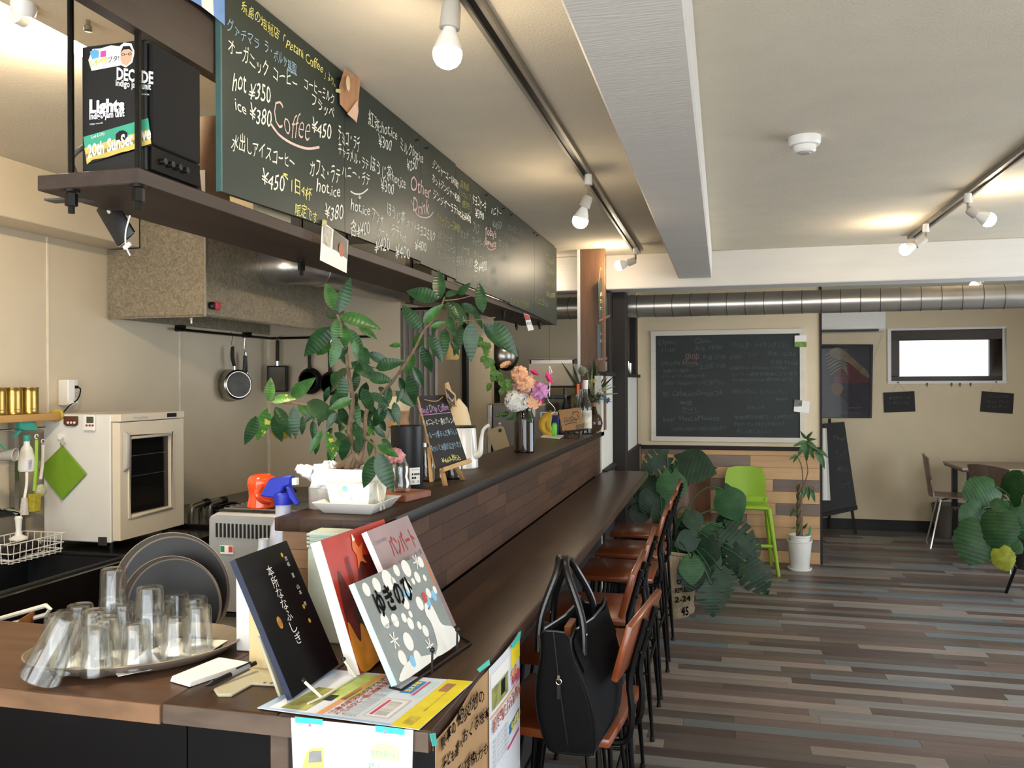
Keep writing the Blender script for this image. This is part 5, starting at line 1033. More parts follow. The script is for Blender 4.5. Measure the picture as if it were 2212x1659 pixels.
write(t, 'ゆきのひ', pt(.13, .62, .0012), pt(.66, .64, .0012), upv * .24, m_ink, 'title', bold=.03); write(t, '加藤志異 ぶん・え', pt(.13, .50), pt(.32, .50), upv * .03, m_gi, 'author'); write(t, 'こどものとも', pt(.80, .06), pt(.94, .06), upv * .03, m_gi, 'print_text')
for (s0, q0) in ((.17, .36), (.57, .13), (.88, .95)):
    for k in range(6):
        a = math.pi * k / 3; MB().ribbon([pt(s0, q0, .0009), pt(s0 + .055 * math.cos(a), q0 + .085 * math.sin(a), .0009)], .003, nn).build('snowflake_print', m_sn, t)
# stands, binder, wooden block, mint file box
bs = thing('book_stand', 'black wire book stand with ball ends under the snow book', 'book stand', (-.52, 1.48, ZC))
for u, v0, v1 in ((933, 1404, 1452), (987, 1360, 1402)):
    a, b = atZ(u, v1 + 2, ZC + .01), None; b = atY(u + 1, v0, a.y)
    MB().tube([a, b], .0022, 8).build('post', m_blk, bs); MB().ball(b, .005, 10, 7).build('ball', m_blk, bs)
MB().tube([(-.565, 1.35, ZC + .004), (-.54, 1.34, ZC + .004), (-.50, 1.62, ZC + .004), (-.54, 1.66, ZC + .004), (-.61, 1.55, ZC + .004)], .003, 6).build('base_wire', m_blk, bs)
bs2 = thing('book_stand', 'cream wire book stand holding the black book', 'book stand', (-.68, 1.33, ZC))
for (u0, v0, u1, v1) in ((655, 1470, 694, 1506), (742, 1424, 768, 1462)):
    a = atZ(u1, v1, ZC + .006); b = atY(u0, v0, a.y - .004) 
    MB().tube([a, b], .0026, 8).build('prong', pm('cream_wire', '#d8d2bd', .4), bs2); MB().ball(b, .0045, 10, 7).build('ball', m_blk, bs2)
MB().tube([atZ(665, 1520, ZC + .005), atZ(694, 1507, ZC + .005), atZ(768, 1463, ZC + .005)], .002, 6).build('base_wire', MATS['cream_wire'], bs2)
sbk = thing('plastic_bookend', 'pale green plastic bookend base lying beside the pen', 'bookend', atZ(570, 1475, ZC))
q = [atZ(461, 1490, ZC + .003), atZ(470, 1503, ZC + .003), atZ(500, 1503, ZC + .003), atZ(545, 1478, ZC + .003), atZ(622, 1482, ZC + .003), atZ(662, 1452, ZC + .003), atZ(548, 1446, ZC + .003)]
MB().prism([Vector((v.x, v.y, ZC)) for v in q], (0, 0, .006)).build('base', pm('sage_plastic', '#b3ad93', .45, var=.03), sbk, bevel=.002)
MB().obox(atZ(640, 1452, ZC + .03) + Vector((-.03, .02, .02)), (.003, .0, .0), (0, .06, 0), (-.02, 0, .05)).build('upright', MATS['sage_plastic'], sbk, bevel=.001)
for u, v in ((572, 1478), (586, 1479), (599, 1480)): MB().lathe([(.003, 0), (0, .0002)], atZ(u, v - 4, ZC + .0063), 10).build('hole', m_blk, sbk)
wbx = thing('white_binder', 'white binder standing behind the black book', 'binder', (-.84, 1.45, ZC))
a, b = atZ(508, 1397, ZC), atZ(560, 1400, ZC)
a = Vector((-.905, 1.44, 0)); 
MB().box(-.948, -.83, 1.475, 1.505, ZC, ZC + .178).build('cover', m_paper, wbx, bevel=.002)
MB().box(-.945, -.832, 1.478, 1.502, ZC + .1782, ZC + .179).build('page_edge', m_pg, wbx)
wk = thing('wooden_block', 'pale plywood block standing behind the black book', 'block', (-.82, 1.40, ZC))
a = atZ(538, 1447, ZC); MB().box(a.x, a.x + .07, a.y, a.y + .05, ZC, ZC + .115).build('block', wood('pale_ply', '#cbb078', '#dcc595', 2, .6, rnd=.02), wk, bevel=.001)
MB().box(a.x + .002, a.x + .069, a.y + .002, a.y + .048, ZC + .115, ZC + .1155).build('end_grain', pm('end_grain_tan', '#b99a62', .7, var=.2, sc=120), wk)
mbx = thing('file_box', 'mint green ribbed file box between the black and red books', 'file box', (-.72, 1.60, ZC))
MB().box(-.835, -.70, 1.56, 1.615, ZC, ZC + .195).build('case', pm('mint_case', '#b7bfae', .5, var=.04), mbx, bevel=.003)
for k in range(4): MB().box(-.836, -.699, 1.558, 1.617, ZC + .196 + k * .008, ZC + .201 + k * .008).build('lid_rib', pm('mint_rib', '#9fb0a4', .5), mbx, bevel=.001)
MB().box(-.83, -.705, 1.562, 1.613, ZC + .195, ZC + .228).build('lid', MATS['mint_case'], mbx)
# sheets taped to the end and the side of the bar
m_teal = pm('teal_tape', '#3fbfae', .5, var=.05)
wp_ = thing('white_poster', 'white drawing with a yellow car taped to the end of the bar', 'poster', atY(760, 1600, 1.197))
P = lambda u, v, d=.0: atY(u, v, 1.1975 - d)
MB().prism([P(629, 1550), P(893, 1577), P(889, 1720), P(635, 1700)], (0, -.0008, 0)).build('sheet', pm('poster_white', '#eef0f0', .6, var=.01), wp_)
def pq(pts, m, d=.0012, nm='drawing', par=None): MB().prism([P(u, v, d) for u, v in pts], (0, -.0002, 0)).build(nm, m, par or wp_)
pq([(637, 1548), (697, 1554), (697, 1566), (638, 1561)], m_teal, .0014, 'tape'); pq([(811, 1567), (874, 1575), (874, 1588), (811, 1581)], m_teal, .0014, 'tape')
m_cy2 = pm('car_yellow', '#d8d06a', .6, var=.1)
pq([(652, 1660), (662, 1625), (672, 1617), (697, 1616), (700, 1662)], m_cy2); pq([(668, 1625), (675, 1622), (694, 1622), (695, 1646), (666, 1648)], pm('window_grey', '#8a8a88', .6, var=.2), .0016)
pq([(700, 1618), (760, 1622), (762, 1670), (700, 1668)], pm('truck_grey', '#d8d8d8', .6), .0013)
pq([(800, 1618), (815, 1605), (838, 1604), (862, 1618), (866, 1645), (802, 1640)], pm('pale_yellow', '#e6e6a0', .6), .0014); write(wp_, '絵本を届けよう', P(801, 1630, .0018), P(862, 1637, .0018), Vector((0, 0, .008)), pm('print_teal', '#59b6a6', .6), 'print_text'); write(wp_, 'よろしく', P(796, 1660, .0018), P(820, 1662, .0018), Vector((0, 0, .010)), MATS['print_teal'], 'print_text', bold=.02)
for u, v in ((665, 1572), (828, 1588)): write(wp_, '※', P(u, v, .0018), P(u + 8, v + 1, .0018), Vector((0, 0, .008)), pm('print_pink', '#d0709a', .6), 'print_text')
XS = -.4335
Q = lambda u, v, d=.0: atX(u, v, XS + d)
kp = thing('kraft_notice', 'brown kraft paper notice with brush lettering taped to the bar side', 'notice', atX(1000, 1560, XS))
MB().surf(lambda s, t: (Q(936, 1600) * (1 - s) + Q(1062, 1432) * s) * t + (Vector((XS, Q(936, 1600).y, .62)) * (1 - s) + Vector((XS, Q(1075, 1480).y, .62)) * s) * (1 - t) + Vector((.004 * math.sin(s * 7) + .003, 0, 0)), 10, 3).build('sheet', pm('kraft_paper', '#b08c62', .75, var=.08, sc=12), kp, solid=.0008)
for (body, u0, v0, u1, v1, h) in (('熊本の', 952, 1620, 985, 1580, 34), ('被災地の', 986, 1570, 1046, 1512, 40), ('子ども達へ', 956, 1668, 1000, 1615, 30), ('おくる絵本', 1000, 1606, 1057, 1545, 30), ('集めています。', 960, 1712, 1030, 1636, 28), ('ご協力も', 1004, 1668, 1054, 1622, 28)):
    p = Q(u0, v0, .0088); write(kp, body, p, Q(u1, v1, .0088), Q(u0, v0 - h, .0088) - p, m_ink, 'lettering', bold=.015)
for (a, b, c, d) in (((1030, 1446), (1056, 1424), (1058, 1436), (1036, 1452)), ((928, 1585), (940, 1583), (944, 1610), (934, 1612))): MB().prism([Q(*a, .006), Q(*b, .006), Q(*c, .010), Q(*d, .010)], (.0006, 0, 0)).build('tape', m_teal, kp)
fl2 = thing('charity_poster', 'colourful book donation poster taped to the bar side', 'poster', atX(1090, 1500, XS))
XS = -.430
y0, y1 = Q(1054, 1446).y, Q(1119, 1374).y
def R(s, t, d=.0): return Vector((XS + .002 + d + .004 * math.sin(s * 3), y0 + (y1 - y0) * s, ZC - .003 - t * .32))
MB().surf(lambda s, t: R(s, t), 8, 2).build('sheet', m_fl, fl2, solid=.0006)
def rq(s0, t0, s1, t1, m, d=.0012): MB().surf(lambda s, t: R(s0 + (s1 - s0) * s, t0 + (t1 - t0) * t, d), 6, 1).build('print', m, fl2)
rq(.62, .02, 1, .16, MATS['flyer_yellow']); rq(.03, .05, .55, .13, m_paper); rq(.06, .14, .52, .27, MATS['flyer_meadow']); rq(.3, .15, .42, .24, m_blk, .0016); rq(.02, .295, .98, .31, MATS['flyer_orange']); rq(.55, .5, .97, .56, MATS['flyer_bluebox']); rq(.5, .62, .95, .64, MATS['flyer_pink']); rq(.0, .9, 1, 1, MATS['flyer_yellow']); rq(.04, .72, .3, .86, MATS['flyer_greybox'])
def rw(body, s0, s1, t, h, m, **k): p = R(s0, t, .004); write(fl2, body, p, R(s1, t, .004), Vector((0, 0, h)), m, 'print_text', **k)
rw('絵本', .6, .85, .22, .02, MATS['flyer_orange'], bold=.03); rw('募集', .62, .95, .28, .022, MATS['flyer_pink'], bold=.03); rw('被災地の子ども達に', .05, .95, .36, .014, m_rdp, bold=.02); rw('笑顔と一緒に絵本を届けます!', .04, .98, .40, .014, m_rdp, bold=.02); rw('絵本募集中', .58, .94, .55, .02, MATS['print_yellow'], bold=.02)
for i in range(6): rw('被災した子どもたちに絵本を', .05, .48, .46 + i * .03, .005, m_gi)
MB().prism([R(.55, -.02, .006), R(.95, -.02, .006), R(.9, .025, .006), R(.6, .02, .006)], (.0006, 0, 0)).build('tape', m_teal, fl2)
ws2 = tag(MB().box(-1.9, -1.02, .70, 1.0, .735, .76).box(-1.15, -1.11, .75, .79, 0, .735).box(-1.15, -1.11, .92, .96, 0, .735).box(-1.85, -1.81, .92, .96, 0, .735).build('white_side_table', m_white, bevel=.004), 'white side table just peeking in below the corner table', 'table')
# ================================================================ things on the raised ledge
def leafmesh(name, mat, wid=.42, n=7, fold=.10, droop=.16, tip=1., vein=None, wave=0.):
    """leaf of unit length along x, face up z: two halves folded on the midrib"""
    vs = []; fs = []
    for i in range(n + 1):
        t = i / n; w = wid / 2 * (math.sin(math.pi * min(1, t ** .85)) ** .8) * (1 - .25 * t) if 0 < t < 1 else 0.004
        z = -droop * t * t
        for s in (-1, -.55, 0, .55, 1): vs.append((t + (0.0), s * w, z + fold * abs(s) * w * 2 + wave * math.sin(t * 14 + s) * abs(s) * .05))
    for i in range(n):
        for k in range(4): a = i * 5 + k; fs.append((a, a + 5, a + 6, a + 1))
    mb = MB(); mb.add(vs, fs); return mb.mesh(name, [mat], merge=False, ang=1.2)
def leafmat(name, c1, c2, spots=None, rough=.42, vein=.07):
    m, nt, b, new, link = _new(name)
    tc = new('ShaderNodeTexCoord'); n = new('ShaderNodeTexNoise'); n.inputs['Scale'].default_value = 3.2; n.inputs['Detail'].default_value = 5; link(tc.outputs['Object'], n.inputs['Vector'])
    r = _ramp(new, [(.3, c1), (.7, c2)]); link(n.outputs[0], r.inputs[0])
    w = new('ShaderNodeTexWave'); w.inputs['Scale'].default_value = 3.2; w.inputs['Distortion'].default_value = .8; w.bands_direction = 'X'; link(tc.outputs['Object'], w.inputs['Vector'])
    mx = new('ShaderNodeMix'); mx.data_type = 'RGBA'; mx.blend_type = 'MULTIPLY'; mx.inputs[0].default_value = vein; link(r.outputs[0], mx.inputs[6]); link(w.outputs[0], mx.inputs[7])
    out = mx.outputs[2]
    if spots:
        oi = new('ShaderNodeObjectInfo'); ad = new('ShaderNodeVectorMath'); ad.operation = 'ADD'; mu = new('ShaderNodeMath'); mu.operation = 'MULTIPLY'; mu.inputs[1].default_value = 40; link(oi.outputs['Random'], mu.inputs[0])
        link(tc.outputs['Object'], ad.inputs[0]); link(mu.outputs[0], ad.inputs[1])
        n2 = new('ShaderNodeTexNoise'); n2.inputs['Scale'].default_value = 4.5; link(ad.outputs[0], n2.inputs['Vector'])
        r2 = _ramp(new, [(.60, (0, 0, 0)), (.68, (1, 1, 1))]); link(n2.outputs[0], r2.inputs[0])
        m2 = new('ShaderNodeMix'); m2.data_type = 'RGBA'; link(r2.outputs[0], m2.inputs[0]); link(out, m2.inputs[6]); m2.inputs[7].default_value = (*lin(spots), 1); out = m2.outputs[2]
    link(out, b.inputs['Base Color']); b.inputs['Roughness'].default_value = rough; b.inputs['Specular IOR Level'].default_value = .35
    bp = new('ShaderNodeBump'); bp.inputs['Strength'].default_value = .08; bp.inputs['Distance'].default_value = .01; link(w.outputs[0], bp.inputs['Height']); link(bp.outputs[0], b.inputs['Normal'])
    MATS[name] = m; return m
rl_ = random.Random(11)
def place_leaf(me, base, tip, parent, name='leaf', nrm=None, wscale=1.):
    base, tip = Vector(base), Vector(tip); d = tip - base; L = d.length; x = d.normalized()
    n = Vector(nrm) if nrm else Vector((0, 0, CAMH)) - base; n.normalize(); n = n + Vector((rl_.uniform(-.4, .4), rl_.uniform(-.4, .4), rl_.uniform(0, .5)))
    z = (n - x * n.dot(x)).normalized(); y = z.cross(x)
    M = Matrix((x * L, y * L * wscale, z * L)).transposed().to_4x4(); M.translation = base
    o = bpy.data.objects.new(name, me); COL.objects.link(o); o.parent = parent; o.matrix_parent_inverse = WM(parent).inverted(); o.matrix_basis = M
    return o
# ficus in a wrapped pot
fx, fy_ = -.825, 1.785
fic = thing('potted_ficus', 'tall leafy ficus in a white flower-print pot on the ledge end', 'potted plant', (fx, fy_, ZL))
m_f1 = leafmat('ficus_leaf_dark', '#16301a', '#264824', rough=.34); m_f2 = leafmat('ficus_leaf_mid', '#22481c', '#38642a', rough=.36); m_f3 = leafmat('ficus_leaf_spotted', '#305a22', '#4a7c30', '#b8b23a')
fl_ = [leafmesh('ficus_leaf', m, w, 7, .12, dr) for m, w, dr in ((m_f1, .46, .12), (m_f1, .42, .2), (m_f2, .45, .15), (m_f2, .5, .08), (m_f3, .44, .14))]
def C5(z): return (500 + z[0] / 3.017, 550 + z[1] / 3.017)
LV = [(685,365,620,195,3),(700,380,770,170,1),(700,400,950,455,2),(690,410,600,385,1),(690,420,665,570,2),(650,470,480,655,0),(640,550,550,660,2),(720,450,745,590,2),(755,480,860,640,2),(830,465,935,535,2),(700,560,650,720,2),(860,600,870,740,0),(890,640,1040,715,0),(940,740,1100,690,1),(780,700,950,800,1),(890,790,1030,820,0),(730,790,720,980,0),(820,760,800,890,0),(760,740,640,880,0),(850,870,920,1020,0),(900,900,1030,980,1),(780,930,830,1100,2),(700,990,760,1110,0),(790,940,640,1000,2),(1030,860,1010,1000,1),(1070,890,1180,985,0),(1150,780,1200,970,0),(1180,730,1260,860,1),(1000,980,930,1120,0),(1010,1000,1070,1090,0),(1060,960,1090,1100,1),(960,1070,1010,1150,1),
 (245,960,255,810,3),(265,950,390,930,4),(390,925,515,825,2),(235,1000,175,1205,4),(160,1050,100,1230,0),(285,990,385,1170,0),(280,1040,320,1215,0),(405,990,415,1180,1),(430,970,530,1070,2),(465,1050,460,1170,1),(490,965,670,1060,0),(530,1080,540,1200,1),(590,1140,510,1280,2),(650,1070,720,1050,4),(620,1150,660,1310,4),(640,1250,660,1380,2),(670,1160,775,1230,0),(735,1140,880,1160,4),(740,1200,730,1340,0),(860,1190,790,1290,0),(885,1120,930,1180,4),(910,1200,900,1300,2),(930,1310,870,1510,0),(955,1290,1040,1530,0),(950,1240,1080,1310,3),(980,1200,1040,1250,1),(570,1200,540,1300,1),(690,1200,740,1320,2),
 (1240,490,1115,340,0),(1250,505,1180,630,2),(1245,600,1300,760,0),(1180,640,1140,790,2),(1290,520,1370,680,1),(1300,470,1385,440,2),(1250,445,1360,330,2),(1350,290,1150,235,0),(1360,290,1345,100,1),(1395,275,1480,225,1),(1480,260,1540,200,1),(1640,380,1610,190,0),(1400,310,1535,430,0),(1410,400,1450,510,0),(1390,480,1390,640,0),(1500,460,1460,640,0),(1560,440,1560,675,0),(1640,450,1830,625,0),(1710,440,1840,630,1),(1500,320,1620,390,1),(1340,580,1370,650,1),(1110,590,1030,590,2),
 (600,1000,560,1110,1),(680,1030,620,1130,0),(820,1010,900,1110,0),(860,960,960,1050,1),(740,860,650,960,1),(800,1100,850,1230,1),(560,960,600,1080,2),(700,640,760,720,1),(800,560,820,680,2),
 (640,860,600,960,1),(700,900,640,1010,0),(850,700,800,820,1),(880,830,840,950,0),(960,860,1020,920,1),(930,1000,870,1080,0),(620,1010,700,1090,1),(540,1010,480,1090,0),(760,1050,690,1150,0),(830,1080,760,1190,1),(930,1120,1000,1190,0),(660,1130,600,1210,1),(700,1250,650,1330,2),(800,1250,850,1350,0),(880,1060,940,1150,2),(1000,920,960,1030,1),(1090,800,1130,900,0),(1120,870,1080,960,1),(820,900,770,1010,0),(1350,420,1300,520,1),(1450,330,1500,430,1),(1580,380,1640,470,1),(1430,560,1480,640,1),(760,600,690,680,0),(820,640,900,700,2),(690,760,640,850,1)]
for i, (x0, y0, x1, y1, k) in enumerate(LV):
    dy = rl_.uniform(-.10, .10) + (.06 if x0 > 1200 else 0) if y1 < 1400 else -.085; b = atY(*C5((x0, y0)), fy_ + dy); tp = atY(*C5((x1, y1)), fy_ + dy + rl_.uniform(-.03, .03))
    tp = b + (tp - b) * 1.10
    place_leaf(fl_[k], b, tp, fic, wscale=rl_.uniform(.86, 1.06))
m_bark = pm('ficus_bark', '#6e5a45', .8, var=.3, sc=60, bump=.5)
def stem(pts, r0, r1, dys=None, par=None, m=None, nm='branch'):
    q = smoothpath([atY(*C5(p), fy_ + (dys[i] if dys else 0)) for i, p in enumerate(pts)], 4); k = len(q)
    MB().tube(q, [r0 + (r1 - r0) * i / (k - 1) for i in range(k)], 7).build(nm, m or m_bark, par or fic)
stem([(790, 1390), (800, 1280), (770, 1150), (790, 950), (760, 750), (740, 560), (690, 390)], .008, .003, nm='trunk')
stem([(820, 1390), (850, 1290), (870, 1150), (890, 1000), (1040, 840), (1180, 640), (1255, 495), (1340, 400), (1390, 275)], .006, .002, [0, 0, .01, .02, .04, .06, .06, .06, .06])
stem([(1300, 470), (1420, 440), (1560, 430), (1720, 410)], .0025, .0012, [.06] * 4); stem([(1390, 300), (1480, 290), (1560, 270)], .002, .001, [.06] * 3)
stem([(790, 960), (640, 1000), (420, 970), (330, 970), (240, 965)], .004, .0015); stem([(770, 1150), (690, 1080), (620, 1150)], .003, .001); stem([(860, 1200), (930, 1240), (940, 1330)], .003, .0012); stem([(760, 750), (850, 720), (940, 740)], .002, .001)
stem([(690, 1400), (780, 1330), (760, 1390)], .012, .008, nm='root'); stem([(760, 1400), (800, 1300), (850, 1370)], .013, .007, nm='root')
m_pot = pm('pot_white', '#e9e7e0', .35, var=.02)
def quadpot(cx, cy, h0, h1, z0, z1, wall=.005):
    mb = MB(); r = lambda h, z: [(cx - h, cy - h, z), (cx + h, cy - h, z), (cx + h, cy + h, z), (cx - h, cy + h, z)]
    L = [r(h0, z0), r(h1, z1), r(h1 - wall, z1), r(h0 - wall, z0 + .006)]
    mb.add(sum(L, []), [(i * 4 + k, i * 4 + (k + 1) % 4, i * 4 + 4 + (k + 1) % 4, i * 4 + 4 + k) for i in range(3) for k in range(4)] + [(3, 2, 1, 0), (12, 13, 14, 15)]); return mb
quadpot(fx, fy_, .045, .055, ZL + .006, ZL + .10).build('pot', m_pot, fic, bevel=.002)
m_wrap = None
def florals():
    m, nt, b, new, link = _new('floral_wrap'); vec = _coords(nt, new, link, (1, 1, 1))
    v = new('ShaderNodeTexVoronoi'); v.inputs['Scale'].default_value = 38; link(vec, v.inputs['Vector'])
    r = _ramp(new, [(.0, '#d98c9a'), (.2, '#e6d67a'), (.4, '#a9cfc4'), (.7, '#8db6c4'), (1, '#e8e4d4')]); link(v.outputs['Color'], r.inputs[0])
    r2 = _ramp(new, [(.28, (1, 1, 1)), (.42, (0, 0, 0))]); link(v.outputs['Distance'], r2.inputs[0])
    mx = new('ShaderNodeMix'); mx.data_type = 'RGBA'; link(r2.outputs[0], mx.inputs[0]); mx.inputs[6].default_value = (*lin('#ece9dc'), 1); link(r.outputs[0], mx.inputs[7]); link(mx.outputs[2], b.inputs['Base Color']); b.inputs['Roughness'].default_value = .6
    MATS['floral_wrap'] = m; return m
quadpot(fx, fy_, .0462, .0532, ZL + .012, ZL + .068, .0006).build('paper_wrap', florals(), fic)
MB().box(fx - .05, fx + .05, fy_ - .05, fy_ + .05, ZL + .08, ZL + .088).build('soil', pm('soil', '#3a2c20', .95, var=.4, sc=90, bump=.6), fic)
MB().tube([(fx - .0545, fy_ - .0545, ZL + .070), (fx + .0545, fy_ - .0545, ZL + .070), (fx + .0545, fy_ + .0545, ZL + .070), (fx - .0545, fy_ + .0545, ZL + .070)], .0018, 6, closed=True).build('string', pm('cotton_string', '#d6ccb6', .8), fic)
bx0 = Vector((fx + .058, fy_ - .02, ZL + .068))
for s in (1, -1): MB().tube(smoothpath([bx0, bx0 + Vector((.006, .012 * s, -.012)), bx0 + Vector((.009, .014 * s, -.035)), bx0 + Vector((.007, .002 * s, -.046)), bx0 + Vector((.004, 0, -.02)), bx0], 4), .0022, 6).build('string_bow', MATS['cotton_string'], fic)
for s in (.004, -.006): MB().tube(smoothpath([bx0, bx0 + Vector((.01, s, -.035)), bx0 + Vector((.013, s * 2, -.062))], 4), .002, 6).build('string_end', MATS['cotton_string'], fic)
quadpot(fx, fy_ + .0, .058, .078, ZL, ZL + .026, .004).build('saucer', m_pot, fic, bevel=.001)
# tub with white cloth
tb = thing('plastic_tub', 'clear plastic tub with red lid stripe beside the ficus pot', 'tub', (-.915, 1.80, ZL))
MB().lathe([(.0, 0), (.034, 0), (.036, .003), (.038, .05), (.0385, .05), (.037, .001), (0, .001)], (-.917, 1.80, ZL), 26).build('tub', MATS['clear_plastic'], tb)
MB().lathe([(.0335, .004), (.0345, .024), (0, .024)], (-.917, 1.80, ZL), 26).build('red_filling', pm('red_filling', '#b5503c', .5), tb)
cl_ = thing('crumpled_cloth', 'crumpled white cloth bundle on top of the clear tub', 'cloth', (-.91, 1.80, ZL + .05))
def crump(s, t):
    a, b = 6.28318 * s, 3.14159 * t; r = 1 + .13 * math.sin(5 * a + 3 * b) * math.sin(b) + .10 * math.sin(9 * b + 2 * a) + .07 * math.sin(11 * a - 4 * b)
    return (-.905 + .048 * r * math.sin(b) * math.cos(a), 1.80 + .042 * r * math.sin(b) * math.sin(a), ZL + .072 + .036 * r * math.cos(b))
MB().surf(crump, 36, 18, True).build('bundle', pm('white_cloth', '#e4e4e2', .8, var=.04, sc=30), cl_)
MB().tube(smoothpath([(-.945, 1.785, ZL + .085), (-.962, 1.775, ZL + .092), (-.975, 1.77, ZL + .098)], 4), [.016] * 4 + [.012] * 3 + [.007, .009], 10).build('knot', MATS['white_cloth'], cl_)
# wooden coaster, bud vase, pink carnation
cs_ = thing('wooden_coaster', 'thick reddish wooden board on the ledge', 'board', (-.80, 1.98, ZL))
MB().obox((-.80, 1.985, ZL + .009), (.055, -.01, 0), (.012, .06, 0), (0, 0, .009)).build('board', wood('red_wood', '#6e3a22', '#8d5234', 0, .5), cs_, bevel=.003)
MB().obox((-.80, 1.985, ZL + .0182), (.052, -.0095, 0), (.0113, .0567, 0), (0, 0, .0003)).build('worn_face', wood('red_wood_face', '#7a4a30', '#9a6242', 0, .6), cs_)
vg = thing('glass_bud_vase', 'curvy clear glass vase with a pink carnation on the wooden board', 'vase', (-.80, 1.975, ZL + .019))
vp = [(.022, 0), (.026, .01), (.027, .025), (.021, .04), (.024, .055), (.022, .07), (.014, .085), (.012, .094), (.0105, .094), (.0125, .085), (.02, .07), (.022, .055), (.019, .04), (.0245, .025), (.023, .008), (0, .006)]
MB().lathe(vp, (-.795, 1.975, ZL + .0187), 26).build('glass', m_glass, vg)
def carnation(c, r, m, parent, nm='blossom', ax=(0, 0, 1), seed=0, flat=.75):
    rr = random.Random(seed); ax = Vector(ax).normalized(); M = ax.to_track_quat('Z', 'Y').to_matrix(); ph = [rr.uniform(0, 6) for _ in range(4)]
    def fn(s, t):
        a, b = 6.28318 * s, 2.6 * t; w = 1 + .16 * math.sin(9 * a + ph[0]) * t + .11 * math.sin(17 * a + 8 * b + ph[1]) + .10 * math.sin(7 * b + 4 * a + ph[2])
        return Vector(c) + M @ Vector((r * w * math.sin(b) * math.cos(a), r * w * math.sin(b) * math.sin(a), r * flat * w * math.cos(b)))
    return MB().surf(fn, 40, 16, True).build(nm, m, parent, ang=1.0)
def petals(c, ax, r, n, m, parent, nm='blossom', cup=.35, rows=1):
    ax = Vector(ax).normalized(); a = ax.orthogonal().normalized(); b = ax.cross(a); mb = MB()
    for k in range(rows):
        for i in range(n):
            w = 6.28318 * (i + .5 * k) / n; d = a * math.cos(w) + b * math.sin(w); e = ax.cross(d); q = r * (1 - .3 * k); p = Vector(c) + ax * (.15 * r * k)
            pts = [p, p + d * q * .45 - e * q * .32 + ax * q * cup * .5, p + d * q * .9 - e * q * .40 + ax * q * cup, p + d * q * 1.02 + ax * q * cup * .8, p + d * q * .9 + e * q * .40 + ax * q * cup, p + d * q * .45 + e * q * .32 + ax * q * cup * .5]
            mb.add(pts, [(0, 1, 2, 3), (0, 3, 4, 5)])
    return mb.build(nm, m, parent, ang=1.2)
m_pk = pm('petal_pink', '#dc9a98', .7, var=.12, sc=60)
carnation(atY(852, 985, 1.97), .024, m_pk, vg, seed=3); MB().tube([(-.795, 1.975, ZL + .03), atY(852, 990, 1.97)], .002, 6).build('stalk', pm('stalk_green', '#4d6a35', .6), vg)
# black canister with label
ca = thing('black_canister', 'tall matte black canister with a white label', 'canister', (-.845, 2.14, ZL))
MB().lathe([(.0, 0), (.043, 0), (.0445, .003), (.0445, .176), (.043, .178), (.041, .178), (.040, .174), (0, .174)], (-.85, 2.16, ZL), 40).build('body', pm('matte_black', '#17181b', .42, .2, var=.05), ca)
MB().surf(lambda s, t: (-.85 + .0448 * math.cos(-1.05 + s * .75), 2.16 + .0448 * math.sin(-1.05 + s * .75), ZL + .018 + t * .046), 8, 1).build('label', m_paper, ca)
for i, bd in enumerate(('— ——', '■ ■■■', '■■ —', 'S 2')):
    p = Vector((-.85 + .0452 * math.cos(-.9), 2.16 + .0452 * math.sin(-.9), ZL + .054 - i * .010)); d = Vector((math.sin(.9) * .022, math.cos(.9) * .022, 0)); write(ca, bd, p, p + d, Vector((0, 0, .005)), m_ink, 'label_print')
# glass brewer with wooden collar, jars of beans
gb = thing('glass_coffee_brewer', 'hourglass glass coffee brewer with wooden collar behind the canister', 'coffee brewer', (-1.02, 2.30, .845))
c_ = atY(862, 905, 2.62); 
MB().lathe([(.0, -.19), (.06, -.19), (.064, -.17), (.055, -.10), (.03, -.03), (.024, 0), (.03, .03), (.055, .09), (.06, .095), (.058, .095), (.028, .03), (.022, 0), (.028, -.03), (.052, -.1), (.06, -.17), (0, -.186)], c_, 30).build('glass', m_glass, gb)
MB().lathe([(.033, -.03), (.037, -.025), (.031, 0), (.037, .025), (.033, .03), (.027, 0), (.033, -.03)], c_, 24).build('wooden_collar', wood('collar_wood', '#9a6a40', '#b58757', 2, .5), gb)
MB().lathe([(.030, .02), (.055, .075), (.054, .076), (.0, .012)], c_, 18).build('paper_filter', pm('filter_paper', '#d9c6a2', .8), gb)
gb.location.z = .845; MB().box(c_.x - .07, c_.x + .07, c_.y - .07, c_.y + .07, .845, c_.z - .19).build('stand', m_blk, gb)
m_bean = pm('coffee_beans', '#2a1a10', .5, var=.5, sc=80, bump=1.)
for k, (u, v, h, y, lb) in enumerate(((918, 1040, .105, 2.30, 'glass jar of dark coffee beans beside the black canister'), (975, 1046, .075, 2.38, 'squat glass jar behind the little easel'))):
    p = atY(u, v, y + .06); j = thing('glass_jar', lb, 'jar', (p.x, p.y, ZL), group='coffee jars'); p.z = ZL; R_ = (.030, .036)[k]
    MB().lathe([(.0, 0), (R_ - .002, 0), (R_, .004), (R_, h - .01), (R_ - .005, h), (R_ - .007, h), (R_ - .003, h - .01), (R_ - .003, .005), (0, .004)], p, 26).build('glass', m_glass, j)
    MB().lathe([(.0, .006), (R_ - .004, .006), (R_ - .004, h * .7), (0, h * .72)], p, 22).build('beans', m_bean, j)
    MB().lathe([(R_ + .001, h), (R_ + .001, h + .012), (0, h + .013)], p, 22).build('lid', m_steel, j)
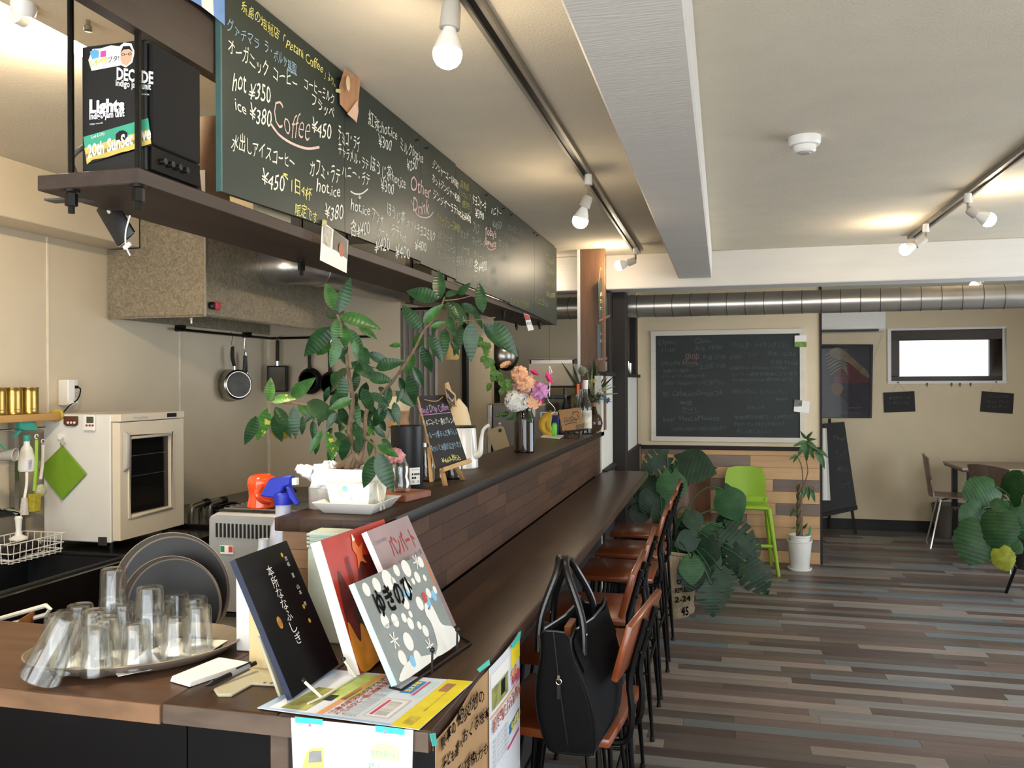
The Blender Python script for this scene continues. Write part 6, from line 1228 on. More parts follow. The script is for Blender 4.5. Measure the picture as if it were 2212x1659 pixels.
# little easel with chalkboard
ez = thing('tabletop_easel', 'small wooden easel with a chalkboard for hand drip coffee', 'easel', (-.78, 2.35, ZL))
m_pine = wood('easel_pine', '#b08a58', '#c9a472', 2, .6, rnd=.03)
def E(u, v, d=0.): 
    # plane of the little board: through its lower corners, leaning back
    b0, b1 = atZ(947, 1008, ZL + .047), atZ(1006, 997, ZL + .047)
    b0 = atY(947, 1012, 2.30); b1 = atY(1010, 995, 2.42)
    tl = atY(906, 853, 2.33)
    n = (b1 - b0).cross(tl - b0).normalized(); n = n if n.dot(Vector((0, 0, CAMH)) - b0) > 0 else -n
    r = ray(u, v); o = Vector((0, 0, CAMH)); t = (b0 + n * d - o).dot(n) / r.dot(n); return o + r * t
nE = (E(1000, 900, .01) - E(1000, 900, 0))
nE = (E(947, 1012) - E(906, 853)).cross(E(1010, 995) - E(906, 853)).normalized(); nE = nE if nE.dot(Vector((0, 0, CAMH)) - E(950, 950)) > 0 else -nE
MB().prism([E(905, 855), E(962, 853), E(1009, 994), E(943, 1014)], -nE * .006).build('chalkboard', pm('slate_black', '#221f1e', .7, var=.12, sc=20), ez)
MB().prism([E(900, 858, -.007), E(905, 855, -.007), E(943, 1014, -.007), E(938, 1012, -.007)], nE * .005).build('side_rail', m_pine, ez)
MB().prism([E(951, 1012, -.004), E(1010, 992, -.004), E(1014, 1001, -.004), E(952, 1022, -.004)], nE * .014).build('tray_rail', m_pine, ez, bevel=.001)
for a, b in (((957, 1015), (964, 1049)), ((988, 1008), (1002, 1036))):
    q0, q1 = E(*a, -.004), atZ(*b, ZL + .001); d = Vector((.0045, .002, 0)); MB().prism([q0 - d, q0 + d, q1 + d, q1 - d], -nE * .008).build('leg', m_pine, ez)
q0, q1 = E(920, 900, -.012), atZ(931, 1041, ZL + .001); MB().prism([q0 - Vector((.005, 0, 0)), q0 + Vector((.005, 0, 0)), q1 + Vector((.005, 0, 0)), q1 - Vector((.005, 0, 0))], (0, .008, 0)).build('rear_leg', m_pine, ez)
MB().tube(smoothpath([E(917, 863, .002), E(930, 866, .003), E(945, 866, .003), E(957, 857, .002)], 4), .0016, 6).build('twine', pm('jute', '#a98d58', .9), ez)
MB().prism([E(960, 829, .004), E(966, 826, .004), E(984, 878, .004), E(978, 880, .004)], nE * .006).build('peg', m_pine, ez)
nb = MB().prism([E(961, 834, .012), E(982, 852, .012), E(985, 879, .012), E(966, 866, .012)], nE * .004).build('tag_board', m_pine, ez)
MB().prism([E(963, 838, .0165), E(981, 854, .0165), E(983, 876, .0165), E(967, 864, .0165)], nE * .0004).build('tag_slate', MATS['slate_black'], nb)
def ew(body, u0, v0, u1, v1, h, m): p = E(u0, v0, .0006); write(ez, body, p, E(u1, v1, .0006), E(u0 - h * .27, v0 - h, .0006) - p, m, 'chalk_writing')
m_cv = pm('chalk_violet', '#b98fb0', .9, var=.1, sc=90)
ew('Hand Drip Coffee', 907, 893, 970, 886, 18, m_cv); MB().ribbon([E(908, 897, .0008), E(973, 891, .0008)], .002, nE).build('chalk_stroke', m_cv, ez)
ew('ペタニコーヒー春のブレンド', 915, 919, 984, 913, 14, m_cw); ew('フルーツ薫るんだ春らしい', 923, 948, 990, 936, 14, m_cb); ew('味わいと余韻が広がります', 931, 975, 998, 965, 14, m_cb); ew('¥460-税込', 956, 1000, 996, 992, 14, m_cy)
p = E(966, 859, .018); write(ez, 'New!', p, E(982, 872, .018), E(964, 846, .018) - p, m_cp, 'chalk_writing')
# enamel kettle and covered dripper
kt = thing('enamel_kettle', 'white enamel drip kettle with slim curved spout', 'kettle', (-.87, 2.72, ZL))
c_ = Vector((-.872, 2.74, ZL)); m_en2 = pm('white_enamel', '#e3e0da', .15, var=.02, coat=.5)
MB().lathe([(.0, 0), (.050, 0), (.054, .004), (.052, .05), (.046, .135), (.044, .142), (0, .142)], c_, 34).build('body', m_en2, kt)
MB().lathe([(.0455, .141), (.0465, .144), (.0455, .147), (0, .149)], c_, 34).build('black_rim', m_blk, kt)
a = atY(1018, 985, 2.70); pth = smoothpath([c_ + Vector((.045, -.01, .045)), c_ + Vector((.066, -.015, .055)), c_ + Vector((.072, -.016, .10)), c_ + Vector((.080, -.018, .135)), c_ + Vector((.10, -.02, .152))], 5)
MB().tube(pth, [.014 - .008 * min(1, i / 12) for i in range(len(pth))], 12).build('spout', m_en2, kt)
MB().tube(smoothpath([c_ + Vector((-.043, .01, .13)), c_ + Vector((-.085, .018, .13)), c_ + Vector((-.085, .018, .05)), c_ + Vector((-.048, .01, .03))], 4), .006, 8).build('handle', m_en2, kt)
cd = thing('cloth_covered_machine', 'tall dome covered by a cream cloth behind the kettle', 'covered appliance', (-1.03, 3.2, .845))
c_ = atY(992, 905, 3.2)
MB().surf(lambda s, t: (c_.x + (.058 + .006 * math.sin(s * 38) * (1 - t)) * math.cos(6.283 * s) * (1 - max(0, t - .55) ** 2 * 4.6) ** .5 if t < .999 else c_.x, c_.y + (.058 + .006 * math.sin(s * 38) * (1 - t)) * math.sin(6.283 * s) * (1 - max(0, t - .55) ** 2 * 4.6) ** .5, .845 + (c_.z + .082 - .845) * t), 40, 16, True).build('cloth_cover', pm('cream_cloth', '#d8c4a0', .85, var=.06, sc=14), cd)
MB().lathe([(.05, 0), (.05, .01), (0, .011)], (c_.x, c_.y, .845), 20).build('base', m_blk, cd)
# hanging pot, ivy
hp = thing('hanging_planter', 'yellowish hanging pot with trailing ivy under the shelf', 'planter', atY(976, 760, 2.9))
c_ = atY(976, 772, 3.0)
MB().lathe([(.0, -.01), (.024, -.01), (.027, -.006), (.035, .055), (.036, .058), (.033, .058), (.0, .05)], c_, 24).build('pot', pm('ochre_pot', '#a58a52', .5, var=.15, sc=12), hp)
for s in (-1, 1): MB().tube([c_ + Vector((.03 * s, 0, .055)), Vector((c_.x, c_.y, 1.824))], .0012, 5).build('wire', m_iron, hp)
m_ivy = leafmat('ivy_leaf', '#3f5f26', '#5d8238', rough=.5); im = leafmesh('ivy_leaf', m_ivy, .9, 5, .1, .2)
vq = [atY(q[0], q[1], 3.05) for q in smoothpath([(1000, 735, 0), (1030, 720, 0), (1045, 760, 0), (1060, 790, 0), (1075, 815, 0), (1090, 830, 0), (1105, 825, 0)], 4)]
MB().tube(vq, .0012, 5).build('vine', m_ivy, hp)
for i, q in enumerate(vq[5:]):
    for k in range(2): place_leaf(im, q, q + Vector((rl_.uniform(-.02, .03), rl_.uniform(-.02, .02), rl_.uniform(-.03, .005))), hp)
for (u, v) in ((1040, 735), (1050, 738), (1058, 740), (1062, 775), (1052, 772), (1068, 810), (1080, 820), (1062, 828), (1095, 818), (1085, 838)):
    q = atY(u, v, 3.05); place_leaf(im, q, q + Vector((rl_.uniform(-.025, .025), 0, -.03)), hp)
# brown bottle vase with the bouquet
vx = Vector((-.815, 3.42, ZL)); bq = thing('flower_vase', 'brown glass bottle holding peach, pink and white flowers', 'vase', vx)
MB().lathe([(.0, 0), (.040, 0), (.0435, .004), (.0435, .135), (.040, .155), (.034, .172), (.033, .186), (.031, .186), (.032, .172), (.038, .155), (.041, .134), (.041, .006), (0, .004)], vx, 34).build('bottle', pm('amber_glass', '#170a06', .06, var=.2, coat=.5), bq)
Fp = lambda u, v, d=0.: atY(u, v, vx.y - .02 + d)
m_pe = pm('petal_peach', '#f0bd98', .7, var=.10, sc=50); m_mg = pm('petal_magenta', '#d0306e', .65, var=.12, sc=50); m_lv = pm('petal_lilac', '#cf8fc0', .7, var=.14, sc=70); m_rw = pm('petal_rose_white', '#d9a3a8', .7, var=.25, sc=70); m_hw = pm('petal_white', '#f0efe8', .7, var=.03)
for (u, v, r, m, s, d) in ((1122, 808, .034, m_pe, 1, 0), (1135, 828, .038, m_pe, 2, -.02), (1165, 845, .036, m_lv, 4, -.01), (1107, 842, .028, m_rw, 5, .01), (1132, 846, .022, m_rw, 6, 0), (1153, 832, .018, m_mg, 7, .02)): carnation(Fp(u, v, d), r, m, bq, ax=(.1, -1, .5), seed=s)
for (u, v, r, m, ax) in ((1094, 792, .026, m_pe, (-.2, -.6, .8)), (1152, 808, .022, m_mg, (.5, -.3, .7)), (1181, 818, .026, m_mg, (.9, -.3, .4)), (1154, 868, .032, m_pe, (.2, -1, .1)), (1166, 866, .016, m_mg, (.5, -.3, -.4))): petals(Fp(u, v, -.01), ax, r, 6, m, bq, rows=3, cup=.5)
hyd = MB(); hc = Fp(1117, 866, .0); rh = random.Random(2)
for k in range(170):
    a, b = rh.uniform(0, 6.283), math.acos(rh.uniform(-1, 1)); d = Vector((math.sin(b) * math.cos(a), math.sin(b) * math.sin(a), math.cos(b))); p = hc + Vector((d.x * .052, d.y * .045, d.z * .044)); e = d.orthogonal().normalized(); f_ = d.cross(e); s_ = .0125
    for w in range(4):
        t1 = 1.5708 * w + a; x = e * math.cos(t1) + f_ * math.sin(t1); y = d.cross(x); hyd.add([p, p + x * s_ * .5 - y * s_ * .45 + d * .002, p + x * s_ + d * .003, p + x * s_ * .5 + y * s_ * .45 + d * .002], [(0, 1, 2, 3)])
ho = hyd.build('hydrangea_head', m_hw, bq, ang=1.2); ho['kind'] = 'stuff'
MB().ball(hc, .042, 14, 10).build('hydrangea_core', pm('core_cream', '#dddccf', .8), bq)
m_dl = leafmat('bouquet_leaf', '#1d3a1c', '#2c4f28'); dl = leafmesh('bouquet_leaf', m_dl, .6, 6, .1, .25)
for (u, v, u1, v1) in ((1118, 895, 1092, 905), (1122, 890, 1110, 912), (1130, 893, 1148, 910), (1120, 888, 1125, 912), (1098, 890, 1085, 900)): place_leaf(dl, Fp(u, v), Fp(u1, v1, -.03), bq)
for (u, v) in ((1122, 870), (1140, 850), (1160, 860), (1098, 805), (1150, 820), (1178, 828), (1110, 850)): MB().tube(smoothpath([vx + Vector((0, 0, .10)), vx + Vector((0, 0, .19)), Fp(u, v, .01)], 4), .002, 6).build('stalk', MATS['stalk_green'], bq)
for i in range(6): MB().ball(Fp(1072 + i * 4.5, 898 - i * .8, -.02), .006, 8, 6).build('bead_leaf', m_ivy, bq)
# bananas, card, lighter
YB = 4.50
Bp = lambda u, v, d=0.: atY(u, v, YB + d)
for k, (off, lb) in enumerate(((0, 'ripe yellow banana in front on the hook at the ledge end'), (1, 'greener banana behind the front one on the hook'))):
    b = thing('banana', lb, 'banana', Bp(1185, 935), group='bananas on the hook')
    pts = [(1190, 893), (1181, 899), (1172, 910), (1171, 922), (1178, 934), (1192, 940)] if not off else [(1188, 891), (1186, 900), (1183, 912), (1184, 924), (1190, 934), (1198, 939)]
    q = smoothpath([Bp(u, v, .015 * off) for u, v in pts], 4); L = len(q)
    MB().tube(q, [.004 + .017 * math.sin(math.pi * min(1, .12 + .8 * i / (L - 1))) ** .7 for i in range(L)], 8).build('fruit', pm('banana_%d' % k, ('#c29a2c', '#a58f2c')[k], .5, var=.2, sc=14), b)
    MB().tube([q[0], Bp(1189, 886, .015 * off)], .005, 7).build('stem', pm('banana_stem', '#6a6428', .6), b)
hk2 = thing('fruit_hook', 'curved wire fruit hook hanging above the bananas', 'hook', Bp(1190, 870))
MB().tube(smoothpath([Bp(u, v) for u, v in ((1195, 862), (1190, 856), (1183, 858), (1186, 868), (1194, 876), (1199, 885), (1194, 893), (1186, 892))], 5), .0016, 6).build('wire', m_chrome, hk2)
q0 = Bp(1187, 856)
MB().tube(smoothpath([q0, Bp(1188, 812), Bp(1186, 790), Bp(1191, 800), Bp(1192, 806), Bp(1187, 810)], 4), .0013, 6).build('s_hook', m_chrome, hk2)
MB().tube([Bp(1187, 780), Vector((Bp(1187, 780).x, YB, 1.824))], .0008, 5).build('cord', m_iron, hk2)
sc_ = tag(MB().prism([atZ(1167, 946, ZL + .001), atZ(1208, 949, ZL + .001), atZ(1218, 942, ZL + .001), atZ(1175, 940, ZL + .001)], (0, 0, .006)).build('white_dish', m_wpl, bevel=.002), 'thin white card under the green lighter', 'card')
p = atZ(1198, 942, ZL + .007)
lg = thing('lighter', 'bright lime green lighter standing on a white card', 'lighter', p)
MB().obox((p.x, p.y, ZL + .007 + .032), (.013, 0, 0), (0, .008, 0), (0, 0, .032)).build('body', pm('lime_green', '#6fd04a', .4), lg, bevel=.004, seg=2)
MB().obox((p.x, p.y, ZL + .007 + .067), (.010, 0, 0), (0, .006, 0), (0, 0, .004)).build('cap', pm('lime_cap', '#58b03a', .4), lg, bevel=.001)
nbx = tag(MB().obox(Bp(1198, 918, .06), (.026, 0, 0), (0, .02, 0), (0, 0, .055)).build('navy_pouch', pm('navy_cloth', '#232a5a', .8, var=.1), bevel=.012, seg=2), 'navy blue pouch behind the lime lighter', 'pouch')
dkb = tag(MB().lathe([(.0, 0), (.022, 0), (.024, .004), (.024, .07), (.014, .09), (0, .092)], atZ(1212, 940, ZL), 20).build('dark_jar', pm('dark_brown_glaze', '#2a1a14', .3)), 'small dark brown jar beside the lion sign', 'jar')
# sign on a mini easel
sg = thing('wooden_sign', 'kraft coloured shop sign with a lion dance drawing on a mini easel', 'sign', atZ(1235, 940, ZL))
YS2 = 4.38
G = lambda u, v, d=0.: atY(u, v, YS2 + .05 * (v - 930) / -60. - d)
MB().prism([G(1206, 886), G(1254, 880), G(1262, 926), G(1215, 932)], (0, .006, 0)).build('panel', pm('kraft_sign', '#a8825c', .7, var=.05), sg, bevel=.001)
def gw(body, u0, v0, u1, v1, h, m, **k): p = G(u0, v0, .0008); write(sg, body, p, G(u1, v1, .0008), G(u0, v0 - h, .0008) - p, m, 'print', **k)
gw('Lion Dance', 1219, 912, 1246, 909, 7, m_ink); gw('Music Cafe', 1219, 905, 1234, 903, 3, m_ink)
MB().ribbon(smoothpath([G(1220, 918, .0008), G(1232, 914, .0008), G(1246, 913, .0008)], 4), .003, (0, -1, 0)).build('print_stroke', m_ink, sg)
for pts in ([(1236, 896), (1241, 890), (1247, 889), (1250, 893)], [(1234, 899), (1240, 903), (1246, 906)], [(1247, 895), (1251, 905), (1245, 905)], [(1238, 892), (1237, 888)]): MB().ribbon([G(u, v, .0008) for u, v in pts], .0025, (0, -1, 0)).build('print_stroke', m_ink, sg)
MB().prism([G(1244, 918, .0006), G(1262, 914, .0006), G(1262, 925, .0006), G(1244, 928, .0006)], (0, -.0003, 0)).build('grey_print', pm('print_taupe', '#7a6650', .7), sg)
MB().prism([G(1212, 932, .012), G(1266, 926, .012), G(1266, 930, .012), G(1212, 936, .012)], (0, .03, 0)).build('easel_rail', m_dark, sg)
for u in (1222, 1252): q0 = G(u, 930); MB().tube([q0, Vector((q0.x, q0.y - .01, ZL))], .006, 6).build('easel_leg', m_dark, sg)
MB().tube(smoothpath([G(1224, 884), G(1230, 876, -.005), G(1236, 882)], 4), .001, 5).build('hang_wire', m_iron, sg)
# bottles at the end of the ledge
m_cg = glassm('clear_bottle_glass', (.90, .94, .93), .01)
def bottle(nm, lb, u, v0, v1, r, y, glass, cap, caph, label=None, fill=None):
    p = atY(u, v1, y); p.z = ZL; top = atY(u, v0, y).z - ZL; t = thing(nm, lb, 'bottle', p, group='bottles at the ledge end'); h = top - caph
    MB().lathe([(.0, 0), (r * .95, 0), (r, .004), (r, h * .55), (r * .85, h * .65), (r * .38, h * .80), (r * .34, h), (r * .28, h), (r * .3, h * .8), (r * .8, h * .64), (r * .93, h * .54), (r * .93, .006), (0, .005)], p, 26).build('glass', glass, t)
    MB().lathe([(r * .40, h - .012), (r * .42, h), (r * .42, top), (0, top)], p, 18).build('cap', cap, t)
    if label: MB().surf(lambda s, q: (p.x + (r + .0006) * math.cos(-2.4 + s * 2.2), p.y + (r + .0006) * math.sin(-2.4 + s * 2.2), ZL + h * (.12 + .38 * q)), 12, 1).build('label', label, t)
    if fill: MB().lathe([(.0, .008), (r * .9, .008), (r * .9, h * .45), (0, h * .45)], p, 22).build('liquid', fill, t)
    return t
bottle('sauce_bottle', 'slim dark bottle with black cap behind the lion sign', 1221, 838, 935, .026, 4.75, glassm('dark_liquid_glass', (.18, .09, .06), .02), m_blk, .03)
bottle('liquor_bottle', 'clear liquor bottle with copper neck behind the lion sign', 1248, 829, 935, .03, 4.70, m_cg, pm('copper_foil', '#8a4a2c', .3, .8), .05, None)
bottle('liquor_bottle', 'clear liquor bottle with red cap beside the white capped one', 1256, 826, 935, .028, 4.80, m_cg, pm('red_cap', '#8e2a24', .4), .03, pm('bottle_label_a', '#cfc9b8', .6, var=.25, sc=40))
bottle('liquor_bottle', 'large clear liquor bottle with white cap and printed label', 1265, 821, 935, .038, 4.74, m_cg, m_wpl, .04, pm('bottle_label_b', '#c9c3b2', .6, var=.35, sc=30))
rb = thing('round_bottle', 'round brown glass bottle near the end of the ledge', 'bottle', atZ(1283, 930, ZL), group='bottles at the ledge end')
p = atY(1283, 930, 4.86); p.z = ZL
MB().lathe([(.0, 0), (.03, 0), (.045, .02), (.052, .055), (.045, .09), (.02, .12), (.013, .15), (.015, .155), (0, .155)], p, 28).build('glass', glassm('brown_glass', (.12, .07, .04), .02), rb)
MB().lathe([(.016, .153), (.016, .175), (0, .176)], p, 14).build('stopper', pm('cork', '#8a6a45', .9), rb)
# plant with spiky leaves and blue flowers in a white pot
ep = thing('potted_arrangement', 'spiky houseplant with dried blue flowers in a white pot at the ledge end', 'potted plant', (-.79, 4.96, ZL))
pc_ = Vector((-.775, 4.955, ZL))
MB().lathe([(.0, 0), (.034, 0), (.036, .003), (.042, .075), (.043, .078), (.040, .078), (0, .07)], pc_, 26).build('pot', m_pot, ep)
m_sp = leafmat('spike_leaf', '#232a1c', '#3a4630', rough=.5); sl = leafmesh('spike_leaf', m_sp, .09, 6, .3, .05); m_sv = leafmat('striped_leaf', '#5c6a3c', '#a8a878', rough=.5); sl2 = leafmesh('striped_leaf', m_sv, .12, 7, .3, .5)
A = lambda u, v, d=0.: atY(u, v, pc_.y + d)
for (u, v) in ((1213, 781), (1238, 786), (1238, 792), (1235, 832), (1222, 855)): place_leaf(sl, A(1255, 850), A(u, v, -.03), ep, 'spike_leaf')
for (u, v) in ((1306, 812), (1313, 815), (1327, 811), (1298, 840)): place_leaf(sl, A(1288, 850), A(u, v, -.04), ep, 'spike_leaf')
for (u, v) in ((1323, 850), (1316, 835), (1300, 830), (1275, 805), (1268, 812), (1310, 832), (1290, 815)): place_leaf(sl2, A(1280, 855), A(u, v, -.05), ep, 'striped_leaf')
sn = leafmesh('upright_leaf', m_sp, .2, 6, .2, .02)
for (u, v) in ((1272, 782), (1282, 774), (1290, 790), (1296, 805), (1279, 790)): place_leaf(sn, A(u + 2, 860, .03), A(u, v, .04), ep, 'upright_leaf')
m_bf = pm('dried_blue', '#4e6c8c', .8, var=.3, sc=80); rb_ = random.Random(4)
def tuft(c, r, m, nm, n=50):
    mb = MB()
    for k in range(n):
        d = Vector((rb_.gauss(0, 1), rb_.gauss(0, 1), rb_.gauss(0, 1))).normalized(); q = Vector(c) + d * r * rb_.uniform(.3, 1); e = d.orthogonal().normalized() * r * .12
        mb.add([Vector(c) + d * r * .15 - e, q, Vector(c) + d * r * .15 + e, q + d * r * .1 + e], [(0, 1, 3, 2)])
    o = mb.build(nm, m, ep, ang=2); o['kind'] = 'stuff'; return o
tuft(A(1312, 866, -.05), .028, m_bf, 'blue_blossom'); tuft(A(1303, 856, -.05), .022, m_bf, 'blue_blossom'); tuft(A(1290, 860, -.03), .045, pm('grey_green_sprig', '#55624e', .8, var=.3, sc=60), 'sprig', 80)
MB().ball(A(1258, 801, -.02), .026, 14, 10).build('globe_core', pm('globe_green', '#6f7362', .8), ep); tuft(A(1258, 801, -.02), .032, pm('globe_floret', '#a9ab98', .8, var=.2, sc=90), 'globe_blossom', 110); tuft(A(1281, 822, -.04), .022, pm('pale_yellow_floret', '#a8a668', .8), 'pale_blossom', 40)
MB().tube([A(1258, 812, -.02), A(1265, 870)], .002, 5).build('stalk', MATS['stalk_green'], ep)
# small chalkboards and rails at the brown post
for k, (pts, wr_, lb) in enumerate((([(1292, 612), (1306, 590), (1311, 650), (1312, 680), (1294, 690)], ('本日の', 'ランチ', 'セット'), 'small chalkboard with yellow writing hanging on the brown post'), ([(1290, 700), (1306, 702), (1306, 772), (1291, 774)], ('Sweets', '¥380'), 'lower small chalkboard standing on the ledge of the brown post'))):
    t = thing('small_chalkboard', lb, 'chalkboard', atY(1300, 690, 5.0))
    D = lambda u, v, d=0.: atY(u, v, 4.99 + (u - 1292) * .0035 - d)
    MB().prism([D(u, v) for u, v in pts], (0, .006, 0)).build('slate', m_slate, t)
    MB().prism([D(pts[-1][0], pts[-1][1], .01), D(pts[-2][0] + 5, pts[-2][1] - 1, .01), D(pts[-2][0] + 5, pts[-2][1] + 5, .01), D(pts[-1][0], pts[-1][1] + 5, .01)], (0, .02, 0)).build('rail', m_post, t)
    for i, bd in enumerate(wr_): p = D(1296, 640 + i * 15 + k * 85, .001); write(t, bd, p, D(1306, 638 + i * 15 + k * 85, .001), Vector((0, 0, .025)), (m_cy, m_cf)[k], 'chalk_writing')
    if k == 0: MB().tube([D(1293, 612, .002), D(1297, 578, .002), D(1306, 592, .002)], .0016, 5).build('cord', pm('jute', '#a98d58', .9), t)
fb = thing('framed_card', 'small framed card standing on the half wall cap', 'frame', atY(1306, 800, 5.02))
a, b = atY(1302, 779, 5.03), atY(1313, 805, 5.03)
MB().box(a.x, b.x, 5.03, 5.05, 1.546, a.z).build('frame', m_iron, fb); MB().box(a.x + .004, b.x - .004, 5.0285, 5.0298, 1.552, a.z - .006).build('print', pm('card_print', '#8a8880', .6, var=.4, sc=120), fb)
for k, (xx, yy, lb) in enumerate(((-.725, 6.3, 'steel canister standing on the half wall cap'), (-.715, 6.55, 'second steel canister on the half wall cap by the dark jamb'))):
    t = thing('steel_canister', lb, 'canister', (xx, yy, 1.546)); MB().lathe([(.0, 0), (.028, 0), (.03, .003), (.03, .07), (0, .07)], (xx, yy, 1.5455), 20).build('body', m_steel, t); MB().lathe([(.031, .068), (.031, .085), (.006, .088), (.006, .1), (0, .1)], (xx, yy, 1.5455), 20).build('lid', m_chrome, t)
# ================================================================ bar chairs
m_seatw = wood('chair_teak', '#6e3318', '#8f4a25', 1, .28, .7, .05, .35, .06)
def bar_chair():
    t = thing('bar_chair', '', 'chair', (0, 0, 0), group='bar chairs along the counter')
    MB().box(-.16, .155, -.18, .18, .645, .668).build('seat', m_seatw, t, bevel=.006, seg=2)
    lean = Vector((.28, 0, 1)).normalized(); c0 = Vector((.165, 0, .80))
    MB().obox(c0 + lean * .068, lean * .068, (0, .183, 0), Vector((1, 0, -.28)).normalized() * .009).build('backrest', m_seatw, t, bevel=.006, seg=2)
    for s in (-1, 1):
        y = .06 * s
        top = c0 + lean * .125 + Vector((.016, y, -.004)); low = c0 + lean * -.02 + Vector((.016, y, -.004))
        MB().tube(smoothpath([top, low, (low.x + .004, y, .70), (low.x - .002, y, .635), (low.x - .03, y, .612), (.05, y, .612), (-.12, y, .63)], 3), .0085, 8).build('back_tube', m_iron, t)
        for zz in (.04, .10): MB().ball(c0 + lean * zz + Vector((.026, y, -.004)), .004, 8, 6).build('bolt', m_iron, t)
    for sx, fx_ in ((-1, -.185), (1, .152)):
        for s in (-1, 1):
            a = Vector((-.13 if sx < 0 else .12, .15 * s, .64)); b = Vector((fx_, .187 * s, .012))
            MB().tube([a, b], .0075, 8).build('leg', m_iron, t)
            a2 = a + Vector((-.03 * sx, 0, 0)); MB().tube([a2, b + Vector((0, 0, .01))], .0055, 7).build('leg_brace', m_iron, t)
            MB().lathe([(.011, 0), (.0105, .016), (.008, .018), (0, .018)], (b.x, b.y, 0), 12).build('foot', m_blk, t)
    f = lambda sx, s, z: Vector(((-.13 if sx < 0 else .12) + ((-.185 if sx < 0 else .152) - (-.13 if sx < 0 else .12)) * (.64 - z) / .628, s * (.15 + .037 * (.64 - z) / .628), z))
    MB().tube([f(-1, -1, .24), f(-1, 1, .24)], .007, 8).build('footrest', m_iron, t)
    MB().tube([f(1, -1, .30), f(1, 1, .30)], .006, 8).build('stretcher', m_iron, t)
    for s in (-1, 1): MB().tube([f(-1, s, .27), f(1, s, .27)], .006, 8).build('stretcher', m_iron, t)
    return t
ch0 = bar_chair(); KID[ch0] = kids(ch0)
spots = [(-.385, 2.075, -6.5, 'wooden bar chair with the black bag on its seat'), (-.452, 2.565, 0, 'wooden bar chair next to the one with the bag'), (-.450, 3.015, 1, 'third wooden bar chair from the bag'), (-.438, 3.64, 0, 'fourth wooden bar chair from the bag'), (-.432, 4.11, -1, 'fifth wooden bar chair from the bag'), (-.432, 4.645, 0, 'last wooden bar chair, beside the burlap sack')]
for i, (x, y, a, lb) in enumerate(spots):
    o = ch0 if i == 0 else copy_tree(ch0)
    o.location = (x, y, 0); o.rotation_euler = (0, 0, math.radians(a)); o['label'] = lb
# ================================================================ black bag
bag = thing('tote_bag', 'black nylon tote bag with leather handles standing on the bar chair', 'bag', (-.33, 1.92, .67))
m_ny = pm('black_nylon', '#08080a', .85, spec=.2, var=.25, sc=300, bump=.15); m_lea = pm('black_leather', '#111113', .3, var=.15, sc=80, coat=.2)
BZ0, BZ1 = .672, .93
def bagpt(s, t, k=1.):
    """s runs around the bag, t from the bottom to the opening"""
    a = 6.28318 * s; z = BZ0 + (BZ1 - BZ0) * t
    hx = (.056 + .020 * math.sin(math.pi * min(1, t * 1.15)) - .022 * t) * k; hy = (.160 + .012 * math.sin(math.pi * t) + .006 * t) * (1 if k == 1 else .985)
    n = 7.; ca, sa_ = math.cos(a), math.sin(a)
    x = hx * math.copysign(abs(ca) ** (2 / n), ca); y = hy * math.copysign(abs(sa_) ** (2 / n), sa_)
    x += -.035 * (t - .2) * (1 if y < 0 else .4); zz = z - (.04 * t * (1 - abs(y) / hy) if t > .8 and False else 0)
    if t < .06: x *= .93; y *= .96
    return Vector((-.318 + x + .012 * math.sin(y * 14), 1.925 + y, zz + .012 * t * math.sin(a * 3)))
MB().surf(lambda s, t: bagpt(s, t), 44, 14, True).add([bagpt(i / 44, 0) for i in range(44)], [tuple(range(44))]).surf(lambda s, t: bagpt(s, 1 - .5 * t, .93), 44, 4, True).build('body', m_ny, bag)
for s in (.625, .875, .375, .125):
    MB().tube([bagpt(s, t / 12) + (bagpt(s, t / 12) - Vector((-.318, 1.925, bagpt(s, t / 12).z))).normalized() * .001 for t in range(13)], .0024, 6).build('piping', m_lea, bag)
MB().tube([bagpt(.625 + .25 * i / 12, .02) + Vector((0, -.001, 0)) for i in range(13)], .0024, 6).build('piping', m_lea, bag)
MB().tube([bagpt(.875 + .25 * i / 12, .015) + Vector((.001, 0, 0)) for i in range(13)], .0024, 6).build('piping', m_lea, bag)
MB().tube([bagpt(i / 44, 1.0) for i in range(44)], .003, 6, closed=True).build('opening_trim', m_lea, bag)
zc = [bagpt(.75, 1 - t / 10) + Vector((0, -.0015, 0)) for t in range(10)]
MB().tube(zc, .0018, 5).build('zip', pm('zip_black', '#1c1c1e', .4, var=.4, sc=200), bag)
zp = bagpt(.75, .62) + Vector((0, -.006, 0))
MB().tube(arc(zp, .006, 0, 6.283, 12, (1, 0, 0), (0, 0, 1)), .0012, 5).build('zip_ring', m_chrome, bag)
MB().obox(zp + Vector((0, 0, -.022)), (.004, 0, 0), (0, .001, 0), (0, 0, .015)).build('zip_pull', m_lea, bag); MB().obox(zp + Vector((0, 0, .009)), (.003, 0, 0), (0, .002, 0), (0, 0, .005)).build('slider', m_chrome, bag)
for k, sx in enumerate((-1, 1)):
    x = -.355 + .045 * (k - .5); y0, y1 = 1.84, 2.0
    pt_ = smoothpath([(x + .03 * sx, y0, .87), (x + .024 * sx, y0 + .005, .95), (-.358 + .012 * sx, y0 + .03, 1.045), (-.362 + .009 * sx, (y0 + y1) / 2 - .015, 1.07), (-.356 + .012 * sx, y1 - .045, 1.04), (x + .024 * sx, y1, .95), (x + .03 * sx, y1, .87)], 5)
    MB().tube(pt_, .0085, 10).build('handle', m_lea, bag)
    for yy in (y0, y1): MB().ball((x + .034 * sx, yy, .915), .004, 8, 6).build('rivet', m_chrome, bag)
for s in (.62, .885): MB().obox(bagpt(s, .985) + Vector((0, -.002, -.004)), (.006, 0, 0), (0, .002, 0), (0, 0, .014)).build('corner_tab', m_lea, bag)
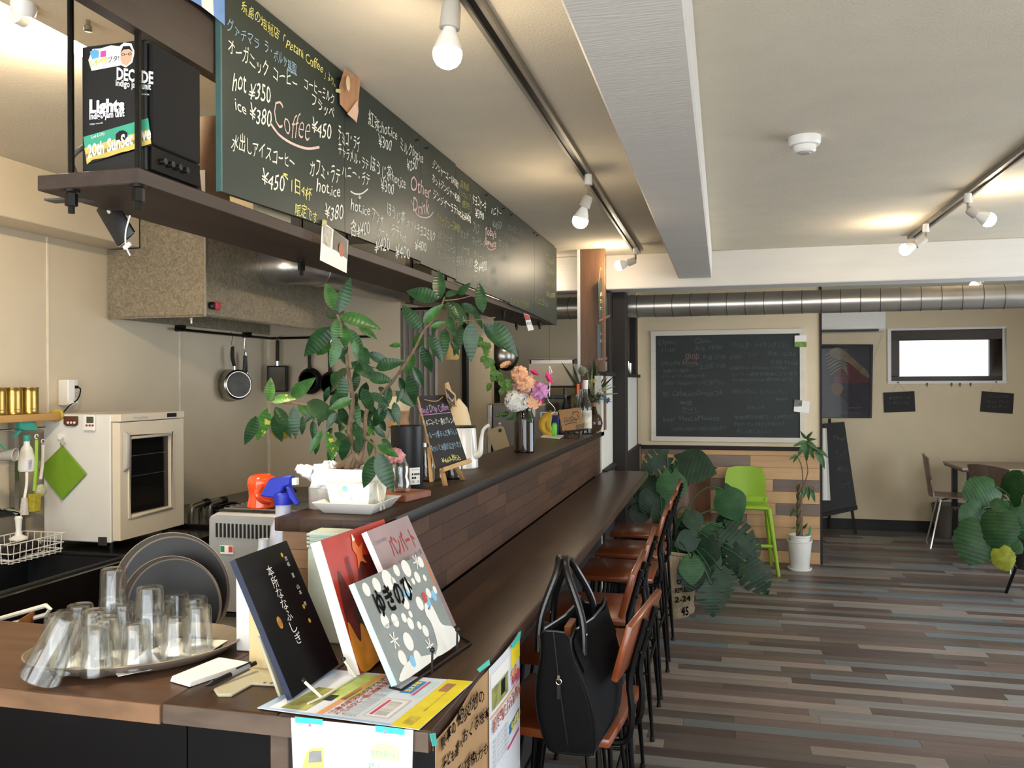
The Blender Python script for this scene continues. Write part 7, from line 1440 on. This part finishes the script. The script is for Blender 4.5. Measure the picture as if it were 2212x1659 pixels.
pocket = MB().surf(lambda s, t: bagpt(.93 + .14 * s, .70 + .28 * t) + Vector((.005, 0, 0)), 10, 4).build('side_pocket', m_ny, bag)
tag(MB().box(-.352, -.336, 1.86, 1.93, .80, .925).build('note_book', pm('brown_leather_book', '#7a4526', .5), bevel=.002), 'brown notebook sticking up inside the black bag', 'notebook')
# ================================================================ sack with monstera
sk = thing('burlap_sack', 'burlap coffee sack with printed letters holding the monstera', 'sack', (-.36, 5.42, 0))
m_bur = pm('burlap', '#8a7a60', .95, var=.18, sc=60, bump=.6, bscale=300)
def sackpt(s, t):
    a = 6.28318 * s; r = .155 + .03 * math.sin(math.pi * t * .9) + .008 * math.sin(5 * a + 4 * t) + .006 * math.sin(9 * a - 6 * t); r *= 1.08 if t < .1 else 1
    return Vector((-.36 + r * math.cos(a), 5.42 + r * math.sin(a) * .95, .40 * t + .012 * math.sin(3 * a) * t))
MB().surf(sackpt, 40, 14, True).add([sackpt(i / 40, 0) for i in range(40)], [tuple(range(40))]).build('sack', m_bur, sk, ang=1.2)
MB().lathe([(.13, .34), (.0, .36)], (-.36, 5.42, 0), 24).build('soil', MATS['soil'], sk)
MB().tube([sackpt(i / 40, 1) for i in range(40)], .012, 7, closed=True).build('rolled_edge', m_bur, sk)
for (bd, s0, s1, t, h) in (('DD245', .755, .90, .05, .055), ('REPUBLIC', .80, .93, .42, .03), ('COFFEE', .81, .92, .55, .03), ('2-24', .80, .92, .27, .035)):
    p0, p1 = sackpt(s0, t), sackpt(s1, t); o = (Vector((p0.x + p1.x, p0.y + p1.y, 0)) / 2 - Vector((-.36, 5.42, 0))).normalized() * .022
    write(sk, bd, p0 + o, p1 + o, Vector((0, 0, h)), m_ink, 'print', bold=.03)
mon = thing('monstera_plant', 'large dark green monstera spreading from the burlap sack', 'plant', (-.36, 5.42, .36))
m_mo = leafmat('monstera_leaf', '#12281a', '#1f4026', rough=.42); m_mo2 = leafmat('monstera_leaf_light', '#234a28', '#356635', rough=.45)
def monstera(name, mat, slits=True):
    mb = MB(); N = 22
    def w(t): return .46 * (math.sin(math.pi * min(1., (t + .12) / 1.12)) ** .75) * (1.12 - .55 * t) if t < 1 else 0.
    for s in (-1, 1):
        pts = []
        for i in range(N + 1):
            t = -.16 + 1.16 * i / N; wd = w(max(0, t)) if t >= 0 else w(0) * (1 + t * 2.2)
            inner = 0.0 if t >= 0 else .03 - t * .5
            pts.append((t, inner, max(wd, inner + .004)))
        for i in range(N):
            a, b = pts[i], pts[i + 1]
            slit = slits and (i % 4 == 3) and .1 < a[0] < .85
            def P3(t, y): return (t + y * .12, s * y, -.28 * y * y - .18 * t * t + .05 * y)
            m1 = .45 if slit else 1.
            q = [P3(a[0], a[1]), P3(a[0], a[1] + (a[2] - a[1]) * .45), P3(a[0], a[2] if not slit else a[1] + (a[2] - a[1]) * .45), P3(b[0], b[1]), P3(b[0], b[1] + (b[2] - b[1]) * .45), P3(b[0], b[2] if not slit else b[1] + (b[2] - b[1]) * .45)]
            mb.add(q, [(0, 1, 4, 3)] if slit else [(0, 1, 4, 3), (1, 2, 5, 4)])
    return mb.mesh(name, [mat], ang=1.2)
mm = [monstera('monstera_leaf', m_mo), monstera('monstera_leaf', m_mo2, False), monstera('monstera_leaf', m_mo, False)]
ML = [(1450,1020,1452,1080,1,5.35),(1463,998,1533,1015,2,5.45),(1442,986,1394,1013,0,5.5),(1562,1058,1592,1116,1,5.5),(1398,1070,1364,1095,0,5.6),(1386,1090,1379,1130,2,5.55),(1420,1060,1392,1100,2,5.5),(1490,1104,1506,1142,2,5.4),(1505,1160,1466,1176,2,5.35),(1562,1143,1522,1190,1,5.5),(1528,1162,1518,1222,2,5.35),(1492,1205,1496,1255,1,5.25),(1470,1213,1474,1256,2,5.3),(1565,1140,1623,1190,0,5.45),(1581,1181,1594,1240,0,5.4),(1612,1215,1650,1275,0,5.35),(1535,1234,1514,1268,2,5.3),(1536,1261,1541,1322,0,5.25),(1557,1230,1573,1282,0,5.3),(1480,1010,1440,1050,2,5.5),(1520,1190,1548,1235,2,5.35),(1475,1130,1440,1160,2,5.5),(1490,990,1470,1030,0,5.6),(1410,1030,1372,1060,0,5.6),(1500,1120,1470,1160,0,5.45),(1540,1170,1500,1210,2,5.4),(1600,1160,1632,1205,0,5.5),(1510,1220,1490,1270,2,5.3),(1440,1090,1420,1130,2,5.5),(1560,1180,1540,1230,0,5.45),(1450,1130,1430,1170,2,5.45),(1580,1110,1560,1150,2,5.55)]
for (u0, v0, u1, v1, k, yy) in ML:
    b = atY(u0, v0, yy); tp = atY(u1, v1, yy - .05)
    place_leaf(mm[k], b, b + (tp - b) * 1.18, mon, 'monstera_leaf', wscale=1.15)
    MB().tube(bez((-.36 + rl_.uniform(-.03, .05), 5.42 + rl_.uniform(-.04, .04), .36), ((b.x - .36) / 2, (b.y + 5.42) / 2, max(b.z, .45) + .12), b, 7), .0045, 6).build('leaf_stalk', m_mo2, mon)
# ================================================================ chairs by the partition
gc = thing('green_chair', 'lime green plastic high chair against the planked partition', 'chair', (.17, 6.75, 0))
m_gr = pm('lime_chair', '#8fb32c', .42, var=.03)
gx0, gx1 = -.005, .365; gy = 6.72; zs = .52
def gp(u, v, y): return atY(u, v, y)
zb_, zt_ = .545, .80
MB().surf(lambda s, t: (gx0 + .02 + (gx1 - gx0 - .05) * ((s - .5) * (1 - .22 * max(0, t - .55) ** 2 * 3) + .5), 6.90 + .05 * t + .035 * math.cos((s - .5) * 3.0) * (1 - .3 * t), zb_ - .015 + (zt_ - zb_ + .01) * t * (1 - .06 * ((s - .5) * 2) ** 4 * (t > .5))), 14, 10).build('backrest', m_gr, gc, solid=.012)
MB().box(gx0 + .01, gx1 - .02, 6.60, 6.93, zs - .014, zs).build('seat', m_gr, gc, bevel=.006, seg=2)
MB().box(gx0 + .01, gx1 - .02, 6.90, 6.93, zs - .01, zb_ + .02).build('seat_back_edge', m_gr, gc, bevel=.004)
MB().tube([(gx0 + .015, 6.605, zs - .006), (gx1 - .025, 6.605, zs - .006)], .017, 10).build('apron', m_gr, gc)
for (x0_, y0_, x1_, y1_) in ((gx0 + .015, 6.61, gx0 - .005, 6.56), (gx1 - .025, 6.61, gx1 + .045, 6.60), (gx0 + .02, 6.92, gx0 - .03, 6.99), (gx1 - .03, 6.92, gx1 + .01, 6.99)):
    MB().tube([(x0_, y0_, zs - .006), ((x0_ + x1_) / 2, (y0_ + y1_) / 2, zs / 2), (x1_, y1_, 0)], [.019, .016, .013], 10).build('leg', m_gr, gc)
MB().tube([(gx0 + .006, 6.585, .225), (gx1 - .0, 6.605, .225)], .014, 8).build('footrest', m_gr, gc); MB().tube([(gx0 + .006, 6.585, .25), (gx0 - .005, 6.955, .25)], .011, 8).build('side_rail', m_gr, gc)
m_ply = wood('plywood_brown', '#5a3a28', '#74503a', 2, .4, .6, .05, .2, .05)
bc = thing('plywood_chair', 'brown plywood chair half hidden behind the monstera', 'chair', (-.20, 6.6, 0))
MB().surf(lambda s, t: (-.36 + .33 * s, 6.72 + .04 * math.cos((s - .5) * 3) + .05 * t, .44 + .36 * t - .03 * t * ((s - .5) * 2) ** 4), 12, 8).build('backrest', m_ply, bc, solid=.010)
MB().surf(lambda s, t: (-.37 + .36 * s, 6.36 + .36 * t, .44 + .012 * (t - .5) ** 2 - .01 * math.sin(math.pi * s)), 8, 8).build('seat', m_ply, bc, solid=.012)
for x_, y_ in ((-.34, 6.40), (-.04, 6.40), (-.34, 6.70), (-.04, 6.70)): MB().tube([(x_ * .9 - .02, y_, .43), (x_, y_ + (.03 if y_ > 6.5 else -.03), 0)], .008, 8).build('leg', m_chrome, bc)
bc.location.x -= .06
tp_ = thing('low_table', 'small dark table legs beside the plywood chair', 'table', (-.5, 6.45, 0))
MB().box(-.66, -.42, 6.15, 6.80, .70, .725).build('top', m_dark, tp_, bevel=.003)
for x_, y_ in ((-.64, 6.2), (-.45, 6.2), (-.64, 6.76), (-.45, 6.76)): MB().box(x_ - .012, x_ + .012, y_ - .012, y_ + .012, 0, .70).build('leg', m_iron, tp_)
cap_ = tag(MB().lathe([(.0, .09), (.05, .085), (.085, .05), (.095, .0), (.14, -.01), (.0, -.012)], (-.19, 6.70, .815), 22, sx=1.1).build('knit_hat', pm('navy_maroon_wool', '#1f1a2c', .9, var=.6, sc=30, bump=.4)), 'dark patterned hat resting on top of the plywood chair', 'hat')
# ================================================================ money tree
mt = thing('potted_money_tree', 'tall thin potted tree with a braided trunk in a white pot', 'potted plant', (.585, 6.85, 0))
px_, py_ = .585, 6.88
MB().lathe([(.0, 0), (.085, 0), (.09, .004), (.092, .018), (.088, .02), (.08, .008), (0, .008)], (px_, py_, 0), 30).build('saucer', m_pot, mt)
MB().lathe([(.0, .01), (.07, .01), (.073, .014), (.092, .22), (.097, .222), (.098, .232), (.088, .233), (.086, .2), (0, .2)], (px_, py_, 0), 30).build('outer_pot', m_pot, mt)
MB().lathe([(.072, .2), (.08, .262), (.087, .264), (.088, .275), (.078, .276), (.072, .25), (0, .25)], (px_, py_, 0), 30).build('inner_pot', m_pot, mt)
MB().lathe([(.073, .252), (0, .258)], (px_, py_, 0), 24).build('soil', MATS['soil'], mt)
m_tk = pm('money_trunk', '#6a5a42', .85, var=.3, sc=40, bump=.6)
for k in range(3):
    ph_ = k * 2.094
    MB().tube([(px_ + .013 * math.cos(ph_ + 12 * t) , py_ + .013 * math.sin(ph_ + 12 * t), .25 + .42 * t) for t in [i / 20 for i in range(21)]], [.016 - .006 * i / 20 for i in range(21)], 7).build('trunk_strand', m_tk, mt)
U = lambda u, v, d=0.: atY(u, v, py_ + d)
for pts in ([(1733, 1055), (1745, 1020), (1740, 985), (1742, 955)], [(1735, 1052), (1732, 1010), (1722, 985)], [(1740, 1060), (1752, 1050), (1760, 1058)]): MB().tube(smoothpath([U(*q) for q in pts], 4), .004, 6).build('stem', m_tk, mt)
m_ml = leafmat('money_leaf', '#2f4f2a', '#466b38', rough=.4); ml = leafmesh('money_leaf', m_ml, .34, 7, .12, .35)
for (a, b, c_, d) in ((1742, 952, 1718, 962), (1742, 952, 1726, 985), (1742, 952, 1740, 995), (1742, 952, 1757, 990), (1742, 952, 1768, 970), (1742, 950, 1760, 948), (1768, 975, 1782, 1010), (1765, 970, 1790, 985), (1760, 972, 1775, 1000), (1720, 982, 1708, 990), (1722, 984, 1714, 996), (1740, 1052, 1735, 1075), (1746, 1050, 1745, 1078), (1752, 1056, 1760, 1082), (1735, 1060, 1728, 1072), (1715, 1100, 1706, 1112), (1712, 1098, 1722, 1110), (1728, 1140, 1712, 1138), (1735, 1142, 1742, 1134), (1742, 948, 1730, 936), (1742, 948, 1752, 934)): place_leaf(ml, U(a, b), U(c_, d, -.05), mt)
gs = tag(MB().obox(U(1749, 1150, -.02), (.008, 0, -.002), (0, .006, 0), (.006, 0, .045)).build('plant_marker', pm('green_marker', '#2f8f5c', .4), bevel=.002), 'green plastic marker stuck in the white pot', 'plant marker')
# ================================================================ big chalkboard on the partition
YBB = YP - .012
m_cq = pm('chalk_worn', '#565c57', .95, var=.25, sc=90)
bb = thing('wall_chalkboard', 'large framed chalkboard with opening hours on the partition', 'chalkboard', (.03, YBB, 1.0))
x0, x1, z0, z1 = -.545, .611, 1.022, 1.872
MB().box(x0, x1, YBB, YP, z0, z1).build('slate', pm('chalkboard_dark', '#232a28', .6, var=.15, sc=4), bb)
m_fw = wood('whitewashed_frame', '#d0c8b8', '#ddd6c8', 0, .7, .8, .1, 0, .03); fwd = .040
for pts in ([(x0 - fwd, z1 + fwd), (x1 + fwd, z1 + fwd), (x1, z1), (x0, z1)], [(x0 - fwd, z0 - fwd), (x1 + fwd, z0 - fwd), (x1, z0), (x0, z0)], [(x0 - fwd, z0 - fwd), (x0, z0), (x0, z1), (x0 - fwd, z1 + fwd)], [(x1 + fwd, z0 - fwd), (x1, z0), (x1, z1), (x1 + fwd, z1 + fwd)]):
    MB().prism([(a, YP, b) for a, b in pts], (0, -.02, 0)).build('frame_rail', m_fw, bb, bevel=.001)
def bw_(body, u0, v0, u1, v1, h, m=None, **k): p = atY(u0, v0, YBB - .0008); write(bb, body, p, atY(u1, v1, YBB - .0008), atY(u0, v0 - h, YBB - .0008) - p, m or m_cf, 'chalk_writing', **k)
B3 = lambda z: (1380 + z[0] / 4.74, 650 + z[1] / 4.74)
for (bd, xa, ya, xb, yb, h, mm_) in (('Open', 200, 455, 380, 440, 60, m_cq), ('11:30', 235, 525, 370, 515, 45, m_cq), ('Close', 575, 440, 740, 430, 60, m_cq), ('火水 19:00', 570, 510, 850, 490, 50, m_cq), ('Shop', 465, 600, 615, 600, 70, pm('chalk_worn_pink', '#77605b', .95, var=.2, sc=90)), ('Hour', 450, 655, 610, 655, 50, pm('chalk_worn_pink', '#77605b', .95, var=.2, sc=90)), ('木金 21:00', 650, 600, 890, 595, 55, m_cq), ('土日祝 17:00', 620, 695, 885, 680, 50, m_cq), ('定休日:月曜', 220, 660, 425, 655, 40, m_cq), ('営業のご案内。', 245, 735, 525, 725, 35, m_cq), ('ラストオーダーは閉店30分前', 235, 790, 675, 780, 35, m_cq), ('当店HP・Facebookページをご覧下さい。', 245, 860, 890, 850, 45, m_cq), ('ID: CafeLionDance 24', 245, 975, 850, 965, 55, m_cq), ('wifi', 415, 1060, 545, 1065, 45, m_cq), ('あります', 450, 1120, 600, 1125, 40, m_cq), ('key: VivaLaMusica', 250, 1230, 825, 1220, 55, m_cq), ('ご利用の際はお気軽に店員まで', 330, 1330, 890, 1320, 40, m_cq),
        ('「うららか・ライオンダンス」', 935, 480, 1520, 470, 55, m_cq), ('月2回', 930, 595, 1040, 595, 45, m_cq), ('ライブ', 1120, 575, 1210, 570, 40, m_cq), ('予定 10/22', 1310, 560, 1605, 565, 45, m_cq), ('次回 11/26', 1340, 640, 1630, 650, 40, m_cq), ('日曜日は 10:00am-11:00am', 935, 700, 1525, 695, 35, m_cq), ('コーヒー教室を開催しています', 945, 765, 1630, 760, 32, m_cq), ('お申込みは店頭まで', 950, 825, 1580, 815, 32, m_cq), ('「絵本ひろば」ピクニック。', 950, 945, 1480, 945, 45, m_cq), ('無料', 1400, 1020, 1530, 1015, 32, m_cq), ('お知らせ', 1110, 1110, 1290, 1110, 40, m_cq), ('毎月第四日曜日、13時から', 975, 1210, 1580, 1200, 40, m_cq), ('手話サークルの集まりがあります', 975, 1280, 1490, 1275, 40, m_cq), ('楽しく話しましょう。', 1000, 1350, 1380, 1355, 40, m_cq)):
    a, b = B3((xa, ya)), B3((xb, yb)); bw_(bd, a[0], a[1], b[0], b[1], h / 4.74, mm_)
MB().ribbon(smoothpath([atY(*B3(q), YBB - .0009) for q in ((450, 640), (500, 668), (580, 668), (630, 635))], 4), .004, (0, -1, 0)).build('chalk_stroke', m_cq, bb)
MB().ribbon(smoothpath([atY(*B3(q), YBB - .0009) for q in ((430, 1130), (500, 1150), (570, 1145), (620, 1120))], 4), .003, (0, -1, 0)).build('chalk_stroke', m_cq, bb)
for k, (pts, lb, c) in enumerate((([(1596, 355), (1718, 350), (1716, 472), (1594, 470)], 'green and white postcard at the top corner of the big chalkboard', '#6f8f3c'), ([(1594, 1008), (1752, 1030), (1742, 1152), (1586, 1132)], 'white open card pinned at the edge of the big chalkboard', '#77756c'))):
    t = thing('pinned_card', lb, 'card', atY(*B3(pts[0]), YP - .022)); pp = [atY(*B3(q), YP - .0225) for q in pts]
    MB().prism(pp, (0, -.0008, 0)).build('card', m_paper, t)
    q = [pp[3] * .55 + pp[0] * .45, pp[2] * .55 + pp[1] * .45, pp[2], pp[3]] if k == 0 else [pp[0], pp[0] * .5 + pp[1] * .5, (pp[0] * .5 + pp[1] * .5) * .5 + (pp[3] * .5 + pp[2] * .5) * .5, pp[0] * .4 + pp[3] * .6]
    MB().prism([v + Vector((0, -.001, 0)) for v in q], (0, -.0003, 0)).build('print', pm('card_tint_%d' % k, c, .6, var=.35, sc=40), t)
# ================================================================ far wall
YW_ = YF - .002
fw_ = lambda u, v, d=0.: atY(u, v, YW_ - d)
ac = thing('air_conditioner', 'white wall air conditioner under the duct', 'air conditioner', fw_(1850, 710))
a, b = fw_(1700, 655, .0), fw_(1908, 712, .0)
a = atY(1913, 660, YF - .19); b = atY(1913, 716, YF - .19)
x1a, zb1 = b.x, b.z; x0a = x1a - .80
MB().prism([(x0a, YF - .19, zb1 + .03), (x0a, YF - .13, zb1), (x0a, YF, zb1), (x0a, YF, zb1 + .27), (x0a, YF - .19, zb1 + .27)], (.80, 0, 0)).build('casing', m_wpl, ac, bevel=.006)
MB().box(x0a + .04, x1a - .06, YF - .188, YF - .12, zb1 + .004, zb1 + .024).build('louvre_slot', m_blk, ac)
MB().prism([(x0a + .05, YF - .195, zb1 + .026), (x0a + .05, YF - .15, zb1 + .006), (x0a + .05, YF - .148, zb1 + .01), (x0a + .05, YF - .193, zb1 + .031)], (.68, 0, 0)).build('louvre', m_gpl, ac)
MB().box(x0a + .01, x1a - .01, YF - .1935, YF - .19, zb1 + .05, zb1 + .26).build('front_panel', m_wpl, ac, bevel=.001)
MB().tube([fw_(1906, 722), fw_(1886, 780, .002)], .0012, 5).build('cord', m_gpl, ac)
po = thing('wave_poster', 'framed poster with a crashing wave around a red island', 'poster', fw_(1830, 902))
fr0 = [fw_(1745, 744, .012), fw_(1886, 744, .012), fw_(1883, 903, .012), fw_(1750, 901, .012)]
MB().prism(fr0, (0, .010, 0)).build('backing', pm('poster_navy', '#23252e', .4, var=.3, sc=12), po)
def fq3(pts, m, d, nm='print'): MB().prism([fw_(u, v, d) for u, v in pts], (0, -.0006, 0)).build(nm, m, po)
m_pf = m_blk
for q in ([(1745, 744), (1886, 744), (1881, 749), (1745, 749)], [(1881, 749), (1886, 744), (1883, 903), (1878, 899)], [(1750, 903), (1750, 898), (1878, 899), (1883, 903)]): MB().prism([fw_(u, v, .013) for u, v in q], (0, -.010, 0)).build('frame_rail', m_pf, po)
m_wv = pm('wave_ochre', '#7d6a48', .5, var=.3, sc=16); m_isl = pm('island_red', '#5e2028', .5, var=.3, sc=10); m_sea = pm('sea_plum', '#2c2230', .5, var=.3, sc=14)
fq3([(1795, 826), (1878, 826), (1877, 890), (1800, 885)], m_sea, .0132)
fq3(smooth2([(1800, 826), (1806, 800), (1822, 792), (1834, 781), (1845, 790), (1858, 805), (1876, 818), (1877, 826), (1820, 829)], 3), m_isl, .0138)
fq3(smooth2([(1790, 760), (1810, 750), (1832, 764), (1852, 782), (1872, 800), (1878, 816), (1862, 808), (1842, 790), (1824, 778), (1805, 774)], 3), m_wv, .0144)
for k in range(7): MB().ribbon(smoothpath([fw_(1782 + k * 2, 768 + k * 7, .0148), fw_(1806 + k * 2, 758 + k * 6, .0148), fw_(1826 + k, 768 + k * 7, .0148)], 4), .010, (0, -1, 0)).build('print', m_wv, po)
for k in range(6): MB().ribbon(smoothpath([fw_(1786, 838 + k * 7, .0148), fw_(1806, 850 + k * 6, .0148), fw_(1830, 872 + k * 4, .0148)], 4), .008, (0, -1, 0)).build('print', pm('wave_dim', '#4a4536', .5), po)
fq3(smooth2([(1796, 832), (1812, 828), (1822, 838), (1814, 852), (1800, 850)], 3), pm('sun_glow_print', '#6a4a22', .5, var=.3), .0144)
write(po, 'LOVE SEA UNITY', fw_(1833, 882, .0155), fw_(1862, 882, .0155), Vector((0, 0, .012)), m_cf, 'lettering'); write(po, 'SUNSET LIVE 20TH ANNIVERSARY', fw_(1800, 893, .0155), fw_(1862, 893, .0155), Vector((0, 0, .008)), m_cf, 'lettering')
MB().prism([fw_(1745, 744, .0235), fw_(1886, 744, .0235), fw_(1883, 903, .0235), fw_(1750, 901, .0235)], (0, -.001, 0)).build('glass_pane', thinglass('poster_glass', '#ffffff', .85, .03, '#000000'), po)
for k, (pts, hook, txt, lb) in enumerate((([(1908, 848), (1975, 845), (1977, 889), (1910, 891)], (1940, 826), ('本日のケーキ', 'レモンパイ'), 'small hanging chalkboard below the window beside the poster'), ([(2121, 845), (2190, 850), (2187, 894), (2117, 889)], (2152, 825), ('いらっしゃいませ', 'ゆっくりして', 'ください'), 'small hanging chalkboard below the far end of the window'))):
    t = thing('hanging_chalkboard', lb, 'chalkboard', fw_(*pts[0])); MB().prism([fw_(u, v, .004) for u, v in pts], (0, -.010, 0)).build('slate', pm('slate_black', '#221f1e', .7), t, bevel=.002)
    h = fw_(*hook, .014); MB().tube([fw_(pts[0][0] * .72 + pts[1][0] * .28, pts[0][1], .008), h, fw_(pts[0][0] * .28 + pts[1][0] * .72, pts[1][1], .008)], .0012, 5).build('cord', m_gpl, t)
    MB().lathe([(.006, 0), (.006, .016), (0, .017)], fw_(*hook, .012), 8, ax=(0, -1, 0)).build('hook', m_blk, t)
    for i, bd in enumerate(txt): p = fw_(pts[0][0] + 12, pts[0][1] + 14 + i * 11, .0145); write(t, bd, p, fw_(pts[0][0] + 58, pts[0][1] + 14 + i * 11, .0145), Vector((0, 0, .028)), m_cq, 'chalk_writing')
for k, u in enumerate((2003, 2056, 2074, 2097)):
    t = thing('wall_clip', ('first', 'second', 'third', 'fourth')[k] + ' small black clip on the sill below the window', 'clip', fw_(u, 830), group='clips below the window')
    MB().obox(fw_(u, 830, .016), (.006, 0, 0), (0, .006, 0), (0, 0, .014)).build('jaw', m_blk, t, bevel=.002); MB().tube([fw_(u, 833, .012), fw_(u + .5, 837, .02)], .002, 5).build('wire', m_chrome, t)
# standing easel board
es = thing('standing_chalkboard', 'tall black chalkboard on an easel leaning by the far wall', 'chalkboard', (1.25, 8.6, 0))
ey = 8.62; ep_ = lambda u, v, d=0.: atY(u, v, ey + .16 * (1100 - v) / 190 - .0 - d)
MB().prism([ep_(1760, 917), ep_(1824, 911), ep_(1851, 1096), ep_(1756, 1116)], (0, .015, 0)).build('board', pm('slate_black2', '#191a1a', .6, var=.15), es)
MB().prism([ep_(1756, 1113, .02), ep_(1852, 1093, .02), ep_(1853, 1101, .02), ep_(1756, 1122, .02)], (0, .04, 0)).build('tray_rail', m_dark, es)
q = ep_(1840, 1100); f2 = atZ(1847, 1144, .0); MB().tube([q, Vector((q.x + .03, ey - .02, .0))], .014, 6).build('leg', m_dark, es)
q = ep_(1760, 1110); MB().tube([q, Vector((q.x - .02, ey - .02, .0))], .014, 6).build('leg', m_dark, es)
q = ep_(1792, 915, -.02); MB().tube([q + Vector((0, 0, .05)), Vector((q.x, YF - .03, .0))], .014, 6).build('rear_leg', m_dark, es)
for i, bd in enumerate(('Menu', 'ランチ', '¥850', 'コーヒー付')): p = ep_(1800 + i * 4, 952 + i * 34, .002); write(es, bd, p, ep_(1824 + i * 4, 950 + i * 34, .002), Vector((0, 0, .06)), m_cq, 'chalk_writing')
tw = tag(MB().surf(lambda s, t: ep_(1778 - 1 + 17 * s * (.5 + .5 * t), 925 + 156 * t, .035 + .006 * math.sin(s * 8)), 8, 6).build('white_cloth_banner', m_wpl, solid=.003), 'narrow white cloth hanging in front of the standing chalkboard', 'cloth')
# table, chairs and bin
ft = thing('square_table', 'pale topped cafe table against the far wall', 'table', (2.3, 8.0, 0))
MB().box(2.02, 2.95, 7.95, 8.60, .70, .722).build('top', wood('table_pale', '#9a8a76', '#b0a18c', 0, .4, .6, .05, 0, .02), ft, bevel=.003)
MB().box(2.03, 2.94, 7.96, 8.59, .685, .70).build('edge', m_blk, ft)
for x_, y_ in ((2.10, 8.02), (2.88, 8.02), (2.10, 8.52), (2.88, 8.52)): MB().box(x_ - .022, x_ + .022, y_ - .022, y_ + .022, 0, .685).build('leg', m_iron, ft)
m_ply2 = wood('plywood_taupe', '#5e4a3c', '#7a6453', 2, .4, .6, .05, .15, .05)
def ply_chair(label, x, y, a):
    t = thing('cafe_chair', label, 'chair', (x, y, 0), math.radians(a), group='plywood cafe chairs'); R_ = WM(t)
    def W_(p): return R_ @ Vector(p)
    MB().surf(lambda s, t_: W_((-.19 - .05 * t_ - .03 * math.cos((s - .5) * 3), (s - .5) * (.34 + .10 * t_ - .16 * math.sin(math.pi * t_) ** 2 * (t_ < .5)), .45 + .37 * t_ - .02 * t_ * ((s - .5) * 2) ** 2)), 12, 12).build('backrest', m_ply2, t, solid=.010)
    MB().surf(lambda s, t_: W_((-.20 + .40 * s, (t_ - .5) * (.38 + .04 * s), .45 + .02 * (s - .5) ** 2 - .012 * math.sin(math.pi * t_))), 10, 8).build('seat', m_ply2, t, solid=.011)
    for lx, ly, fx_, fy2 in ((-.13, -.12, -.22, -.20), (-.13, .12, -.22, .20), (.13, -.12, .20, -.20), (.13, .12, .20, .20)): MB().tube([W_((lx * .4, ly * .5, .435)), W_((lx, ly * 1.2, .43)), W_((fx_, fy2, 0))], .009, 8).build('leg', m_chrome, t)
    return t
ply_chair('plywood cafe chair at the near corner of the pale table', 2.02, 8.15, -8)
ply_chair('plywood cafe chair behind the large leafy plant', 2.25, 7.35, 25)
bn_ = thing('waste_bin', 'grey waste bin under the pale table by the wall', 'bin', (2.05, 8.62, 0))
MB().lathe([(.0, 0), (.13, 0), (.135, .006), (.165, .30), (.168, .305), (.16, .305), (.13, .012), (0, .012)], (2.10, 8.66, 0), 28).build('bucket', pm('bin_grey', '#6a6258', .6, var=.05), bn_)
MB().tube([(2.10 + .166 * math.cos(6.283 * i / 28), 8.66 + .166 * math.sin(6.283 * i / 28), .305) for i in range(28)], .004, 6, closed=True).build('rim', pm('bin_grey', '#6a6258', .6), bn_)
# big leafy plant near the edge of the picture
bp_ = thing('broad_leaf_plant', 'large plant with broad veined leaves near the picture edge', 'potted plant', (2.03, 6.35, 0))
m_bl = leafmat('broad_leaf', '#1b3a1c', '#2f5a2a', rough=.45, vein=.35); m_bly = leafmat('broad_leaf_yellow', '#6f7a22', '#a3a83a', rough=.45)
def broad(name, mat):
    mb = MB(); N = 12
    for s in (-1, 1):
        def P3(t, y): 
            w = .47 * (math.sin(math.pi * min(1, (t + .10) / 1.10)) ** .65) * (1.08 - .25 * t) if t < 1 else 0
            rf_ = 1 + .05 * math.sin(t * 40)
            return (t - .10 * y * (t < .25), s * y * w * rf_, -.2 * t * t - .2 * (y * w) ** 2 * 2 + .02 * math.sin(t * 38) * y)
        vs = [P3(i / N * 1.0, k / 3) for i in range(N + 1) for k in range(4)]
        mb.add(vs, [(i * 4 + k, i * 4 + k + 1, i * 4 + 5 + k, i * 4 + 4 + k) for i in range(N) for k in range(3)])
    return mb.mesh(name, [mat], ang=1.2)
bl = [broad('broad_leaf', m_bl), broad('broad_leaf', m_bly)]
for (a, b, c_, d, k, yy) in ((2150, 1052, 2085, 1068, 0, 6.3), (2178, 1068, 2196, 1018, 0, 6.35), (2122, 1098, 2080, 1130, 0, 6.2), (2120, 1132, 2094, 1219, 0, 6.1), (2156, 1108, 2154, 1188, 0, 6.05), (2182, 1090, 2216, 1130, 0, 6.2), (2158, 1185, 2176, 1232, 1, 6.0), (2172, 1168, 2208, 1192, 0, 6.2), (2165, 1080, 2150, 1100, 0, 6.15), (2185, 1085, 2200, 1070, 0, 6.1), (2195, 1110, 2225, 1170, 0, 6.3), (2140, 1060, 2120, 1040, 0, 6.45), (2200, 1050, 2230, 1040, 0, 6.4), (2130, 1150, 2190, 1200, 0, 6.35), (2190, 1190, 2225, 1225, 0, 6.35), (2100, 1100, 2085, 1120, 0, 6.4)):
    p0, p1 = atY(a, b, yy), atY(c_, d, yy - .08); place_leaf(bl[k], p0, p1, bp_, 'broad_leaf', wscale=1.1)
    MB().tube(bez((2.03, 6.35, .42), ((p0.x + 2.03) / 2, (p0.y + 6.35) / 2, (p0.z + .6) / 2 + .06), p0, 6), .006, 6).build('leaf_stalk', m_bl, bp_)
MB().lathe([(.0, .20), (.10, .20), (.105, .205), (.13, .40), (.135, .41), (.125, .41), (0, .39)], (2.03, 6.35, 0), 28).build('pot', pm('dark_pot', '#2a2724', .5), bp_)
for k in range(3): a = 2.094 * k + .4; MB().tube([(2.03 + .08 * math.cos(a), 6.35 + .08 * math.sin(a), .21), (2.03 + .15 * math.cos(a), 6.35 + .15 * math.sin(a), 0)], .011, 8).build('stand_leg', m_iron, bp_)
finish_texts()
